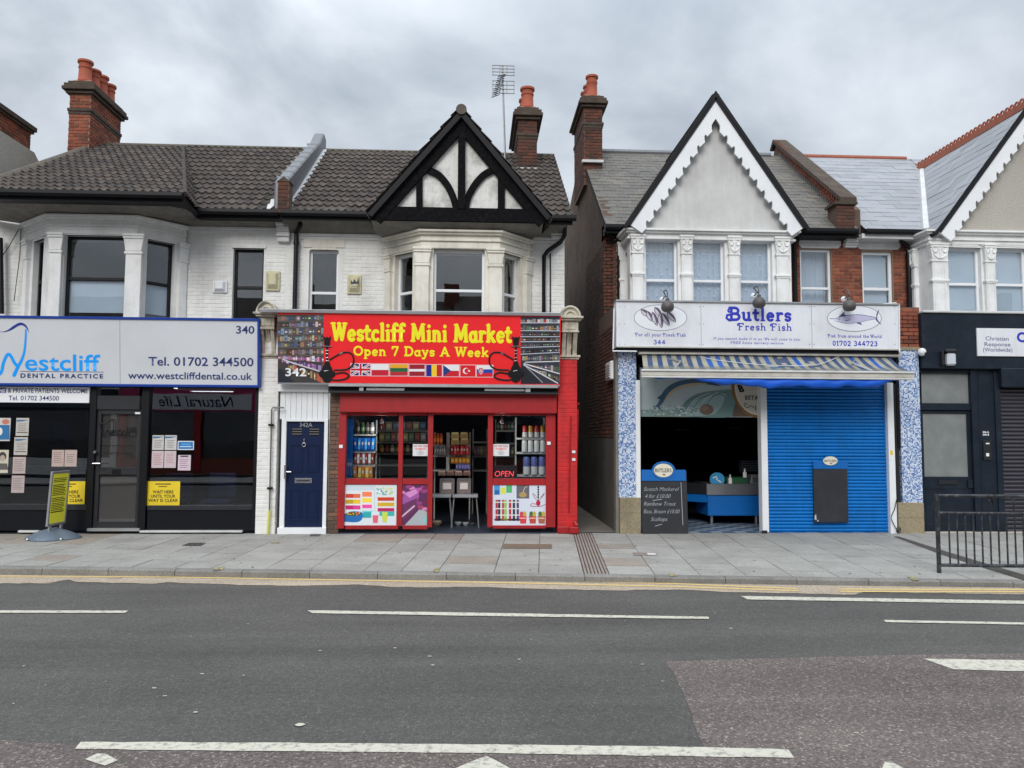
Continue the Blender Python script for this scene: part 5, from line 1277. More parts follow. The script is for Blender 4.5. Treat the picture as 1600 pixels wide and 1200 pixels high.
# ------------------------------------------------ 340 dental practice
S1 = empty('dental_shopfront', 'black framed dental practice shopfront with dark glass and a central brown glazed door', 'shopfront', (-7.5, 0, 0))
x0s, x1s = X(-130, 0), X(403, 0, 700)
zr1 = Z(200, 500, 0)
part(S1, P0, [(-60, 603, -52, 829)], -.12, .0, 'mullion', m_blackframe)
for r in ((137, 603, 147, 829), (218, 603, 230, 829), (396, 603, 404, 829)): part(S1, P0, [r], -.14, .02, 'mullion', m_blackframe, .005)
for r in ((-160, 788, 137, 797), (230, 790, 397, 797)): part(S1, P0, [r], -.10, .012, 'sill_rail', m_dgrey, .004)
for r in ((-160, 797, 137, 829), (230, 797, 397, 829)): part(S1, P0, [r], -.10, -.01, 'stall_riser', m_darkpanel)
for r in ((-160, 597, 137, 606), (230, 597, 397, 606)): part(S1, P0, [r], -.10, .0, 'head_rail', m_blackframe)
for r in ((-160, 606, 137, 788), (230, 606, 397, 790)): part(S1, P0, [r], -.06, -.05, 'shop_window', m_shopglass)
part(S1, P0, [(147, 618, 218, 640)], -.12, 0, 'transom_box', m_dgrey, .004); part(S1, P0, [(147, 597, 218, 603)], -.12, 0, 'head_rail', m_blackframe)
part(S1, P0, [(147, 603, 218, 618)], -.06, -.05, 'fanlight', m_shopglass)
a, b, c, d = P0.R(147, 640, 219, 824); dr = MB(P0)
dr.box(a, a + .075, c, d, -.09, -.03).box(b - .07, b, c, d, -.09, -.03).box(a + .075, b - .07, c, c + .1, -.09, -.031).box(a + .075, b - .07, d - .08, d, -.09, -.031)
m1z = Z(180, 742, 0); dr.box(a + .075, b - .07, m1z, m1z + .13, -.09, -.033)
door1 = dr.build('door', m_dgrey, S1, bevel=.004)
MB(P0).box(a + .07, b - .06, c + .08, d - .06, -.065, -.055).build('door_glass', m_shopglass, door1)
MB(P0).box(a + .06, b - .05, c + .06, d - .04, -.1, -.08).build('brown_blind', pm('brown_door_blind', K(124, 108, 90), .8, var=.08, vscale=2), door1)
MB(P0).box(a + .3, b - .35, m1z + .02, m1z + .1, -.032, -.02).build('letterbox', m_blackframe, door1, bevel=.005)
q = MB(); h0 = P0.w(*P0.px(149, 724), 0); q.tube([h0 + V((0, -.0, 0)), h0 + V((0, -.09, 0)), h0 + V((.13, -.09, 0))], .014, 8).tube([h0 + V((0, 0, .2)), h0 + V((0, -.05, .2))], .025, 10); q.build('handle', m_chrome, door1, smooth=True)
part(door1, P0, [(211, 644, 219, 647)], -.03, -.01, 'closer_plate', m_upvc)
sans('estcliff', P0, 172, 212, 681, 667, m_darkpanel, door1, d=-.02, bold=.01)
lg = MB(P0)
for pts in ([(156, 661), (163, 663), (170, 659), (176, 655), (178, 662), (177, 672), (173, 681)], [(156, 661), (158, 672), (162, 682), (165, 680), (168, 672), (172, 681)]): strokepx(P0, -.02, pts, 1.5, .001, lg)
lg.build('tooth_logo', m_darkpanel, door1)
sans('Tel. 01702 344500', P0, 161, 206, 710.5, 706, m_darkpanel, door1, d=-.02); part(door1, P0, [(157, 696, 208, 697)], -.02, -.018, 'logo_line', m_darkpanel)
MB(P0).box(a - .05, b + .05, c - .06, c - .01, -.1, .06).build('threshold', m_alu, S1)
part(S1, P0, [(218, 829, 378, 832)], -.02, .06, 'white_threshold_edge', m_leadw); part(S1, P0, [(28, 829, 60, 832)], -.02, .05, 'white_threshold_edge', m_leadw)
slabroof(S1, x0s, x1s, YW + .05, zr1 - .02)
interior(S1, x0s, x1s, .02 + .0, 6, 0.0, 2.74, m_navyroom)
MB().box(x0s, x1s, 0, .012, -6, -.1).build('shop_floor', m_floor, S1)
for (u0, v0, u1, v1) in ((285, 598, 330, 606), (300, 612, 350, 616)):
    pass
a, b, c, d = PY(2.0).R(286, 612, 350, 616); MB().box(a, b, 2.66, 2.70, -2.6, -1.5).build('ceiling_panel', m_lamplit, S1)
# strip light, waiting-room chairs and a reception screen inside
for i, (u, lab) in enumerate(((268, 'left dark waiting-room chair behind the dental window beside the wait-here notice'), (338, 'right dark waiting-room chair behind the dental window'))):
    t = empty('chair', lab, 'chair', at(u, 800, 1.2) * 1); o = t.location; x, y = o.x, 1.3; t.location = (x, y, 0); ORG[t.name] = V((x, y, 0))
    mcloth = D.materials.get('chair_navy') or pm('chair_navy', K(52, 58, 92), .8)
    MB().box(x - .27, x + .27, .42, .5, -y - .25, -y + .25).build('seat', mcloth, t, bevel=.02); MB().box(x - .27, x + .27, .5, 1.0, -y - .26, -y - .2).build('backrest', mcloth, t, bevel=.03)
    for sx in (-.22, .22):
        for sy in (-.2, .2): MB().tube([(x + sx, y + sy, .012), (x + sx, y + sy, .42)], .015, 6).build('leg', m_alu, t)
t = empty('reception_desk', 'dim blue reception desk deep inside the left dental window', 'desk', (X(60, 3), 3, 0)); x = t.location.x
MB().box(x - 1.2, x + 1.2, .013, 1.0, -3.5, -2.9).build('desk_front', m_navyroom, t, bevel=.02); MB().box(x - 1.3, x + 1.3, 1.0, 1.05, -3.6, -2.8).build('worktop', m_dgrey, t, bevel=.01)
a, b, c, d = PY(4.5).R(60, 660, 110, 700); MB(PY(4.5)).box(a, b, c, d, 0, .03).build('wall_screen', pm('blue_screen', K(24, 60, 130), .4), S1)
part(S1, PY(1.2), [(-100, 624, 139, 636)], -.02, 0, 'roller_blind', pm('blind_grey', K(120, 124, 130), .8))
# strip sign
T1 = tiltfr(200, 603, -.14, .1)
ts = empty('strip_sign', 'white strip sign in the window about private patients, under the dental fascia', 'sign', P0.w(*P0.px(70, 628), 0))
part(ts, P0, [(-150, 604, 139.5, 628.5)], 0.001, .03, 'panel', m_whiteink)
sans('& PRIVATE PATIENTS WELCOME', P0, 12, 137, 613.8, 606.5, m_textnavy, ts, d=.032, bold=.012); sans('Tel. 01702 344500', P0, 13, 92, 625.5, 618, m_textnavy, ts, d=.032, bold=.01)
pr = Print(P0, .031); pr.rect(-10, 605.5, 9.5, 614, (60, 80, 150)); pr.build('logo_box', ts); sans('NHS', P0, -8, 8, 613, 607, m_whiteink, ts, d=.033, bold=.03, shear=.2)
# fascia sign
sg = empty('fascia_sign', 'long pale grey dental practice sign with blue frame and light blue tooth logo', 'sign', T1.w(*T1.px(200, 603), 0))
mb = MB(T1); a, b, c, d = T1.R(-140, 494.5, 406, 603.5)
part(sg, T1, [(-140, 498, 402.5, 599.5)], -.1, .0, 'panel', m_signgrey)
for nm, r in (('t', (a, b, d - .045, d)), ('b', (a, b, c, c + .045)), ('r', (b - .04, b, c + .0451, d - .0451)), ('l', (a, a + .04, c + .0451, d - .0451))): MB(T1).box(*r, -.14, .02).build('frame_rail', m_signblue, sg, bevel=.004)
part(sg, T1, [(187, 499, 187.8, 599)], 0, .0012, 'panel_seam', m_alu)
pr = Print(T1, .003); pr.poly(spl([(-30, 508), (-14, 514), (0, 518.3), (11, 516), (21, 509), (31, 504), (39, 506.5), (43.5, 513), (44.8, 519.8), (42, 514), (36, 508.6), (29, 509), (18, 515.5), (6, 518.8), (-14, 517), (-32, 511)], 4), (26, 46, 138)); pr.build('tooth_logo', sg)
lg = MB(T1); strokepx(T1, .003, [(40.3, 515), (40.2, 526), (38.2, 548), (33.5, 563), (28, 573), (22, 586)], [2.2, 5.5], .001, lg); strokepx(T1, .0035, [(-30, 520), (-24, 560), (-14, 592), (-6, 588), (2, 581), (5, 568), (10, 556), (14, 553.5), (18, 558), (22, 566), (26, 571)], 4.6, .001, lg); lg.build('tooth_logo', m_textblue, sg)
sans('estcliff', T1, 39, 156.5, 579, 552, m_textblue, sg, d=.004, bold=.012)
part(sg, T1, [(32, 580.4, 162, 581.2)], 0, .002, 'logo_line', m_textnavy); sans('DENTAL PRACTICE', T1, 32, 161, 590.5, 583.5, m_textnavy, sg, d=.004, bold=.03, sp=1.35)
sans('340', T1, 369, 397.5, 521, 508.5, m_textnavy, sg, d=.004, bold=.015); sans('Tel. 01702 344500', T1, 232, 396, 571.5, 557.5, m_textnavy, sg, d=.004, bold=.012); sans('www.westcliffdental.co.uk', T1, 200, 394, 592.5, 581, m_textnavy, sg, d=.004, bold=.012)
# notices on the glass
def notice(u0, v0, u1, v1, label, bg, marks=(), fr=P0, d=-.046, cat='notice', grp=None, name='notice'):
    t = empty(name, label, cat, fr.w(*fr.px((u0 + u1) / 2, v1), d), grp)
    a, b, c, e = fr.R(u0, v0, u1, v1, d); mat = D.materials.get('paper_%02x%02x%02x' % bg) or pm('paper_%02x%02x%02x' % bg, K(*bg), .7, var=.05, vscale=6)
    MB(fr).box(a, b, c, e, d - .0015, d + .0005).build('sheet', mat, t)
    if marks:
        pr = Print(fr, d + .001)
        for m in marks: getattr(pr, m[0])(*m[1:])
        pr.build('print', t)
    return t
def lines(u0, v0, u1, n, dv, col, w=.7): return [('rect', u0, v0 + i * dv, u1 - (i * 37 % 5) * (u1 - u0) * .06, v0 + i * dv + w, col) for i in range(n)]
tb = (110, 100, 100)
GW = 'sheets taped inside the dental windows'
wv = lambda u, v, w: [('poly', [(u, v + 1), (u + w, v + 1), (u + w, v + 1.6), (u + w * .5, v + 3.5), (u, v + 4)], (60, 110, 150)), ('rect', u, v + 20, u + w, v + 21.4, (40, 40, 50))]
notice(25, 653, 45, 681, 'top sheet with blue wave heading in the column of four sheets, left dental window', (190, 184, 176), wv(26, 655, 17) + lines(28, 662, 43, 6, 2.6, tb), grp=GW)
notice(22, 683, 43, 711, 'second sheet down with blue wave heading in the column, left dental window', (186, 180, 172), wv(24, 685, 17) + lines(26, 692, 41, 6, 2.6, tb), grp=GW)
notice(20, 714, 40, 740, 'third sheet down, pinkish with lines of text, left dental window', (184, 166, 162), lines(22, 718, 38, 7, 2.8, tb), grp=GW)
notice(18, 743, 38, 770, 'lowest pinkish sheet of the column in the left dental window', (178, 162, 160), lines(20, 747, 36, 7, 2.8, tb), grp=GW)
notice(-12, 653, 16, 689, 'blue and white photo poster at the left edge of the dental window', (200, 196, 192), [('rect', -12, 664, 15, 687, (44, 110, 160)), ('ell', 9, 659, 6, 4, (196, 120, 100)), ('ell', 0, 674, 4, 6, (220, 220, 220))], grp=GW)
notice(-12, 703, 13, 739, 'beige portrait poster at the left edge of the dental window', (196, 188, 170), [('ell', 4, 713, 6, 7, (60, 56, 54)), ('ell', 4, 716, 4, 5, (176, 160, 144)), ('poly', [(-6, 734), (-3, 724), (11, 724), (13, 734)], (90, 88, 86))], grp=GW)
notice(81, 703, 100, 729, 'left of the two pink sheets beside the dental door', (182, 160, 152), lines(84, 707, 97, 6, 3, tb), grp=GW)
notice(101, 703, 120, 729, 'right of the two pink sheets beside the dental door', (184, 164, 156), lines(104, 710, 117, 5, 3, tb), grp=GW)
notice(238, 680, 256, 703, 'top left sheet with blue heading in the cluster, right dental window', (196, 192, 188), wv(239, 681, 16)[:1] + lines(241, 688, 254, 5, 2.6, tb), grp=GW)
notice(257.5, 680, 276, 703, 'top middle sheet with blue heading in the cluster, right dental window', (198, 194, 192), wv(258, 681, 17)[:1] + lines(261, 688, 273, 5, 2.6, tb), grp=GW)
notice(237, 704.5, 255.5, 731, 'lower left pink sheet in the cluster, right dental window', (200, 182, 184), lines(240, 709, 253, 7, 2.7, (170, 110, 110)), grp=GW)
notice(256.5, 704.5, 275, 731, 'lower middle pink sheet in the cluster, right dental window', (198, 182, 186), lines(260, 709, 272, 6, 2.7, (170, 110, 110)), grp=GW)
notice(277.5, 689, 303, 703, 'small bright blue landscape card in the right dental window', (210, 215, 220), [('rect', 279, 690.5, 301.5, 701.5, (30, 112, 180)), ('rect', 283, 693, 298, 695, (90, 160, 210)), ('rect', 281, 697, 299, 698.5, (200, 220, 235))], grp=GW)
notice(278, 711, 298, 735, 'single pink sheet below the blue card, right dental window', (204, 186, 196), [('rect', 282, 712, 294, 714, (60, 50, 60))] + lines(281, 718, 295, 5, 3, (140, 90, 130)), grp=GW)
def waitsign(u0, u1, lab):
    t = notice(u0, 752, u1, 790, lab, (226, 196, 34), [('rect', u0 + 14, 755.5, u1 - 14, 757.2, (60, 50, 20)), ('rect', u0 + 19, 759.5, u1 - 20, 760.8, (60, 50, 20))])
    for i, s_ in enumerate(('WAIT HERE', 'UNTIL YOUR', 'WAY IS CLEAR')): k = (10, 7, 3)[i]; sans(s_, P0, u0 + k, u1 - k, 771 + i * 6.6, 765.8 + i * 6.6, m_blackink, t, d=-.044, bold=.02)
waitsign(228.5, 281, 'yellow wait here until your way is clear notice right of the dental door'); waitsign(80, 132.5, 'yellow wait here notice left of the dental door, half hidden by the swing sign')

# ------------------------------------------------ 342 mini market
S2 = empty('market_shopfront', 'red framed mini market shopfront with open doorway, poster panels and a navy side door', 'shopfront', (-1.2, 0, 0))
xL, xR = X(402, 0, 700), X(900, 0, 700)
# pillars
a, b, c, d = P0.R(404, 505, 434, 829); pl_ = MB(P0).box(a, b, -.02, d, -.3, .04).build('pillar', m_white_paint, S2); bricks(pl_, P0, a, b, .1, d - .05, m_white_paint, d=.033)
a, b, c, d = P0.R(871, 560, 901, 827); pr_ = MB(P0).box(a, b, -.02, d, -.6, .06).build('pillar', m_redbrick, S2); bricks(pr_, P0, a, b, .15, d - .03, m_redbrick, d=.052)
MB(P0).box(a - .01, b + .02, 0, .13, -.6, .09).build('pillar_foot', m_redpaint, S2, bevel=.02)
a, b, c, d = P0.R(514, 608, 531, 829); bp_ = MB(P0).box(a, b, -.02, d, -.3, .01).build('brick_pier', m_mortardk, S2); bricks(bp_, P0, a, b, .0, d, m_brickbrown, d=.01)
MB().box(xR - .25, xR - .002, -.02, 4.0, -YW, -.3).build('side_wall', m_brickdk, S2)
def console(u0, u1, v0, v1, mat, d0, name='console_bracket'):
    a, b, c, d = P0.R(u0, v0, u1, v1); w_ = b - a; h = d - c; mb = MB(P0); cx_ = (a + b) / 2
    mb.box(a - .02, b + .02, c, c + h * .035, 0, d0 + .02).box(a - .04, b + .04, c + h * .037, c + h * .08, 0, d0 + .05)
    n = 10                                                   # swelling fluted body
    for fl_ in ((a + .02, a + w_ * .3), (a + w_ * .36, a + w_ * .64), (a + w_ * .7, b - .02)):
        pf = [(c + h * .08 + (h * .42) * i / n, d0 + .02 + .15 * (i / n) ** 2) for i in range(n + 1)]
        mid_ = fl_[0] > a + .05 and fl_[1] < b - .05
        for (z0_, q0), (z1_, q1) in zip(pf, pf[1:]):
            k = -.05 if mid_ else 0; i0 = [mb.vert(x, z, y) for x, z, y in ((fl_[0], z0_, 0), (fl_[1], z0_, 0), (fl_[1], z1_, 0), (fl_[0], z1_, 0), (fl_[0], z0_, q0 + k), (fl_[1], z0_, q0 + k), (fl_[1], z1_, q1 + k), (fl_[0], z1_, q1 + k))]
            for f in ((4, 5, 6, 7), (0, 4, 7, 3), (5, 1, 2, 6)): mb.face([i0[j] for j in f])
    mb.box(a - .0, b + .0, c + h * .50, c + h * .53, 0, d0 + .2); mb.box(a + .01, b - .01, c + h * .531, c + h * .72, 0, d0 + .17); mb.box(a + .06, b - .06, c + h * .56, c + h * .69, .1, d0 + .185)
    mb.box(a - .03, b + .03, c + h * .721, c + h * .76, 0, d0 + .23); mb.box(a - .07, b + .07, c + h * .761, c + h * .80, 0, d0 + .27)
    pt = [(cx_ + (w_ / 2 + .03) * math.cos(math.radians(t)), c + h * .80 + h * .2 * math.sin(math.radians(t))) for t in range(0, 181, 15)]; mb.prism(pt, 0, d0 + .19)
    pt = [(cx_ + (w_ / 2 + .03) * math.cos(math.radians(t)), c + h * .80 + h * .2 * math.sin(math.radians(t))) for t in range(0, 181, 12)]
    mb.stroke([(x - (x - cx_) * .08, z - h * .012) for x, z in pt], .05, d0 + .18, .06); mb.stroke([(cx_ + (x - cx_) * .5, c + h * .8 + (z - c - h * .8) * .5) for x, z in pt], .035, d0 + .19, .03)
    return mb.build(name, mat, S2, bevel=.006)
console(408, 434, 474, 560, m_oldstone, .04); console(875, 902, 482, 562, m_oldstone, .06)
# side door
part(S2, P0, [(434, 596, 515, 612)], -.1, .05, 'white_box_trim', m_upvc, .006)
a, b, c, d = P0.R(437, 612, 513, 655)
for i in range(9): x_ = a + (b - a) * i / 9; MB(P0).box(x_ + .003, x_ + (b - a) / 9 - .003, c, d, -.05, -.02).build('white_board', m_upvc, S2)
MB(P0).box(a, b, c, d, -.06, -.051).build('board_backing', m_upvc, S2)
a, b, c, d = P0.R(438, 655, 511, 827); w_ = .085
MB(P0).box(a, a + w_, c, d, -.12, 0).build('door_jamb', m_upvc, S2, bevel=.006); MB(P0).box(b - w_ * .8, b, c, d, -.12, 0).build('door_jamb', m_upvc, S2, bevel=.006)
MB(P0).box(a + w_ + .0005, b - w_ * .8 - .0005, d - .04, d, -.12, -.001).build('door_head', m_upvc, S2); MB(P0).box(a - .02, b + .01, -.01, c + .03, -.12, .05).build('door_step', m_upvc, S2, bevel=.006)
dd = MB(P0); da_, db_, dc_, dt_ = a + w_ + .004, b - w_ * .8 - .004, c + .034, d - .044; dd.box(da_, db_, dc_, dt_, -.1, -.05); dor = dd.build('front_door', m_navy, S2, bevel=.004)
dw_ = db_ - da_
for (x0_, x1_, z0_, z1_) in ((.12, .44, .52, .78), (.56, .88, .52, .78), (.12, .44, .06, .35), (.56, .88, .06, .35)):
    p = (da_ + dw_ * x0_, da_ + dw_ * x1_, dc_ + (dt_ - dc_) * z0_, dc_ + (dt_ - dc_) * z1_)
    mb = MB(P0); q = .018
    mb.box(p[0], p[1], p[2], p[2] + q, -.052, -.038).box(p[0], p[1], p[3] - q, p[3], -.052, -.038).box(p[0], p[0] + q, p[2] + q, p[3] - q, -.052, -.039).box(p[1] - q, p[1], p[2] + q, p[3] - q, -.052, -.039).box(p[0] + .05, p[1] - .05, p[2] + .05, p[3] - .05, -.052, -.044)
    mb.build('raised_panel', m_navy, dor, bevel=.003)
for (x0_, x1_) in ((.14, .4), (.6, .86)):
    mb = MB(P0); z_ = dt_ - .25; mb.box(da_ + dw_ * x0_, da_ + dw_ * x1_, z_, z_ + .14, -.052, -.046).build('door_light', m_darkpanel, dor)
    mb = MB(P0)
    for k in range(3): mb.box(da_ + dw_ * x0_, da_ + dw_ * x1_, z_ + .02 + k * .045, z_ + .035 + k * .045, -.046, -.04)
    mb.build('light_bars', m_pipegrey, dor)
sans('342A', P0, 468, 488, 667, 660, m_alu, dor, d=-.045, bold=.0)
mb = MB(P0); c0_ = P0.px(475, 695, -.04); mb.stroke([(c0_[0] + .032 * math.cos(t * .628), c0_[1] + .035 * math.sin(t * .628)) for t in range(11)], .02, -.045, .03); mb.stroke([(c0_[0], c0_[1] + .03), (c0_[0], c0_[1] + .1)], .02, -.045, .02); mb.build('knocker', m_chrome, dor, smooth=2)
part(dor, P0, [(460, 747, 487, 755)], -.052, -.03, 'letterbox', m_chrome, .006); part(dor, P0, [(463, 750, 484, 752)], -.03, -.028, 'letterbox_flap', m_dgrey)
hp = P0.w(*P0.px(447, 737, -.03), -.03); MB().box(hp.x - .018, hp.x + .018, hp.z - .12, hp.z + .12, .03, .045).tube([hp, hp + V((0, -.05, 0)), hp + V((.1, -.05, 0))], .012, 8).build('handle', m_chrome, dor, smooth=True)
# pipe with yellow foot
gp_ = empty('gas_pipe', 'thin grey pipe with yellow foot on the white pillar beside the navy door', 'pipe', (X(420, -.08, 829), -.08, 0))
pa = at(421, 797, -.1); MB().tube([at(444, 637, -.06), at(426, 637, -.1), at(424.5, 640, -.1), pa], .014, 8).build('pipe', m_pipegrey, gp_, smooth=True)
MB().tube([pa, (pa.x - .02, -.1, .0)], .022, 8).build('sleeve', m_yellowpipe, gp_, smooth=True)
for v in (664, 763): q = at(423.5 if v < 700 else 421.5, v, -.1); MB().box(q.x - .045, q.x + .045, q.z - .02, q.z + .02, .05, .13).build('pipe_clip', m_gutter, gp_, bevel=.008)
part(S1, P0, [(401, 691, 406, 699), (401, 701, 406, 708)], .03, .06, 'bell_push', m_upvc) if False else None
# red frame
RD = m_redpaint
def rp2(*r, d0=-.1, d1=.0, nm='frame_post', m=RD, bv=.004): return part(S2, P0, [r], d0, d1, nm, m, bv)
rp2(528, 645, 539, 826, d1=.03); rp2(622, 645, 629, 822); rp2(668, 645, 676, 824); rp2(762, 645, 770, 824); rp2(853, 645, 868, 824, d1=.02)
for r in ((539, 748, 622, 757), (629, 748, 668, 757), (770, 748, 853, 758)): rp2(*r, d1=-.005, nm='transom')
for r in ((539, 645, 622, 649), (629, 645, 668, 649), (770, 645, 853, 649), (676, 643, 762, 648)): rp2(*r, d1=-.006, nm='head_rail')
for r in ((539, 821, 622, 827), (629, 821, 668, 827), (770, 821, 853, 826)): rp2(*r, d1=-.004, nm='bottom_rail')
for r in ((539, 757, 622, 821), (629, 757, 668, 821), (770, 758, 853, 821)): rp2(*r, d0=-.08, d1=-.03, nm='lower_panel')
for r in ((539, 649, 622, 748), (629, 649, 668, 748), (770, 649, 853, 748)): rp2(*r, d0=-.06, d1=-.052, nm='shop_window', m=m_clearglass, bv=0)
a, b, c, d = PY(-.08).R(531, 615, 870, 645); MB(P0).box(a, b, c, d, -.02, .10).box(a, b, c, c + .02, .1, .115).build('shutter_housing', m_redpaint, S2, bevel=.012)
slabroof(S2, xL, xR, YW + .05, Z(600, 500, 0)); MB().box(xL + .02, xR - .1, 3.0, 4.0, -.3, .0).build('fascia_backing', m_dark, S2)
aw = empty('retracted_awning', 'dark retracted awning cassette with silver folded arms under the mini market sign', 'awning', PY(-.15).w(*PY(-.15).px(690, 614), 0))
part(aw, P0, [(513, 601, 872, 605)], .02, .26, 'top_cover', m_alu, .004); part(aw, P0, [(513, 605.5, 872, 613)], .02, .14, 'cassette', m_gutter); part(aw, P0, [(513, 612, 872, 615)], .02, .24, 'front_bar', m_dgrey, .004)
part(aw, P0, [(572, 605.5, 632, 610.5)], .14, .2, 'folding_arm', m_alu, .006); part(aw, P0, [(757, 607, 820, 611.5)], .14, .2, 'folding_arm', m_alu, .006)
for r in ((561, 604.5, 568, 611), (821, 606, 829, 613)): part(aw, P0, [r], .14, .22, 'arm_bracket', m_alu, .006)
# market sign -----------------------------------------------------------
T2 = tiltfr(650, 601, -.22, .14)
ms = empty('fascia_sign', 'red and yellow mini market sign with flags and shisha pipes, flanked by shelf photographs', 'sign', T2.w(*T2.px(650, 601), 0))
part(ms, T2, [(434, 491, 875.5, 600)], -.06, 0, 'panel', m_signred)
a, b, c, d = T2.R(405, 485.5, 876, 491); MB(T2).box(a, b, c, d, -.35, .04).build('top_trim', m_alu, ms, bevel=.006)
a, b, c, d = T2.R(434, 599.5, 874, 602); MB(T2).box(a, b, c, d, -.12, .02).build('bottom_trim', m_alu, ms)
serif('Westcliff Mini Market', T2, 516, 799.5, 534.3, 505.5, .19, m_yellow, ms, d=.002, h=.0012, track=.05)
serif('Open 7 Days A Week', T2, 552, 764.5, 556.8, 541.5, .19, m_yellow, ms, d=.002, h=.0012, track=.05)
pr = Print(T2, .0015); W_, RR = (238, 238, 240), (200, 24, 44)
def fl(x0, x1, y0, y1): pr.rect(x0 - 1, y0 - 1, x1 + 1, y1 + 1, (240, 200, 205))
x0, x1, y0, y1 = 548.5, 578.5, 568.5, 586.5; fl(x0, x1, y0, y1); pr.rect(x0, y0, x1, y1, (28, 40, 120))
for q in (((x0, y0), (x1, y1)), ((x0, y1), (x1, y0))): pr.line(q, 3.2, W_)
for q in (((x0, y0), (x1, y1)), ((x0, y1), (x1, y0))): pr.line(q, 1.2, RR)
pr.rect((x0 + x1) / 2 - 2.9, y0, (x0 + x1) / 2 + 2.9, y1, W_); pr.rect(x0, 574.6, x1, 580.4, W_); pr.rect((x0 + x1) / 2 - 1.6, y0, (x0 + x1) / 2 + 1.6, y1, RR); pr.rect(x0, 575.8, x1, 579.2, RR)
fl(580.5, 607, 569, 587); pr.rect(580.5, 569, 607, 578, W_); pr.rect(580.5, 578, 607, 587, (204, 24, 52))
fl(609.5, 637, 569, 587); pr.rect(609.5, 569, 637, 575, (236, 170, 40)); pr.rect(609.5, 575, 637, 581, (20, 104, 66)); pr.rect(609.5, 581, 637, 587, (190, 40, 50))
fl(639.5, 663.5, 569.5, 587.5); pr.rect(639.5, 569.5, 663.5, 587.5, (160, 28, 44)); pr.rect(639.5, 576.6, 663.5, 580.4, W_)
fl(666, 690.5, 570, 588); pr.rect(666, 570, 674.3, 588, (20, 40, 140)); pr.rect(674.3, 570, 682.4, 588, (248, 208, 50)); pr.rect(682.4, 570, 690.5, 588, (200, 30, 44))
fl(692.5, 717, 570.3, 588.3); pr.rect(692.5, 570.3, 717, 579.3, W_); pr.rect(692.5, 579.3, 717, 588.3, (208, 28, 44)); pr.poly([(692.5, 570.3), (704.5, 579.3), (692.5, 588.3)], (24, 60, 130))
fl(719.3, 742.8, 570.7, 588.5); pr.rect(719.3, 570.7, 742.8, 588.5, (220, 24, 36)); pr.ell(728, 579.5, 4.8, 4.8, W_); pr.ell(729.4, 579.5, 3.8, 3.8, (220, 24, 36))
pr.poly([(733 + (2.4 if i % 2 == 0 else 1) * math.cos(math.radians(i * 36 + 180)), 579.5 + (2.4 if i % 2 == 0 else 1) * math.sin(math.radians(i * 36 + 180))) for i in range(10)], W_)
fl(745, 770, 571, 588.8); pr.rect(745, 571, 770, 577, W_); pr.rect(745, 577, 770, 583, (24, 70, 170)); pr.rect(745, 583, 770, 588.8, (220, 30, 40))
pr.poly([(748, 574.5), (755, 574.5), (755, 581), (751.5, 585.5), (748, 581)], W_); pr.poly([(748.7, 575), (754.3, 575), (754.3, 580.8), (751.5, 584.6), (748.7, 580.8)], (210, 30, 44)); pr.line([(751.5, 576), (751.5, 583)], .8, W_); pr.line([(749.8, 578), (753.2, 578)], .7, W_); pr.line([(749.5, 580), (753.5, 580)], .7, W_)
pr.build('flags', ms)
# shelf photographs either side
random.seed(5)
pal = [(150, 80, 70), (190, 170, 110), (90, 110, 150), (90, 130, 110), (205, 200, 190), (150, 145, 165), (110, 90, 125), (160, 120, 90), (60, 60, 66), (180, 150, 150), (140, 160, 170), (90, 84, 80), (120, 116, 112)]
pr = Print(T2, .001); pr.st = .000014; pr.rect(434, 491.5, 505.5, 599.5, (64, 60, 60))
def shelfrow(x0, x1, ya0, ya1, yb0, yb1, n, lay=0, pal=pal, bright=1.):
    """band between line (x0,ya0)-(x1,ya1) on top and (x0,yb0)-(x1,yb1) below"""
    x = x0
    while x < x1:
        w_ = random.uniform(.6, 1.5) * (x1 - x0) / n; xe = min(x + w_, x1); f0_ = (x - x0) / (x1 - x0); f1_ = (xe - x0) / (x1 - x0); tp_ = random.uniform(0, .35)
        t0 = ya0 + (ya1 - ya0) * f0_; b0 = yb0 + (yb1 - yb0) * f0_; t1 = ya0 + (ya1 - ya0) * f1_; b1_ = yb0 + (yb1 - yb0) * f1_
        c = random.choice(pal); k = random.uniform(.55, 1.05) * bright; c = tuple(min(255, v * k) for v in c)
        pr.poly([(x, t0 + (b0 - t0) * tp_), (xe - .25, t1 + (b1_ - t1) * tp_), (xe - .25, b1_), (x, b0)], c)
        if random.random() < .8: c2 = tuple(min(255, v * random.uniform(.9, 1.3)) for v in random.choice(pal)); m_ = (t0 + b0) / 2; pr.rect(x + w_ * .15, m_, min(x + w_ * .7, xe), m_ + (b0 - t0) * .22, c2)
        x = xe
for i, (y, h) in enumerate(((493, 8), (502.5, 9), (513, 9.5), (524, 9), (534.5, 8), (545, 9.5))):
    shelfrow(434, 505.5, y, y - 1, y + h, y + h - 1, 16); pr.rect(434, y + h, 505.5, y + h + 1.6, (96, 88, 82))
shelfrow(434, 505.5, 556, 556, 561, 566, 18, pal=[(230, 170, 190), (220, 220, 230), (180, 120, 170)]); shelfrow(440, 505.5, 563, 568, 566, 580, 18, pal=[(110, 60, 150), (190, 170, 220), (80, 60, 120), (200, 120, 170)])
pr.line([(441, 561.5), (470, 571), (505.5, 582)], 1.8, (214, 212, 210)); shelfrow(450, 505.5, 568, 584, 575, 599.4, 15, pal=[(150, 110, 80), (200, 90, 70), (220, 190, 150), (90, 70, 60)])
pr.poly([(434, 576), (441, 577), (462, 599.4), (434, 599.4)], (34, 38, 50)); pr.build('shelf_photograph', ms)
pr = Print(T2, .001); pr.st = .000014; pr.rect(813.5, 495, 874.5, 600, (52, 54, 66))
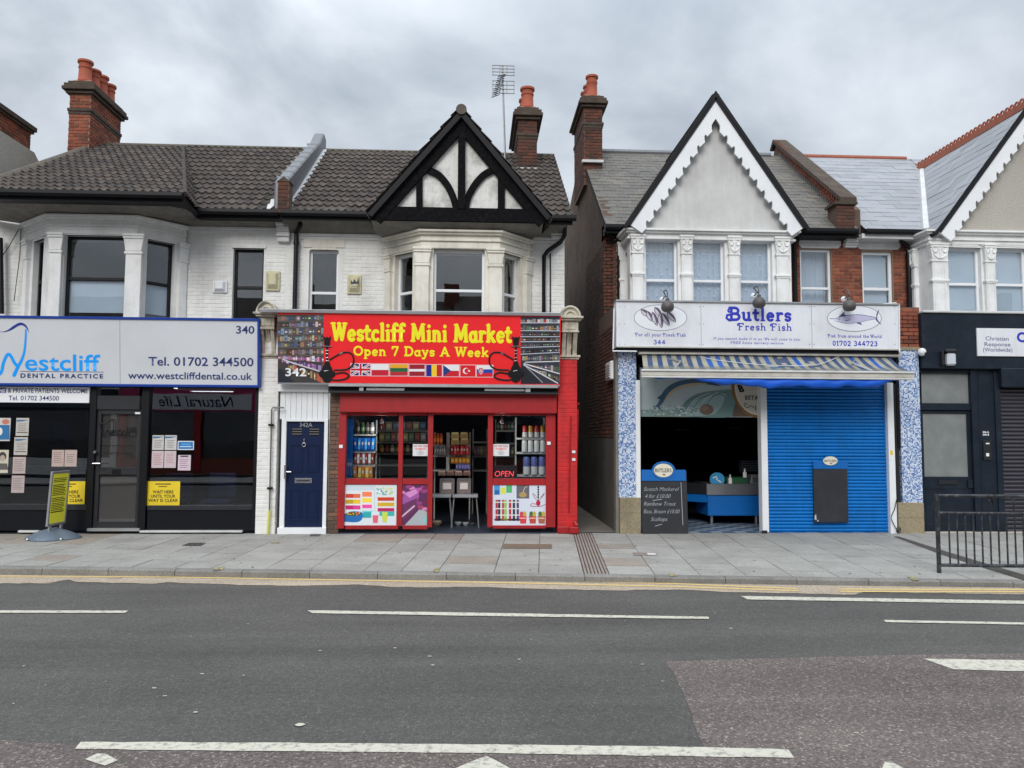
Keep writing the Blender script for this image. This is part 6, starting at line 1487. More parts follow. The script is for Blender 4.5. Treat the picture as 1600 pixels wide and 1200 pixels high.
for i, (y, h, sl) in enumerate(((498, 6, 0), (508, 8, .5), (518.5, 7, 0), (527, 6.5, -.8), (536, 6.5, -2), (545, 8, -3))):
    shelfrow(813.5, 874.5, y, y + sl, y + h, y + h + sl, 16, bright=.5 if i > 1 else 1., pal=pal if i else [(190, 50, 60), (140, 150, 150), (220, 220, 220)]); pr.line([(813.5, y + h + .5), (874.5, y + h + .5 + sl)], 1.2, (196, 200, 212))
shelfrow(816, 874.5, 557, 552, 563, 564, 15); pr.line([(820, 566), (874.5, 564.5)], 1.4, (220, 220, 226))
shelfrow(828, 874.5, 569, 569, 573, 582, 14, bright=.8); pr.line([(818, 568), (874.5, 584)], 1.6, (222, 222, 228)); shelfrow(834, 874.5, 574, 588, 580, 596, 12, bright=.8); pr.line([(818, 570), (845, 584), (872, 599)], 1.6, (222, 222, 228))
pr.poly([(814, 572), (820, 572), (846, 599.6), (814, 599.6)], (30, 34, 42)); pr.line([(822, 573), (848, 598)], 1, (180, 180, 184)); pr.build('shelf_photograph', ms)
sans('342', T2, 446, 478.5, 587.5, 574.5, m_whiteink, ms, d=.013, bold=.02)
def hookah(cx_, m, sgn):
    """printed water pipe: m mirrors the hose"""
    o = MB(T2); d = .015
    def P_(pts, w): strokepx(T2, d, [(cx_ + x * sgn, y) for x, y in pts], w, .0015, o)
    P_([(0, 543), (0, 574)], 3.4); P_([(-7, 541.5), (7, 541.5)], 1.6); P_([(0, 531), (0, 538)], 9); P_([(-5, 527), (-3, 533)], 2.5); P_([(5, 527), (3, 533)], 2.5)
    P_([(0, 568), (0, 574)], 9); P_([(-7, 584), (7, 584)], 12); P_([(0, 577), (0, 590)], 16)
    P_([(4, 562), (14, 556), (24, 551), (35, 551), (41, 558), (40, 570), (30, 577), (12, 578)], 2.4); P_([(3, 592), (14, 594), (28, 592), (34, 587), (26, 582), (12, 584)], 2.6)
    ob = o.build('shisha_pipe_print', m_blackink, ms); o2 = MB(T2)
    for y in (548, 553, 559, 564): strokepx(T2, d + .0018, [(cx_ - 1.6, y), (cx_ + 1.6, y)], 1.4, .001, o2, smooth=False)
    strokepx(T2, d + .0018, [(cx_ - 7, 541), (cx_ + 7, 541)], .7, .001, o2, smooth=False); strokepx(T2, d + .0018, [(cx_ + sgn * 20, 553.5), (cx_ + sgn * 23, 552)], 2, .001, o2, smooth=False)
    strokepx(T2, d + .002, [(cx_ - 4, 580), (cx_ + 2, 579)], 1, .001, o2, smooth=False); o2.build('shisha_pipe_highlight', m_chrome, ms)
hookah(511, 0, 1); 
_v = lambda: None
hookah(806, 0, -1)

# poster panels ----------------------------------------------------------
def panel(u0, v0, u1, v1, label, bg):
    t = empty('poster_panel', label, 'poster', P0.w(*P0.px((u0 + u1) / 2, v1), -.028)); a, b, c, d = P0.R(u0, v0, u1, v1, -.025)
    MB(P0).box(a, b, c, d, -.03, -.024).build('sheet', D.materials.get('poster_%d' % sum(bg)) or pm('poster_%d' % sum(bg), K(*bg), .35, var=.03), t); return t
t = panel(538, 757.5, 619.5, 821.5, 'poster of stacked colourful plastic food tubs, lower left of the market front', (222, 230, 236)); pr = Print(P0, -.0235)
pr.rect(538, 757.5, 584, 766, (204, 218, 226)); pr.rect(585, 758, 586, 800, (190, 205, 214))
for i, (c1_, c2_) in enumerate((((206, 60, 40), (226, 110, 70)), ((196, 160, 20), (232, 196, 50)), ((198, 20, 110), (222, 60, 150)))):
    y = 771 + i * 9; pr.rect(540, y, 563, y + 7, c1_); pr.rect(552, y, 563, y + 7, c2_); pr.rect(539, y - 1, 565, y + .6, (236, 236, 232)); pr.rect(566, y - 3 + i, 581, y + 5, tuple(min(255, v + 20) for v in c2_)); pr.rect(565, y - 4 + i, 582, y - 2.6 + i, (240, 236, 220))
for i, c_ in enumerate(((206, 60, 40), (212, 172, 30), (190, 20, 96))): y = 777 + i * 8.4; pr.rect(590, y, 616, y + 5.5, c_); pr.rect(589, y - 1.5, 617, y, (236, 226, 214))
pr.poly(spl([(538, 803), (550, 799), (566, 801), (565, 812), (556, 816), (538, 815)], 4), (20, 108, 180)); pr.ell(552, 803, 12, 3.4, (60, 90, 50))
random.seed(9)
for _ in range(26): pr.ell(552 + random.uniform(-10, 10), 802.5 + random.uniform(-2, 2), 1.2, .9, random.choice([(200, 60, 40), (230, 200, 60), (60, 130, 60), (230, 230, 210)]), 6)
pr.rect(567, 799, 580, 809, (40, 170, 176)); pr.rect(566, 798, 582, 800, (120, 214, 214)); pr.poly([(582, 805), (591, 805), (590, 817), (583, 817)], (228, 100, 120)); pr.poly([(596, 800), (606, 800), (604, 816), (598, 816)], (200, 220, 70)); pr.rect(593, 799, 616, 806, (60, 180, 178)); pr.poly([(597, 800), (606, 800), (604, 816), (598, 816)], (206, 222, 80))
for _ in range(30): pr.ell(602 + random.uniform(-13, 13), 767 + random.uniform(-5, 6), random.uniform(1, 2.4), random.uniform(.8, 2), random.choice([(120, 196, 190), (190, 214, 110), (90, 170, 180), (230, 230, 180)]), 7)
pr.build('print', t)
t = panel(624, 757.5, 669.5, 821.5, 'narrow poster of purple and pink folded blankets beside the market doorway', (160, 170, 178)); pr = Print(P0, -.0235)
pr.poly([(624, 757.5), (669, 757.5), (669, 806), (640, 821), (624, 821)], (92, 40, 84)); 
for i in range(26):
    x = random.uniform(626, 666); y = random.uniform(759, 800); pr.poly(spl([(x - 5, y), (x, y - 2.6), (x + 5, y - 1), (x + 4, y + 2.5), (x - 3, y + 3)], 2), random.choice([(190, 80, 150), (150, 60, 130), (210, 130, 180), (110, 30, 80), (170, 60, 100)]))
pr.poly([(625, 785), (632, 770), (652, 762), (655, 775), (650, 790), (628, 806)], (160, 84, 160)); pr.poly([(632, 771), (650, 764), (653, 770), (640, 778)], (210, 140, 196)); pr.poly([(625, 790), (652, 778), (650, 796), (626, 818)], (104, 44, 92)); pr.line([(627, 808), (648, 790)], 2.4, (214, 180, 200))
pr.poly([(669, 800), (655, 796), (646, 806), (632, 821), (669, 821)], (170, 176, 182)); pr.poly([(664, 806), (669, 806), (669, 818), (660, 816)], (130, 196, 200)); pr.build('print', t)
t = panel(768, 758, 853, 821.5, 'poster of shisha accessories, glasses and fruit dishes, right of the market doorway', (214, 220, 232)); pr = Print(P0, -.0235)
for r, c_ in (((772, 758, 781, 773), (70, 150, 210)), ((782, 762, 790, 772), (214, 220, 90)), ((791, 758, 800, 770), (80, 180, 110)), ((773, 766, 780, 773), (30, 100, 170)), ((807, 758, 827, 779), (104, 100, 110))): pr.rect(*r, c_)
pr.ell(817, 773, 6, 4, (176, 150, 90)); pr.line([(817, 770), (820, 762), (824, 760)], 1, (220, 200, 160))
for x, c_ in ((776, (180, 40, 60)), (780, (30, 32, 60)), (786, (190, 70, 60)), (790, (140, 200, 60)), (797, (180, 30, 50)), (803, (40, 40, 50)), (809, (90, 60, 120))): pr.rect(x - 1.8, 781, x + 1.8, 812, c_); pr.ell(x, 812, 4, 2, tuple(v * .7 for v in c_)); [pr.rect(x - 1.8, 784 + k * 5, x + 1.8, 785.6 + k * 5, (230, 226, 210)) for k in range(0, 6, 2)]
pr.line([(841, 759), (841, 784)], 1, (40, 40, 50)); [pr.ell(841, 761 + k * 4, 1.6, 1.4, (50, 40, 60), 8) for k in range(5)]; pr.ell(841, 786, 3.4, 4.6, (190, 20, 70)); pr.line(spl([(841, 783), (834, 776), (833, 771), (839, 777)], 4), .7, (140, 30, 50)); pr.line(spl([(841, 783), (849, 774), (850, 771), (845, 777)], 4), .7, (140, 30, 50)); pr.line(spl([(839, 788), (831, 787), (830, 791), (845, 791), (852, 788)], 4), .8, (150, 30, 50))
for cx_, c_ in ((817, (214, 60, 70)), (832, (190, 70, 60)), (846, (170, 100, 70))): pr.poly([(cx_ - 6, 806), (cx_ + 6, 806), (cx_ + 5, 818), (cx_ - 4, 818)], c_); pr.rect(cx_ - 5, 809, cx_ + 5, 810.4, (240, 200, 190)); pr.ell(cx_ - 2, 803, 3, 4, (214, 60, 90) if cx_ == 817 else (60, 110, 60)); pr.ell(cx_ + 3, 803, 2.6, 4, (200, 170, 60))
pr.build('print', t)
def cardsign(u, lab):
    t = notice(u, 694, u + 25, 712.5, lab, (222, 222, 224)); sans('WE TAKE CARD', P0, u + 1.5, u + 23.5, 698.6, 695.5, pm('red_ink', K(190, 40, 50), .5, var=0), t, d=-.044, bold=.02); sans('PAYMENTS', P0, u + 4, u + 21, 702.8, 700, m_signred, t, d=-.044, bold=.02)
    pr = Print(P0, -.0445); pr.ell(u + 12, 707.3, 5.5, 3.3, (120, 122, 126), 20); pr.ell(u + 12, 707.3, 5, 2.8, (222, 222, 224), 20); [pr.line([(u + 9.5 + k * 2, 709), (u + 10.6 + k * 2, 707.3), (u + 9.5 + k * 2, 705.6)], .7, (90, 92, 96)) for k in range(3)]; pr.build('contactless_symbol', t)
cardsign(645, 'white card payments notice in the narrow window left of the market doorway'); cardsign(770.5, 'white card payments notice in the window right of the market doorway')
t = empty('neon_sign', 'dark open sign with red glowing letters, bottom of the window right of the doorway', 'sign', P0.w(*P0.px(788, 748), -.1)); part(t, PY(.12), [(770, 727, 808, 748)], -.02, 0, 'back_board', m_dark); sans('OPEN', PY(.12), 773, 803, 744.5, 735.5, m_neon, t, d=.006, bold=-.012, shear=.15)
for (u, v, lab) in ((857, 692, 'small white sticker on the red post right of the market window'), (533, 697, 'small pale bell push on the red post left of the market window')):
    a, b, c, d = P0.R(u - 2.5, v - 2, u + 3, v + 3); o = MB(P0).box(a, b, c, d, .025, .045).build('sticker', m_upvc); tag(o, lab, 'sticker')
# ------------------------------------------------ market interior
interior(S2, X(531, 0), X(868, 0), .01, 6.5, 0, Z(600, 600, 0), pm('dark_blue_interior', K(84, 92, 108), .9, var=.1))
MB().box(X(531, 0), X(868, 0), -.01, .012, -6.5, .05).build('shop_floor', m_floor, S2)
def rack(label, u0, u1, vs, Y, depth=.35, posts=True, mat=m_shelf, nm='shelving', v0=None):
    p = PY(Y); t = empty(nm, label, 'shelving', (X((u0 + u1) / 2, Y), Y, 0)); a, b, _, _ = p.R(u0, vs[0], u1, vs[-1])
    top = p.px(u0, v0 or vs[0] - 22)[1]
    for x in (a, b - .025): MB(p).box(x, x + .025, .012, top, -depth, -depth + .04).build('upright', mat, t)
    for v in vs: z = p.px((u0 + u1) / 2, v)[1]; MB(p).box(a, b, z - .035, z, -depth, 0).build('shelf', mat, t)
    return t
def ORD(i, n): return 'leftmost' if i == 0 else 'rightmost' if i == n - 1 else ('second', 'third', 'fourth', 'fifth', 'sixth', 'seventh', 'eighth')[i - 1] + '-from-left'
def goods(kind, label, grp, cat, u0, u1, v0, v1, n, Y, cols, jit=.6, rows=1):
    p = PY(Y)
    for i in range(n):
        w_ = (u1 - u0) / n; a, b, c, d = p.R(u0 + w_ * (i + .05), v0, u0 + w_ * (i + .95), v1); cx_ = (a + b) / 2; col = cols[i % len(cols)]; dk = tuple(v * .6 for v in col); lt = tuple(min(255, v * 1.35 + 20) for v in col)
        mb = MB(p)
        if kind == 'bag':
            k = random.uniform(-.3, .3) * (b - a); pts = [(a, c), (b, c), (b + k * .5, c + (d - c) * .5), (b + k, d), (a + k, d), (a + k * .5, c + (d - c) * .5)]
            mb.prism(pts, -.09, -.02, col); mb.prism([(x + (cx_ - x) * .2, z + ((c + d) / 2 - z) * .25) for x, z in pts], -.02, .0, lt if i % 2 else col); m_ = c + (d - c) * .45; mb.box(a + (b - a) * .25 + k * .5, a + (b - a) * .7 + k * .5, m_, m_ + (d - c) * .22, 0, .004, (235, 232, 220)); mb.box(a + k, b + k, d - (d - c) * .1, d, -.06, -.03, dk)
        elif kind == 'roll':
            q = p.w(cx_, c, -(b - a) / 2); r = (b - a) / 2 * .98; h = d - c; mb.lathe(q, [(r, 0), (r, h * .45)], 14, (226, 226, 222)); mb.lathe(q, [(r, h * .45), (r, h * .9), (r * .8, h)], 14, col)
        elif kind == 'jar':
            q = p.w(cx_, c, -(b - a) / 2); r = (b - a) / 2; h = d - c; mb.lathe(q, [(r * .8, 0), (r, h * .06), (r, h * .75), (r * .7, h * .84), (r * .7, h)], 14, col); mb.lathe(q, [(r * 1.01, h * .25), (r * 1.01, h * .55)], 14, lt)
        elif kind == 'box':
            mb.box(a, b, c, d, -.16, 0, col); mb.box(a + (b - a) * .15, b - (b - a) * .15, c + (d - c) * .3, c + (d - c) * .7, 0, .003, lt)
        elif kind == 'sack':
            hgt = (d - c); mb.box(a, b, c, d - hgt * .25, -.3, 0, col); mb.box(a + .015, b - .015, d - hgt * .25, d, -.27, -.02, lt)
            mb.box(a + .03, b - .03, c + hgt * .25, c + hgt * .32, 0, .004, dk)
        o = mb.build(kind if kind != 'sack' else 'flour_sack', m_goods, bevel=.008 if kind in ('sack', 'box') else 0, smooth=kind in ('roll', 'jar')); o.name = {'bag': 'snack_bag', 'roll': 'paper_roll', 'jar': 'jar', 'box': 'carton', 'sack': 'flour_sack'}[kind]
        tag(o, ORD(i, n) + ' ' + label, cat, grp)
random.seed(21)
R1 = rack('white display shelving behind the left market window, four tiers of bags', 552, 586, (678, 705, 726, 749), .55, .3, v0=656)
goods('jar', 'dark jar on the top shelf behind the left market window', 'dark jars on the top window shelf', 'jar', 555, 585, 660, 677.5, 4, .5, [(70, 60, 50), (60, 90, 60), (80, 70, 66), (150, 150, 150)])
goods('bag', 'blue snack bag hanging on the second shelf, left market window', 'blue snack bags', 'bag', 553, 585, 684, 704.5, 6, .5, [(30, 100, 190), (40, 120, 210)])
goods('bag', 'red and white snack bag on the third shelf, left market window', 'red and white snack bags', 'bag', 553, 584, 709, 725.5, 7, .5, [(170, 50, 50), (210, 190, 180)])
goods('bag', 'orange snack bag on the bottom shelf, left market window', 'orange snack bags', 'bag', 552, 583, 729, 748.5, 5, .5, [(214, 130, 40), (226, 150, 60)])
R2 = rack('white shelving of kitchen rolls behind the right market window', 806, 853, (684, 706.5, 742), .55, .3, v0=652)
goods('roll', 'kitchen roll with red and yellow top on the upper shelf, right market window', 'red-topped kitchen rolls', 'kitchen roll', 816, 853, 665, 683.5, 4, .5, [(190, 60, 50), (200, 150, 50)])
goods('roll', 'plain white kitchen roll on the middle shelf, right market window', 'white kitchen rolls', 'kitchen roll', 815, 853, 688, 706, 4, .5, [(226, 226, 220)])
goods('roll', 'blue paper roll on the lower shelf, right market window', 'blue paper rolls', 'paper roll', 817, 853, 714, 741.5, 3, .5, [(96, 110, 170)])
R3 = rack('white shelving seen through the market doorway, sacks and packets on its tiers', 677, 735, (695, 711.5, 734), 1.9, .4, v0=675)
a, b, c, d = PY(1.88).R(697.5, 676, 702.5, 736); MB(PY(1.88)).box(a, b, c, d, 0, .03).build('upright', m_shelf, R3)
goods('jar', 'orange jar on the top left shelf through the market doorway', 'orange jars through the doorway', 'jar', 677, 692, 677, 694.5, 3, 1.7, [(206, 96, 30)])
goods('sack', 'lower-layer beige sack on the top right shelf through the doorway', 'beige sacks through the doorway', 'sack', 704, 733, 685, 694.5, 2, 1.7, [(190, 164, 110), (176, 150, 100)]); goods('sack', 'upper-layer beige sack on the top right shelf through the doorway', 'beige sacks through the doorway', 'sack', 704, 732, 675.5, 684.6, 2, 1.7, [(200, 176, 120), (184, 158, 104)])
goods('bag', 'silver packet on the middle left shelf through the doorway', 'silver packets through the doorway', 'packet', 678, 697, 698, 711, 5, 1.7, [(150, 152, 156), (90, 92, 98)])
goods('bag', 'red packet on the middle right shelf through the doorway', 'red packets through the doorway', 'packet', 704, 733, 696, 711, 6, 1.7, [(170, 34, 40), (190, 44, 44)])
goods('box', 'orange carton on the lower shelf through the doorway', 'orange cartons through the doorway', 'carton', 704, 734, 715, 724, 5, 1.75, [(216, 140, 40)]); goods('box', 'violet carton on the lower shelf through the doorway', 'violet cartons through the doorway', 'carton', 712, 734, 724.5, 733.5, 5, 1.75, [(120, 118, 190)])
goods('sack', 'patterned packet in the row above the tables in the doorway', 'patterned packets above the tables', 'packet', 684, 736, 736, 743, 4, 1.4, [(150, 124, 110), (130, 100, 90)])
R4 = rack('tall grey shelving of boxes at the back of the left market window', 590, 668, (672, 690, 708, 726), 2.6, .35, v0=655)
goods('box', 'carton on the top back shelf behind the left window', 'cartons on the top back shelf', 'carton', 592, 666, 659, 671.5, 7, 2.4, [(150, 60, 50), (196, 180, 130), (80, 110, 150), (150, 150, 146)])
goods('box', 'carton on the second back shelf behind the left window', 'cartons on the second back shelf', 'carton', 592, 666, 676, 689.5, 8, 2.4, [(180, 160, 90), (90, 130, 100), (170, 80, 70), (190, 190, 184)])
goods('jar', 'jar on the third back shelf behind the left window', 'jars on the third back shelf', 'jar', 592, 666, 695, 707.5, 9, 2.4, [(160, 120, 60), (120, 50, 44), (180, 176, 160)])
R5 = rack('grey shelving of bottles behind the open sign, right market window', 774, 806, (672, 692, 712), 2.2, .3, v0=655)
goods('jar', 'bottle on the upper shelf behind the open sign', 'bottles above the open sign', 'bottle', 776, 804, 659, 671.5, 5, 2.0, [(70, 110, 80), (150, 150, 150), (110, 60, 50)])
goods('jar', 'bottle on the lower shelf behind the open sign', 'bottles behind the open sign', 'bottle', 776, 804, 698, 711.5, 5, 2.0, [(60, 80, 120), (170, 160, 120), (120, 120, 124)])
R6 = rack('dim shelving on the right inside the market doorway', 738, 762, (690, 712, 734), 3.2, .3, v0=670)
goods('box', 'dim carton on the right shelf deep in the doorway', 'dim cartons deep in the doorway', 'carton', 740, 760, 697, 711.5, 4, 3.0, [(120, 70, 60), (100, 110, 130), (140, 130, 90)])
for (u0, u1, lab) in ((664, 705, 'left grey display table just inside the market doorway'), (707, 747, 'right grey display table just inside the market doorway')):
    Y = .75; p = PY(Y); a, b, c, d = p.R(u0, 773, u1, 778); t = empty('display_table', lab, 'table', ((a + b) / 2, Y + .2, .012)); MB(p).box(a, b, c, d, -.4, 0).build('tabletop', pm('grey_table_top', K(150, 152, 156), .5) if 'grey_table_top' not in D.materials else D.materials['grey_table_top'], t, bevel=.01)
    for sx, x in ((-1, a + .03), (1, b - .03)):
        for y in (Y + .04, Y + .36): MB().tube([(x, y, c), (x + sx * .05, y, .012)], .014, 8).build('leg', m_alu, t, smooth=True)
for (u0, u1, lab) in ((687, 710, 'left silver framed storage box on the doorway tables'), (714, 736, 'right silver framed storage box on the doorway tables')):
    Y = .8; p = PY(Y); a, b, c, d = p.R(u0, 748, u1, 773); t = empty('storage_box', lab, 'box', ((a + b) / 2, Y + .1, c))
    MB(p).box(a, b, c, d, -.22, -.012).build('body', pm('box_plastic', K(120, 108, 104), .4, var=.2, vscale=12) if 'box_plastic' not in D.materials else D.materials['box_plastic'], t, bevel=.02)
    mb = MB(p); w2_ = .018; mb.box(a, b, c, c + w2_, -.012, .01).box(a, b, d - w2_, d, -.012, .01).box(a, a + w2_, c + w2_, d - w2_, -.012, .01).box(b - w2_, b, c + w2_, d - w2_, -.012, .01); mb.build('rim', m_steel, t, bevel=.005)
    MB(p).box(a + .06, b - .06, c + .1, d - .08, -.012, -.004).build('clear_lid', m_paper, t, bevel=.01)
for (u, v, r, lab, col) in ((683, 806, .09, 'beige cloth bundle on the floor under the left display table', (190, 170, 140)), (716, 803, .07, 'glass bowl on the floor under the right display table, left of the other', (150, 154, 160)), (728, 804, .06, 'small glass bowl on the floor under the right display table', (160, 164, 170)), (738, 806, .05, 'dark pot on the floor by the right table leg', (70, 70, 76))):
    p = at(u, v, 1.1); o = MB().lathe((p.x, 1.1, .013), [(r * .6, 0), (r, r * .5), (r * 1.05, r * .9), (r * .9, r * 1.1)], 14, col).build('bowl', m_goods, smooth=True); tag(o, lab, 'bowl')
a, b, c, d = PY(.4).R(539, 655, 551, 746); t = MB(PY(.4)).box(a, b, c, d, -.02, 0).build('window_banner', m_bluepanel); tag(t, 'narrow blue banner at the left edge of the left market window', 'banner'); sans('opp', PY(.4), 540, 550, 727, 721, m_whiteink, t, d=.004)
for (u, lab) in ((597, 'small spotlight at the head of the left market window'), (784, 'small spotlight at the head of the right market window')):
    q = at(u, 650, .25); o = MB().lathe(q - V((0, 0, .14)), [(.035, 0), (.045, .05), (.03, .1), (.015, .12), (.012, .2)], 12).build('spotlight', m_chrome, smooth=True); tag(o, lab, 'light')
    pl = D.lights.new('spot_bulb', 'POINT'); pl.energy = 7; pl.shadow_soft_size = .04; pl.color = (1, .95, .86); po = D.objects.new('spot_bulb', pl); COL.objects.link(po); po.parent = o; po.location = q + V((0, .0, -.2))
# red downpipe at the alley corner
rpz = empty('red_downpipe', 'red painted downpipe on the corner of the red brick pillar by the alley', 'downpipe', (X(898, 0, 827), -.05, 0))
MB().tube([at(902, 630, .05), at(901, 640, .02), at(896, 808, 0), at(898, 815, -.05), at(901, 822, -.08)], .045, 10).build('pipe', m_redpaint, rpz, smooth=True)
q = at(896, 822, -.08); MB().box(q.x - .09, q.x + .09, .0, .13, .02, .16).build('gully_hopper', m_redpaint, rpz, bevel=.02)
MB().tube([at(892, 650, -.08), at(890, 740, -.08), at(889, 800, -.08)], .014, 6).build('side_pipe', m_redpaint, rpz)
for v in (706, 718): part(rpz, PY(-.06), [(894, v - 2, 899, v + 2)], .0, .02, 'white_tag', m_upvc)
# ------------------------------------------------ 344 fish shop
S3 = empty('fish_shopfront', 'fish shop front with blue mosaic pillars, open left bay and blue roller shutter at right', 'shopfront', (5.5, 0, 0))
for (u0, u1, ub0, ub1, vt, vm) in ((966, 994, 968, 1000, 548, 777), (1406, 1437, 1401, 1441, 545, 785)):
    a, b, c, d = P0.R(u0, vt, u1, vm); MB(P0).box(a, b, c, d, -.35, .03).build('mosaic_pillar', m_mosaic, S3)
    a2, b2, c2_, d2_ = P0.R(ub0, vm, ub1, 831); mb = MB(P0); o = MB(P0).box(a2, b2, -.05, c, -.35, .07).build('plinth', m_stonebase, S3, bevel=.01)
    q = MB(P0); zc_ = c - .28; q.box(a2 - .001, b2 + .001, zc_, zc_ + .006, .07, .0705); q.build('plinth_joint', m_mortardk, o)
part(S3, P0, [(1400, 483, 1404, 700)], -.1, .02, 'black_strip', m_gutter)
a, b, c, d = P0.R(962, 548, 966.5, 829); MB(P0).box(a, b, 0, d, -.2, .0).build('corner_post', pm('worn_grey_post', K(120, 116, 108), .8, var=.2), S3)
for r in ((994, 594, 1001, 830), (1190, 600, 1200, 832), (1389, 598, 1399, 838)): part(S3, P0, [r], -.12, .06, 'white_guide_rail', m_upvc, .006)
part(S3, P0, [(1191, 829, 1199, 834)], .06, .08, 'guide_foot', m_dgrey)
part(S3, P0, [(1391, 704, 1395, 711)], .06, .062, 'yellow_sticker', m_noticey)
part(S3, P0, [(1400, 600, 1405, 838)], -.12, .0, 'dark_recess_trim', m_dgrey)
# shutter slats
sh = None; a, b, c, d = P0.R(1200, 592, 1390, 836.5); n = 46
SH = MB(P0).box(a, b, c, d, -.1, -.06).build('roller_shutter', m_shutter, S3)
h = (d - c) / n; smesh = None
for i in range(n):
    z = c + h * i
    mb = MB(P0); pf = [(z + .001, -.06), (z + h * .12, -.035), (z + h * .5, -.026), (z + h * .82, -.034), (z + h * .93, -.05), (z + h - .001, -.058)]
    if smesh is None:
        A = [mb.vert(a, p[0], p[1]) for p in pf]; B = [mb.vert(b, p[0], p[1]) for p in pf]
        for j in range(5): mb.face([A[j], B[j], B[j + 1], A[j + 1]])
        o = mb.build('slat', m_shutter, SH); smesh = o.data; z_0 = z
    else:
        o = D.objects.new('slat', smesh); COL.objects.link(o); o.parent = SH; o.location = (0, random.uniform(-.004, .004), z - z_0)
MB(P0).box(a, b, c - .015, c + .05, -.07, -.015).build('bottom_lath', m_shutter, SH, bevel=.006)
MB(P0).box(a - .1, b + .1, d - .03, d + .5, -.35, -.0).build('shutter_box', m_bluepanel, S3)
part(S3, P0, [(995, 548, 1401, 560)], -.3, .02, 'dark_header', m_gutter)
slabroof(S3, X(966, 0), X(1437, 0), FW + .05, Z(1200, 478, 0)); MB().box(X(970, 0), X(1436, 0), 3.25, Z(1200, 480, 0) - .1, -.3, -.0).build('fascia_backing', m_dark, S3)
a, b, c, d = P0.R(1404, 486, 1437, 545); br_ = MB(P0).box(a, b, c, Z(1420, 480, 0), -.3, 0).build('brick_infill', m_mortardk, S3); bricks(br_, P0, a, b, c, Z(1420, 480, 0), m_brick)
MB(P0).box(a, b, c - .03, c + .03, -.1, .05).build('ledge', m_stonebase, S3)
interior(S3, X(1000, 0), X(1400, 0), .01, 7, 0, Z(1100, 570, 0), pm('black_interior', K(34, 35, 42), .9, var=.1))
# checker floor
ft = MB(); ft2 = MB(); x0_, y0_ = X(1000, 0), .02
for i in range(22):
    for j in range(16):
        (ft if (i + j) % 2 else ft2).box(x0_ + i * .22 + .002, x0_ + i * .22 + .218, -.02, .008 + ((i + j) % 2) * .0002, -y0_ - j * .22 - .218, -y0_ - j * .22 - .002)
MB().box(x0_, x0_ + 4.84, -.03, .004, -4, -.0).build('shop_floor', m_floor, S3)
ft.build('floor_tile', pm('blue_floor_tile', K(70, 96, 124), .4, var=.1), S3, kind='stuff'); ft2.build('floor_tile', pm('grey_floor_tile', K(150, 160, 168), .4, var=.1), S3, kind='stuff')
# fish counter
ct = empty('fish_counter', 'blue fronted fish counter with steel rim inside the open fish shop', 'counter', (X(1155, 1.2), 1.2, .01)); pC = PY(1.2)
part(ct, pC, [(1104, 756, 1260, 774)], -.9, .02, 'steel_rim', m_steel, .01); part(ct, pC, [(1106, 774.5, 1260, 806)], -.8, 0, 'blue_front', m_bluepanel, .01)
for u in (1113, 1183): q = at(u, 806, 1.25); MB().lathe((q.x, 1.3, .012), [(.02, 0), (.03, .03), (.035, q.z)], 10).build('leg', m_steel, ct, smooth=True)
zt_ = pC.px(1150, 756)[1]; MB(pC).box(*(pC.R(1138, 740, 1172, 756)[:2]), zt_, zt_ + .12, -.6, -.1).build('green_tray', pm('green_tray', K(28, 84, 52), .6), ct, bevel=.01)
f5 = Fr((X(1106, 1.2), 1.2, 0), (-.75, .66, 0)); f5 = Fr((X(1106, 1.2) - 1.1, 2.2, 0), (.74, -.67, 0)); L5 = 1.48
MB(f5).box(0, L5, .45, zt_ - .22, -.5, 0).build('blue_front', m_bluepanel, ct); MB(f5).box(0, L5, zt_ - .21, zt_ + .0, -.5, .02).build('steel_rim', m_dgrey, ct)
MB(f5).box(.1, L5 - .1, zt_ + .0, zt_ + .3, -.3, -.29).build('sneeze_guard', m_clearglass, ct)
for (u0, v0, u1, v1, nm, lab, mat) in ((1174, 742, 1200, 757, 'weighing_scale', 'pale grey scale with keypad at the right end of the fish counter', m_alu),):
    a, b, c, d = pC.R(u0, v0, u1, v1); t = empty(nm, lab, 'scale', ((a + b) / 2, 1.4, zt_)); MB(pC).prism([(a + .03, d), (b, d), (b, zt_), (a, zt_)], -.3, -.06).build('body', mat, t, bevel=.01)
    mb = MB(pC)
    for i in range(4):
        for j in range(3): x_ = a + .06 + i * .05; z_ = zt_ + .03 + j * .035; mb.box(x_, x_ + .035, z_, z_ + .022, -.06, -.052)
    mb.build('key', m_dgrey, t, kind='stuff')
q = at(1120, 749, 1.25); t = empty('round_sign', 'round blue sign standing on the fish counter', 'sign', (q.x, 1.25, zt_)); MB(PY(1.22)).prism([(q.x + .15 * math.cos(k * .3), q.z + .14 * math.sin(k * .3)) for k in range(21)], -.02, 0).build('disc', pm('cyan_disc', K(60, 150, 200), .4), t)
mb = MB(PY(1.22)); mb.stroke([(q.x - .08, q.z + .03), (q.x - .02, q.z + .06), (q.x, q.z - .01)], .02, .001, .002).stroke([(q.x + .02, q.z - .02), (q.x + .07, q.z - .05)], .02, .001, .002); mb.build('print', m_whiteink, t)
for (u, lab) in ((1141, 'small white bottle beside the round sign on the fish counter'), (1164, 'small pump bottle on the green tray of the fish counter')):
    q = at(u, 756, 1.3); o = MB().lathe((q.x, 1.3, zt_ + (.12 if u == 1164 else 0)), [(.04, 0), (.04, .1), (.015, .12), (.015, .17), (.025, .18)], 12).build('bottle', m_upvc, smooth=True); tag(o, lab, 'bottle')
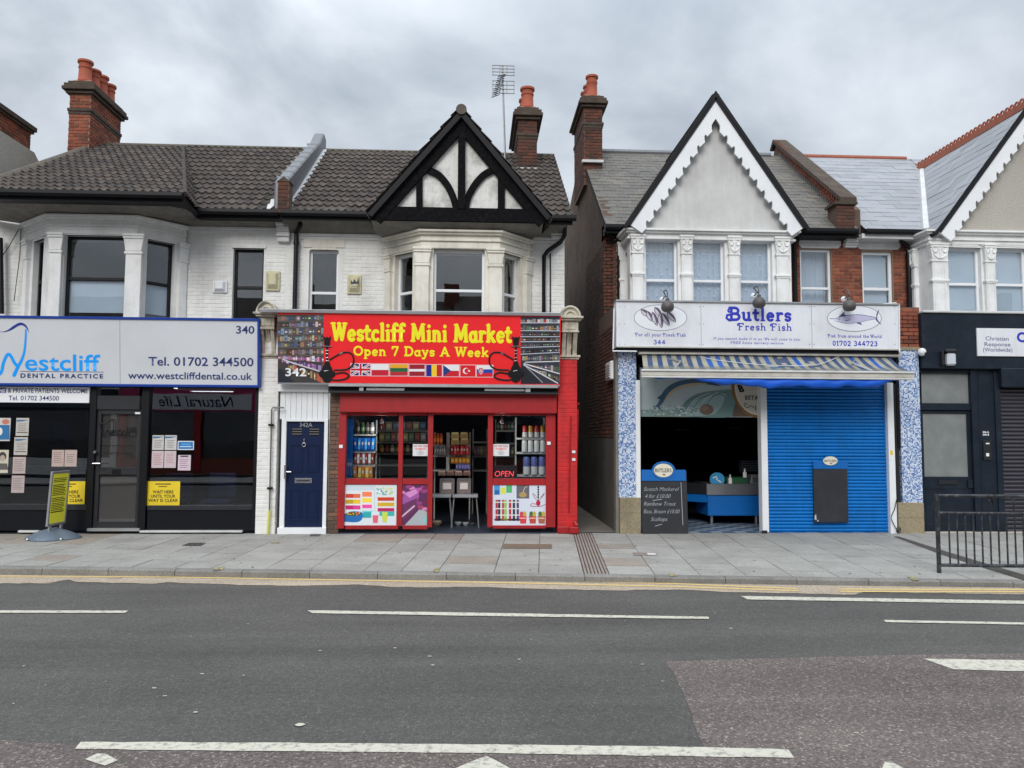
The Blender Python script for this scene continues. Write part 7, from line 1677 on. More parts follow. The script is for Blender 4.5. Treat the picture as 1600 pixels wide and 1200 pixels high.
a, b, c, d = PY(2.2).R(1155, 718, 1192, 738); o = MB(PY(2.2)).box(a, b, c, d, -.02, 0).build('price_board', m_board); tag(o, 'dim chalked price board on the back counter of the fish shop', 'board'); pr = Print(PY(2.2), .002); [pr.line([(1158, 721 + i * 3.4), (1188 - i * 3 % 7, 721 + i * 3.4)], .8, (120, 130, 140)) for i in range(5)]; pr.build('chalk_lines', o)
for (u0, u1, v, lab) in ((1056, 1079, 671, 'left dim strip light in the dark fish shop'), (1134, 1159, 668, 'right dim strip light in the dark fish shop')):
    a, b, c, d = PY(5).R(u0, v, u1, v + 1.5); o = MB(PY(5)).box(a, b, c, d, -.1, 0).build('strip_light', pm('dim_strip', K(150, 130, 116), .6)); tag(o, lab, 'light')
# printed banner in the head of the opening
bn = empty('banner', 'faded pale banner of a leaping swordfish over waves above the open fish shop', 'banner', at(1095, 652, .12)); PBn = PY(.12)
part(bn, PBn, [(998, 575, 1191, 651.5)], -.03, 0, 'sheet', pm('banner_sheet', K(178, 192, 196), .6, var=.08)); pr = Print(PBn, .001)
pr.poly([(998, 640), (1190, 640), (1190, 651), (998, 651)], (132, 156, 150))
pr.poly(spl([(1058, 645), (1072, 626), (1090, 615), (1120, 610), (1150, 612), (1150, 650), (1058, 650)], 4), (112, 142, 140)); pr.poly(spl([(1070, 644), (1082, 628), (1104, 620), (1130, 618), (1128, 634), (1112, 648), (1072, 650)], 4), (150, 176, 176))
for k in range(5): pr.line(spl([(1062 + k * 9, 646), (1074 + k * 9, 628 - k), (1096 + k * 8, 617 - k), (1124 + k * 4, 614 + k)], 5), 1.1, ((84, 110, 110), (186, 200, 200))[k % 2])
pr.poly(spl([(1018, 640), (1028, 630), (1036, 612), (1048, 601), (1066, 594), (1090, 592), (1108, 596), (1127, 603), (1106, 601), (1086, 600), (1062, 604), (1046, 613), (1036, 629), (1031, 636), (1036, 643), (1028, 638)], 4), (66, 98, 124)); pr.poly(spl([(1040, 622), (1052, 608), (1068, 601), (1090, 598), (1106, 600), (1084, 603), (1062, 608), (1048, 618), (1038, 630)], 4), (190, 176, 150))
pr.poly([(1026, 622), (1040, 612), (1036, 626)], (56, 88, 116)); pr.line([(1106, 597), (1127, 603)], 1, (50, 80, 104))
random.seed(4)
for _ in range(90): pr.ell(random.gauss(1052, 26), random.uniform(634, 649), random.uniform(.8, 3), random.uniform(.6, 1.6), random.choice([(206, 216, 214), (150, 170, 166), (110, 132, 130), (180, 196, 196)]), 7)
pr.ell(1104, 640, 11, 8.5, (118, 98, 84)); pr.ell(1101, 637, 7, 4.5, (138, 118, 102)); pr.poly([(1144, 651), (1150, 628), (1180, 651)], (104, 88, 72))
pr.ell(1186, 604, 43, 49, (150, 116, 70), 40); [pr.line([(1186 + 43 * math.cos(math.radians(x)), 604 - 49 * math.sin(math.radians(x))), (1186 + 39 * math.cos(math.radians(x + 4)), 604 - 45 * math.sin(math.radians(x + 4)))], .9, (92, 66, 40)) for x in range(150, 272, 5)]
pr.ell(1187, 604, 39, 45, (222, 214, 196), 40); pr.ell(1187, 604, 37, 43, (206, 200, 186), 40); 
pr.poly([(1190.6, 575), (1240, 575), (1240, 655), (1190.6, 655)], (14, 70, 130))
pr.build('print', bn); sans('ESTAB', PBn, 1164.5, 1190.5, 624.5, 618, m_blackink, bn, d=.016, bold=.012); sans('B', PBn, 1152, 1163, 612, 601, m_blackink, bn, d=.016, bold=.05, shear=-.3); lg = MB(PBn); strokepx(PBn, .016, [(1168, 632), (1164, 630), (1163, 634), (1168, 637), (1173, 634), (1178, 637)], .9, .001, lg); lg.build('scroll_print', m_blackink, bn); sans('1932' if False else '19', PBn, 1180, 1189, 641, 633, m_blackink, bn, d=.016)
# sign -------------------------------------------------------------------
YS = -.28; T3 = PY(YS)
fs = empty('fascia_sign', 'white fish shop sign with blue swashed lettering, fish drawings in ovals and phone number', 'sign', T3.w(*T3.px(1180, 545)))
part(fs, T3, [(963, 474, 1406, 545)], -.27, 0, 'panel', m_signwhite, .006)
a, b, c, d = T3.R(963, 474, 1406, 545); 
MB(T3).box(a - .005, b + .005, d + .001, d + .03, -.27, .03).build('top_edge', m_alu, fs); MB(T3).box(a, b, c - .06, c - .001, -.27, -.05).build('bottom_edge', m_gutter, fs); MB(T3).box(a, b, c + .001, c + .025, 0, .02).build('lower_lip', m_awnmetal, fs)
for u in (1095, 1268): part(fs, T3, [(u, 476, u + .8, 543)], 0, .001, 'panel_seam', m_alu)
mb = MB(T3)
for u in (968, 976, 1093, 1099, 1265, 1272, 1398):
    for v in (479, 506, 538): p = T3.px(u, v); mb.box(p[0] - .008, p[0] + .008, p[1] - .008, p[1] + .008, 0, .004)
mb.build('screw', m_alu, fs, kind='stuff')
serif('Butlers', T3, 1133, 1237, 501.5, 480, .2, m_fishblue, fs, swash=2, track=.06, h=.002); serif('Fresh Fish', T3, 1151, 1238, 516.5, 505, .15, m_fishblue, fs, swash=True, h=.002)
serif('For all your Fresh Fish', T3, 992, 1072, 525.7, 520.2, .13, m_fishblue, fs, swash=True, h=.001); serif('344', T3, 1021, 1040, 538, 531, .17, m_fishblue, fs, h=.001)
serif('If you cannot make it to us. We will come to you.', T3, 1114, 1251, 531.4, 527.2, .12, m_fishblue, fs, swash=True, slant=.2, h=.001); serif('FREE home delivery service.', T3, 1141, 1225, 537.6, 533.6, .12, m_fishblue, fs, slant=.2, h=.001)
serif('Fish from around the World', T3, 1293, 1378, 527.6, 522.4, .13, m_fishblue, fs, swash=True, h=.001); serif('01702 344723', T3, 1301, 1371, 540.6, 532.6, .17, m_fishblue, fs, h=.001)
pr = Print(T3, .001)
def oval(cx_, cy, rx, ry): pr.ell(cx_, cy, rx, ry, (70, 66, 110), 48); pr.ell(cx_, cy, rx - .7, ry - .7, (226, 228, 234), 48)
oval(1032, 496.5, 41.5, 20.5)
for (x, y, a_, l) in ((1008, 489, 40, 18), (1015, 494, 60, 20), (1023, 498, 72, 24), (1032, 500, 82, 26), (1040, 499, 60, 24), (1049, 495, 50, 22), (1028, 487, 55, 18)):
    ca, sa = math.cos(math.radians(a_)), math.sin(math.radians(a_)); f = lambda t, w_: (x + ca * t * l * .5 - sa * w_, y + sa * t * l * .5 + ca * w_)
    pr.poly(spl([f(-1, 0), f(-.5, 3.6), f(.3, 4), f(1, 0), f(.3, -4), f(-.5, -3.6), f(-1, 0)], 3), (96, 84, 104)); pr.poly(spl([f(-.8, .4), f(-.3, 3), f(.4, 3), f(.9, 0), f(.3, -.4), f(-.3, -.3), f(-.8, .4)], 3), (206, 200, 214)); pr.ell(*f(.62, 1), 1, .9, (40, 36, 50), 8); pr.line([f(.35, 3), f(.4, -1)], .5, (90, 80, 100))
oval(1335, 497.5, 42.5, 20.5); bl = (74, 72, 120)
pr.poly(spl([(1306, 499), (1316, 494.5), (1340, 492), (1358, 494.5), (1370, 497), (1356, 500), (1340, 504), (1322, 505.5), (1312, 503), (1306, 499)], 4), (190, 186, 214)); pr.line(spl([(1296, 497.6), (1306, 498), (1316, 494), (1340, 491.6), (1358, 494), (1370, 496.5)], 4), .9, bl); pr.line(spl([(1304, 501), (1322, 505.5), (1340, 504), (1356, 500.5), (1370, 498)], 4), .7, bl)
pr.poly(spl([(1310, 495), (1318, 488), (1320, 486), (1319, 491), (1324, 493), (1318, 494.6)], 3), bl); pr.poly(spl([(1369, 497), (1370, 489), (1374, 484), (1371, 493), (1371, 499), (1377, 507), (1371, 503), (1368, 499)], 3), bl); pr.poly([(1336, 504), (1345, 504), (1347, 508), (1341, 506)], bl); pr.line([(1320, 501.5), (1328, 499.5)], 1, (50, 48, 80)); pr.ell(1311, 498.6, .9, .9, (40, 40, 60), 8)
pr.build('fish_drawings', fs)
cdt = empty('white_conduit', 'thin white conduit running down the right end of the fish shop sign', 'conduit', at(1405, 552, YS)); MB().tube([at(1380, 475, YS - .02), at(1400, 473.5, YS - .02), at(1405, 477, YS - .02), at(1405.5, 550, YS - .02)], .012, 8).build('pipe', m_upvc, cdt, smooth=True)
cdt = empty('white_conduit', 'thin white conduit at the alley side, left end of the fish shop sign', 'conduit', at(958, 548, YS)); MB().tube([at(959.5, 482, YS), at(958, 546, YS)], .013, 8).tube([at(957, 548.5, YS), at(995, 549, YS)], .013, 8).build('pipe', m_upvc, cdt, smooth=True)
wb = empty('meter_box', 'small white slatted vent box on the alley wall beside the fish shop', 'vent', (xs3, .45, Z(950, 595, .4))); fw_ = Fr((xs3, .9, 0), (0, -1, 0)); z0_, z1_ = Z(953, 594, .5), Z(953, 566, .5)
MB(fw_).box(.15, .7, z0_, z1_, 0, .09).build('body', m_upvc, wb, bevel=.01); mb = MB(fw_)
for k in range(6): mb.box(.22, .63, z0_ + .04 + k * .045, z0_ + .06 + k * .045, .09, .105)
mb.build('slats', m_shelf, wb)
for i, (u, v, side) in enumerate(((1043, 476, 'left'), (1186, 470, 'middle'), (1327, 475, 'right'))):
    lab = ('left swan-neck lamp in front of the oval of fish heads on the fish sign', 'middle swan-neck lamp above the blue lettering of the fish sign', 'right swan-neck lamp over the swordfish oval on the fish sign')[i]
    yb = -.1; bs_ = at(u - 8, v - 8, yb); sh_ = at(u, v, -.5); t = empty('swan_neck_lamp', lab, 'lamp', bs_, 'swan-neck lamps over the fish sign')
    MB().lathe(bs_ + V((0, .03, 0)), [(.05, 0), (.05, .02), (.03, .05)], 14, axis=V((0, -1, 0))).build('wall_rose', m_upvc, t, smooth=True)
    path = [bs_ + V((0, -.02, 0)), bs_ + V((.02, -.08, .04)), V((bs_.x + .05, -.2, sh_.z + .2)), V((sh_.x - .02, -.3, sh_.z + .27)), V((sh_.x, -.4, sh_.z + .29)), V((sh_.x, -.47, sh_.z + .25)), V((sh_.x, -.5, sh_.z + .18)), sh_ + V((0, 0, .1))]
    MB().tube([V((*p[:2], p[2])) for p in path], .011, 8).build('arm', m_lampgrey, t, smooth=True)
    MB().lathe(sh_, [(.02, .12), (.035, .10), (.035, .07), (.075, .05), (.11, .0), (.118, -.06), (.1, -.10), (.07, -.125), (.02, -.135)], 22).build('lamp_shade', m_lampgrey, t, smooth=True)
# awning ---------------------------------------------------------------------
an = empty('awning', 'striped blue and beige awning, dirty and sagging, above the fish shop opening', 'awning', at(1200, 593, -.9))
ya, yb2 = -.12, -.92; za = Z(1200, 556, ya); zb_ = Z(1200, 579, yb2)
xa0, xa1 = X(1003, ya, 556), X(1390, ya, 556); xb0, xb1 = X(1006, yb2, 580), X(1424, yb2, 580)
random.seed(8); n = 52; rows = 9; mb = MB()
def fab(i, j):
    f, g_ = i / n, j / (rows - 1); x = (xa0 + (xa1 - xa0) * f) * (1 - g_) + (xb0 + (xb1 - xb0) * f) * g_
    return V((x, ya + (yb2 - ya) * g_, za + (zb_ - za) * g_ - .035 * math.sin(g_ * math.pi) - .008 * math.sin(f * 40) * g_ + .006 * math.sin(f * 90 + g_ * 7)))
ids = [[0] * rows for _ in range(n + 1)]
for i in range(n + 1):
    for j in range(rows): mb.v.append(fab(i, j)); ids[i][j] = len(mb.v) - 1
stc = [random.choice([(52, 74, 112), (48, 70, 110), (60, 78, 112), (26, 84, 168)]) for _ in range(n)]
for i in range(n):
    for j in range(rows - 1):
        mess = 22 < i < 36 and random.random() < .1
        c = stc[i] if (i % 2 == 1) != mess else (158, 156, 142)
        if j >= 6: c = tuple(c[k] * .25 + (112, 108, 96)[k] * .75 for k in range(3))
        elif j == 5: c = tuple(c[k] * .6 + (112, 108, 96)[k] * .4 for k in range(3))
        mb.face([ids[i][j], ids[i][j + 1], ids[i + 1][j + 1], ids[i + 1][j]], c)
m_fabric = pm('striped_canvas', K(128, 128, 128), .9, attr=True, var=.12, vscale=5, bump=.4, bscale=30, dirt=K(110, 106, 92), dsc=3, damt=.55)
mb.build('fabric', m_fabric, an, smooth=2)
pA = PY(ya); a, b, c, d = pA.R(997, 549, 1405, 556); MB(pA).box(a, b, c, d, -.06, .08).build('cassette_bar', m_awnmetal, an, bevel=.01)
pB = PY(yb2); a, b, c, d = pB.R(1002, 579, 1428, 592); MB(pB).box(a, b, c + .03, d - .035, -.05, .02).build('front_bar', m_awnmetal, an, bevel=.01); MB(pB).box(a, b, d - .035, d, -.07, .045).box(a, b, c, c + .03, -.05, .03).build('bar_lip', m_leadw, an, bevel=.008)
for x in (xb0 + .5, xb1 - .6): MB().tube([V((x, ya, za - .05)), V((x + (.25 if x < 5 else -.25), (ya + yb2) / 2, za - .16)), V((x, yb2, zb_ - .04))], .02, 8).build('folding_arm', m_alu, an, smooth=True)
rp_ = MB(); P = []
for (u, v) in spl([(1090, 556), (1116, 562), (1163, 567.5), (1210, 571), (1264, 571), (1290, 566), (1311, 557)], 5):
    g_ = min(1, max(0, (v - 556) / 24)); Y = ya + (yb2 - ya) * g_ - .02; P.append(at(u, v, Y))
o = rp_.tube(P, .007, 6).build('rope', m_leadw, smooth=True); tag(o, 'white cord lying in a slack curve across the striped awning', 'cord')
mb = MB(); n = 60; A = []
for i in range(n + 1):
    f = i / n; x = xb0 + .15 + (xb1 - .15 - xb0 - .15) * f; w_ = .03 + .13 * min(1, max(0, (f - .1) / .3)) * (1 - max(0, (f - .86) / .14)) + .018 * math.sin(f * 30) + .012 * math.sin(f * 71)
    r = []
    for k in range(8): an_ = k * math.pi / 4; mb.v.append(V((x, yb2 + .04 + .05 * math.cos(an_) + .01 * math.sin(f * 50 + k), zb_ - .17 - w_ / 2 + .06 + (w_ / 2) * math.sin(an_) - .02 * math.sin(f * math.pi)))); r.append(len(mb.v) - 1)
    A.append(r)
for p, q in zip(A, A[1:]):
    for k in range(8): mb.face([p[k], q[k], q[(k + 1) % 8], p[(k + 1) % 8]])
mb.face(A[0][::-1]); mb.face(A[-1]); o = mb.build('tarpaulin', m_tarp, smooth=2); tag(o, 'bright blue tarpaulin rolled and hanging under the awning front bar', 'tarpaulin')
# boards --------------------------------------------------------------------
def oval_sign(parent, fr, cx_, cy, rx, ry, d, txt_u, txt_v, ring=(14, 100, 170)):
    pr = Print(fr, d); pr.ell(cx_, cy, rx, ry, ring, 36); pr.ell(cx_, cy, rx * .88, ry * .86, (60, 60, 66), 36); pr.ell(cx_, cy, rx * .85, ry * .82, (224, 218, 200), 36)
    pr.poly([(cx_ - 2, cy + ry * .5), (cx_ + 1, cy + ry * .4), (cx_ + 4, cy + ry * .55), (cx_ + 1, cy + ry * .65)], (120, 80, 50)); pr.build('oval_print', parent); serif('BUTLERS', fr, *txt_u, *txt_v, .14, m_blackink, parent, d=d + .0015, h=.001) 
g('U', .84, [(.16, .93), (.16, .35)] + arc(.4, .32, .24, .26, 180, 360, 8) + [(.64, .93)], se(.16, .95, .12), se(.64, .95, .12)); g('L', .72, [(.2, .93), (.2, .07)], [(.08, .07), (.6, .07), (.62, .24)], se(.2, .95, .12)); g('S', .66, [(.54, .76)] + arc(.33, .7, .2, .22, 40, 250, 9) + arc(.33, .29, .22, .22, 70, -150, 10))
Yk = -.1; ab = Fr((0, Yk, 0), (1, 0, 0), (0, .06, 1)); t = empty('chalkboard', 'tall chalkboard with blue header leaning at the left of the open fish shop', 'chalkboard', at(1038, 828, Yk) * 1)
a, b, c, d = ab.R(1003, 736, 1074, 829.5); MB(ab).box(a, b, 0, d, -.04, 0).build('board', m_board, t, bevel=.004)
part(t, ab, [(1002.5, 734, 1072, 751.5)], .0, .02, 'blue_header', m_bluepanel, .004); ov = ab.px(1036.5, 735, .0)
MB(ab).prism([(ov[0] + .215 * math.cos(k * .21), ov[1] + .165 * math.sin(k * .21)) for k in range(30)], -.01, .03).build('oval_plate', m_bluepanel, t); oval_sign(t, ab, 1036.5, 735, 17.5, 12.8, .032, (1023, 1049), (738, 732))
chalk = ('Scotch Mackerel', '4 for £10.00', 'Rainbow Trout', 'Bass, Bream £10.00', 'Scallops')
for s_, u0, u1, v in zip(chalk, (1006, 1008, 1006, 1006, 1017), (1061, 1048, 1056, 1062, 1043), (767, 778, 790, 802, 814)): sans(s_, ab, u0, u1, v, v - 6.2, m_chalk, t, d=.002, bold=-.012, shear=.35)
lg = MB(ab); [strokepx(ab, .002, q, .8, .001, lg, smooth=False) for q in ([(1020, 782), (1034, 780)], [(1024, 822), (1034, 819)], [(1064, 754), (1067, 820)])]; lg.build('chalk_stroke', m_chalk, t)
t = empty('chalkboard', 'blank dark board with small oval badge fixed on the blue roller shutter', 'chalkboard', at(1298, 817, -.03)); bf = PY(-.02)
part(t, bf, [(1272, 733, 1325, 816.5)], -.03, 0.015, 'board', m_board, .004); part(t, bf, [(1271, 721, 1325, 732.5)], -.03, .005, 'blue_header', m_bluepanel)
ov = bf.px(1297.5, 720); MB(bf).prism([(ov[0] + .155 * math.cos(k * .21), ov[1] + .098 * math.sin(k * .21)) for k in range(30)], -.01, .012).build('oval_plate', m_bluepanel, t); oval_sign(t, bf, 1297.5, 720, 13.2, 8.3, .013, (1288, 1307), (722, 718.2))
pr = Print(bf, .016); pr.poly([(1273, 806), (1275, 803), (1276, 812), (1273, 812)], (190, 190, 190)); pr.rect(1277, 812.5, 1279, 814.5, (200, 200, 200)); pr.build('chalk_smudge', t)
cb = MB().tube([at(1401, 780, -.1), at(1398, 795, -.1), at(1393, 806, -.1), at(1393, 812, -.1), at(1398, 822, -.1), at(1403, 832, -.1), at(1406, 826, -.1)], .008, 6)
cb.tube([at(1404 + 3.5 * math.cos(k * .6), 828 + 5 * math.sin(k * .6), -.12) for k in range(12)], .007, 6); o = cb.build('loose_cable', m_cable, smooth=True); tag(o, 'loose black cable curled at the foot of the right mosaic pillar', 'cable')

# ------------------------------------------------ 346 dark shopfront
S4 = empty('navy_shopfront', 'very dark navy shopfront with frosted glazed door and charcoal roller shutter at right', 'shopfront', (9.8, 0, 0)); xE = X(1790, 0)
MB(P0).box(X(1437, 0), xE, Z(1500, 577, 0), Z(1500, 491, 0), -.3, .12).build('fascia', m_darknavy, S4, bevel=.01)
MB(P0).box(X(1435, 0, 490), xE, Z(1500, 491, 0), Z(1500, 487.5, 0), -.35, .16).build('fascia_capping', m_leadw, S4, bevel=.008)
slabroof(S4, X(1437, 0), xE, FW + .05, Z(1500, 493, 0))
N_ = m_darknavy
def sp4(*r, d0=-.12, d1=.0, nm='frame', m=N_, bv=.006): return part(S4, P0, [r], d0, d1, nm, m, bv)
sp4(1436, 577, 1520, 583, nm='head_rail'); sp4(1437.5, 577, 1441, 835, nm='frame_post'); sp4(1521, 577, 1531, 835, d1=.03, nm='frame_post'); sp4(1437, 630, 1521, 641, nm='transom'); 
sp4(1440, 583, 1519, 630, d0=-.08, d1=-.06, nm='fanlight', m=m_frost, bv=0)
a, b, c, d = P0.R(1441, 642, 1521, 832); g4 = P0.R(1445, 646, 1514, 745); mb = MB(P0)
mb.box(a, g4[0], 0.02, d, -.1, -.03).box(g4[1], b, .02, d, -.1, -.03).box(g4[0], g4[1], g4[3], d, -.1, -.031).box(g4[0], g4[1], .02, g4[2], -.1, -.031); dd4 = mb.build('door', N_, S4, bevel=.006)
MB(P0).box(g4[0], g4[1], g4[2], g4[3], -.08, -.06).build('frosted_pane', m_frost, dd4)
part(dd4, P0, [(1467, 751, 1496, 757)], -.031, -.01, 'letterbox', m_dgrey, .004); part(dd4, P0, [(1513, 750, 1521, 763)], -.03, -.0, 'lock_plate', N_, .004); part(dd4, P0, [(1446, 818, 1512, 819.5)], -.031, -.024, 'kick_strip', m_dgrey)
mb = MB(P0); a1_, b1_, c1_, d1_ = P0.R(1447, 762, 1512, 815); mb.box(a1_, b1_, d1_ - .02, d1_, -.031, -.015); mb.build('bead', N_, dd4)
sp4(1531, 577, 1558, 836, d0=-.12, d1=-.0, nm='pillar'); sp4(1558, 577, 1567, 836, d0=-.12, d1=.03, nm='guide_rail')
a, b, c, d = P0.R(1557, 577, 1790, 607); MB(P0).box(a, b, c, d, -.1, .16).build('shutter_box', N_, S4, bevel=.02)
a, b, c, d = P0.R(1567, 607, 1790, 838); c = 0.0; SH4 = MB(P0).box(a, b, c, d, -.1, -.06).build('roller_shutter', m_grille, S4); n = 36; h = (d - c) / n; sm = None
for i in range(n):
    z = c + h * i
    if sm is None:
        mb = MB(P0); pf = [(z + .001, -.06), (z + h * .1, -.03), (z + h * .5, -.018), (z + h * .8, -.03), (z + h * .95, -.055), (z + h - .001, -.059)]; A = [mb.vert(a, *p) for p in pf]; B = [mb.vert(b, *p) for p in pf]
        for j in range(5): mb.face([A[j], B[j], B[j + 1], A[j + 1]])
        o = mb.build('slat', m_grille, SH4); sm = o.data; z_0 = z
    else: o = D.objects.new('slat', sm); COL.objects.link(o); o.parent = SH4; o.location = (0, 0, z - z_0)
MB(P0).box(X(1437, 0), xE, -.05, .02, -.3, .04).build('step', pm('pale_step', K(178, 172, 160), .9, var=.2), S4)
MB(P0).box(X(1441, 0), xE, -.05, 3.5, -.5, -.3).build('back_wall', m_dark, S4)
cs = empty('fascia_sign', 'white charity sign with dark lettering on the navy fascia at right', 'sign', P0.w(*P0.px(1600, 558), .12)); 
part(cs, P0, [(1527, 514, 1760, 557.5)], .12, .15, 'panel', m_signwhite, .004)
for s_, u0, u1, v in (('Christian', 1540, 1576, 532), ('Response', 1538.5, 1579, 541), ('(Worldwide)', 1536, 1582, 549.5)): sans(s_, P0, u0, u1, v, v - 6.5, m_textnavy, cs, d=.152)
sans('C', P0, 1589, 1603, 534, 518, m_fishblue, cs, d=.152, bold=.04)
q = at(1440.5, 550, -.16); t = empty('dome_camera', 'small white ball camera at the left end of the navy fascia', 'camera', q); mb = MB().lathe(q - V((0, 0, .075)), [(.02, 0), (.05, .02), (.07, .05), (.075, .08), (.065, .12), (.03, .145)], 16); mb.build('housing', m_upvc, t, smooth=True); MB().lathe(q + V((.03, -.06, -.03)), [(.02, 0), (.02, .015)], 12, axis=V((.3, -.9, -.3)).normalized()).build('lens', m_blackink, t)
t = empty('bulkhead_light', 'grey hooded bulkhead light on the navy fascia above the frosted door', 'light', P0.w(*P0.px(1481, 571), .12)); 
a, b, c, d = P0.R(1476, 552, 1490, 571.5, .14); MB(P0).box(a, b, c, d, .12, .24).build('diffuser', pm('pale_diffuser', K(200, 206, 214), .4), t, bevel=.03); a, b, c, d = P0.R(1473, 546, 1490.5, 552.5, .14); MB(P0).box(a, b, c, d, .12, .26).build('hood', m_dgrey, t, bevel=.03); part(t, P0, [(1472.5, 548, 1476, 570)], .12, .22, 'side_body', m_dgrey, .01)
t = empty('intercom', 'grey steel intercom panel on the navy pillar right of the frosted door', 'intercom', P0.w(*P0.px(1543, 719), 0)); part(t, P0, [(1537, 688, 1549, 719)], 0, .03, 'plate', m_dgrey, .005); part(t, P0, [(1540.5, 692, 1546, 694)], .03, .034, 'name_window', m_upvc); part(t, P0, [(1541, 708, 1545.5, 713)], .03, .036, 'call_button', m_upvc)
for s_, v in (('346 A', 676.5), ('346 B', 680.5)): o = sans(s_, P0, 1535.5, 1545.5, v, v - 3, m_whiteink, t, d=.002, bold=.03)

# ================================================================== STREET FURNITURE
b0 = GP.px(1467.5, 895); rb = V((b0[0], b0[1] * GP.ez.y, b0[1] * GP.ez.z)); RF = Fr((rb.x, rb.y, 0), kd); rl_ = empty('guard_railing', 'black steel pedestrian guard railing by the kerb at the right edge', 'railing', rb)
def rpz_(u, v): return RF.px(u, v)
zt1, zt2, zb1 = rpz_(1480, 774.5)[1], rpz_(1480, 801.5)[1], rpz_(1480, 883)[1]; Lr = rpz_(1600, 800)[0] + 4
def rtube(p, q, r, nm, n=10): return MB().tube([RF.w(*p), RF.w(*q)], r, n).build(nm, m_rail, rl_, smooth=True)
for k in range(3):
    s_ = k * 2.1
    if s_ < Lr: rtube((s_, rb.z - .05), (s_, zt1 + .02), .028, 'post')
rtube((0, zt1), (Lr, zt1), .022, 'top_rail'); rtube((0, zt2), (Lr, zt2), .018, 'middle_rail'); rtube((0, zb1), (Lr, zb1), .024, 'bottom_rail')
s_ = rpz_(1483, 830)[0]; st_ = (rpz_(1599, 830)[0] - s_) / 9; k = 0
while s_ < Lr:
    if abs(s_ % 2.1) > .05: rtube((s_, zb1), (s_, zt2), .0115, 'bar', 8)
    k += 1; s_ += st_
s_ = rpz_(1584, 790)[0]; rtube((s_, zt2), (s_, zt1), .011, 'short_bar', 8)
o = MB(); q = RF.w(rpz_(1547, 778)[0], zt1)
random.seed(2)
for _ in range(7): o.tube([q + V((random.uniform(-.06, .08), random.uniform(-.05, .03), random.uniform(-.14, .05))) for _ in range(4)], .006, 5)
o = o.build('tangled_cord', m_cable, smooth=True); tag(o, 'dark tangled cord and lock hanging on the railing top rail', 'cord')
# swing sign
gs = GP.px(101, 836); bx0 = V((gs[0], -.5, -.01)); sw_ = empty('pavement_sign', 'lime poster sign in silver frame on a grey moulded base outside the dental practice', 'sign', bx0)
fsn = Fr((bx0.x, bx0.y - .26, bx0.z), (.06, 1, 0)); Wd = .52; hb, ht = .22, 1.13
lean = .05; fsn = Fr((bx0.x, bx0.y - .26, bx0.z), (.06, 1, 0), (lean, 0, 1))
MB(fsn).box(.03, Wd - .03, hb + .03, ht - .03, -.008, .008).build('poster', m_limesign, sw_)
mb = MB(fsn)
for q in ((0, Wd, hb, hb + .04), (0, Wd, ht - .04, ht), (0, .04, hb + .04, ht - .04), (Wd - .04, Wd, hb + .04, ht - .04)): mb.box(*q, -.018, .018)
mb.build('frame', m_alu, sw_, bevel=.006)
mb = MB(fsn); random.seed(6)
for blk, n_ in ((.86, 3), (.74, 7), (.5, 3), (.4, 6), (.24, 1)):
    for i in range(n_): mb.box(.07, .07 + random.uniform(.3, .39), hb + (ht - hb) * blk - i * .028, hb + (ht - hb) * blk - i * .028 + .012, .008, .0095)
mb.build('print', m_blackink, sw_, kind='stuff')
for s_ in (.1, Wd - .1): MB(fsn).box(s_ - .03, s_ + .03, .1, hb, -.015, .015).build('spring_bracket', m_alu, sw_, bevel=.005)
mb = MB(); nx, ny = 16, 12; ids = {}
for i in range(nx + 1):
    for j in range(ny + 1):
        u = i / nx * 2 - 1; v = j / ny * 2 - 1; r = .82 + .18 * abs(math.cos(math.atan2(v, u) * 2)) ** .8
        k = max(abs(u), abs(v)); l = math.hypot(u, v) or 1; x = u / l * k * r * .44; y = v / l * k * r * .42; hgt = .015 + .17 * (1 - k ** 1.7) * (.75 + .25 * abs(math.cos(math.atan2(v, u) * 2))) - (.012 if abs(v) < .09 and k < .9 else 0)
        mb.v.append(bx0 + V((x, y, hgt))); ids[i, j] = len(mb.v) - 1
for i in range(nx):
    for j in range(ny): mb.face([ids[i, j], ids[i + 1, j], ids[i + 1, j + 1], ids[i, j + 1]])
bd = [ids[i, 0] for i in range(nx)] + [ids[nx, j] for j in range(ny)] + [ids[i, ny] for i in range(nx, 0, -1)] + [ids[0, j] for j in range(ny, 0, -1)]; lo = []
for k in bd: p = mb.v[k]; mb.v.append(V((p.x, p.y, bx0.z - .001))); lo.append(len(mb.v) - 1)
for k in range(len(bd)): j = (k + 1) % len(bd); mb.face([bd[k], lo[k], lo[j], bd[j]])
mb.build('water_base', m_signbase, sw_, smooth=2)
for (x, y) in ((-.26, -.3), (-.05, -.37), (.26, -.26)): MB().lathe(bx0 + V((x, y, 0)), [(.02, 0), (.028, .015), (.02, .035)], 10).build('foot', m_alu, sw_, smooth=True)
# alley
al = MB(); al.v = [V((1.6, .03, .012)), V((2.9, .03, .012)), V((2.9, 14, .06)), V((1.6, 14, .06))]; al.face([0, 1, 2, 3]); o = al.build('alley_path', m_alleyfloor); o['kind'] = 'structure'
o = MB().box(1.5, 3.0, 0, 5.0, -13, -12.8).build('garden_wall', m_brickdk); tag(o, 'dark brick wall closing the far end of the alley', 'wall')

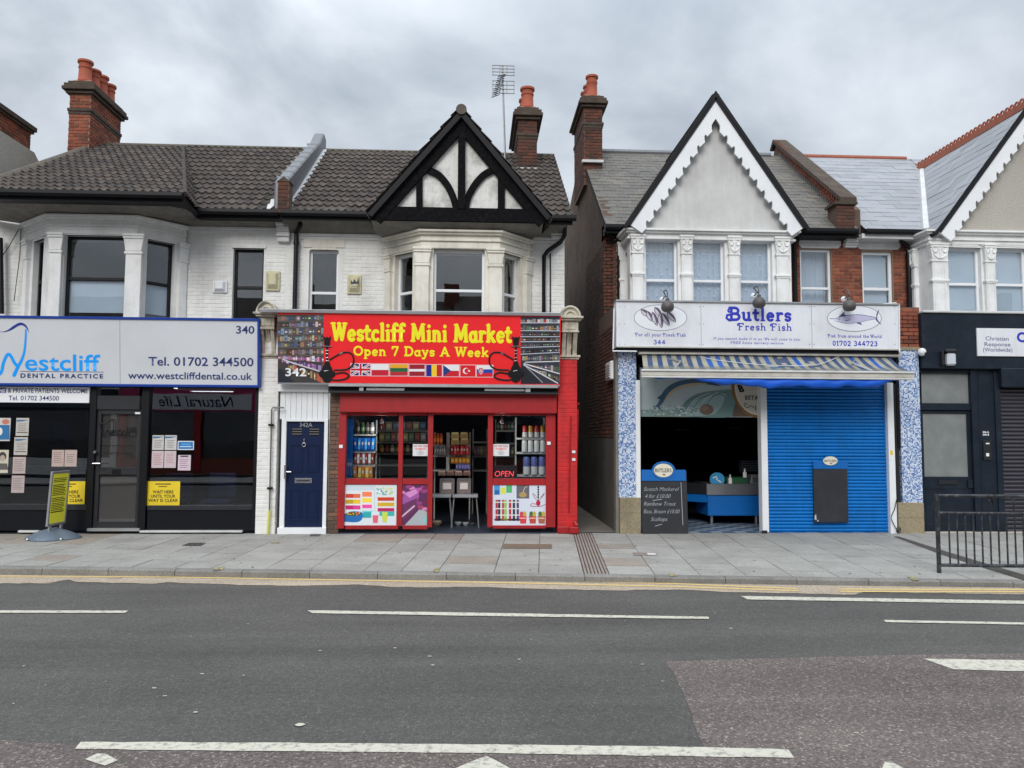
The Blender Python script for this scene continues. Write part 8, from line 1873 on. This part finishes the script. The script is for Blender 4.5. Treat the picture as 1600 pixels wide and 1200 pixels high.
# ================================================================== OPPOSITE SIDE OF THE STREET (seen as reflections)
YO = -24.0
def oppo(name, label, x0, x1, wallm, ridge, front=None):
    t = empty(name, label, 'house', ((x0 + x1) / 2, YO, ZR)); B = Fr((0, YO, 0), (-1, 0, 0))
    hol = []; w_ = (x1 - x0)
    for k in range(3): c = -x1 + w_ * (k + .5) / 3; hol.append((c - .5, c + .5, 4.3, 5.9))
    mb = MB(B); wallmesh(mb, -x1, -x0, 3.4, 6.5, hol, -.3, 0); mb.box(-x1, -x0, ZR, .6, -.3, 0).box(-x1, -x1 + .3, .6, 3.4, -.3, 0).box(-x0 - .3, -x0, .6, 3.4, -.3, 0); mb.build('wall', wallm, t)
    for h_ in hol: window(t, B, *h_, m_upvc, .06, [5.1], d=-.1)
    MB(B).box(-x1 + .3, -x0 - .3, .6, 3.0, -.2, -.15).build('shop_window', m_shopglass, t); MB(B).box(-x1 + .3, -x0 - .3, .0, 3.4, -3, -2.8).build('back_wall', m_dark, t)
    mb = MB(); mb.slab3([(x0, YO + .3, 6.4), (x1, YO + .3, 6.4), (x1, YO - 4, ridge), (x0, YO - 4, ridge)], .12); mb.build('roof', m_tile, t)
    mb = MB(); mb.slab3([(x0, YO - 8.3, 6.4), (x1, YO - 8.3, 6.4), (x1, YO - 4.02, ridge), (x0, YO - 4.02, ridge)], .12); mb.build('roof', m_tile, t)
    MB().box(x1 - .5, x1 + .3, 6.6, ridge + .9, -(YO - 3.3), -(YO - 4.6)).build('chimney', m_brickdk, t); return t, B
m_pink = pm('magenta_fascia', K(176, 44, 96), .4)
for i, (x0, x1, wm) in enumerate(((-34, -17.2, m_white_paint), (-17.1, -9.6, m_brick), (-9.5, -1.2, m_greyrender), (-1.1, 7, m_brick), (7.1, 15, m_white_paint), (15.1, 32, m_brickdk))):
    t, B = oppo('shop_house', ('far left white shop house', 'pink fronted shop house', 'grey rendered shop house', 'middle brick shop house', 'white shop house to the right', 'dark brick shop house far right')[i] + ' across the road behind the camera', x0, x1, wm, 9.3 + .3 * (i % 2))
    MB(B).box(-x1 + .02, -x0 - .02, 2.9, 3.95, .0, .15).build('fascia', m_pink if i == 1 else (m_darknavy, m_redpaint, m_signgrey, m_bluepanel, m_darknavy, m_beige)[i], t)
    if i == 1:
        MB(B).box(-x1 + 1.2, -x0 - 1.2, 2.98, 3.75, .15, .17).build('sign_panel', m_signgrey, t)
        cu = D.curves.new('t', 'FONT'); cu.body = 'Natural Life'; cu.size = .75; cu.extrude = .01; cu.shear = .3; ob = D.objects.new('t', cu); COL.objects.link(ob); me = D.meshes.new_from_object(ob.evaluated_get(bpy.context.evaluated_depsgraph_get())); D.objects.remove(ob)
        for v in me.vertices: v.co = B.w(11.6 + v.co.x, 3.13 + v.co.y, .18) - V(t.location)
        me.materials.clear(); me.materials.append(m_fishblue); ob = D.objects.new('lettering', me); COL.objects.link(ob); ob.parent = t
        for xx in (-17.0, -13.4, -9.9): MB(B).box(-xx - .15 if xx > -17 else 16.85, -xx + .15 if xx > -17 else 17.05, .0, 2.9, -.1, .1).build('frame_post', m_redpaint, t)
op = MB(); op.v = kq(-60, 60, -16.5, -13, ZR + .12); op.face([0, 1, 2, 3]); op.build('far_pavement', m_slab, kind='structure')
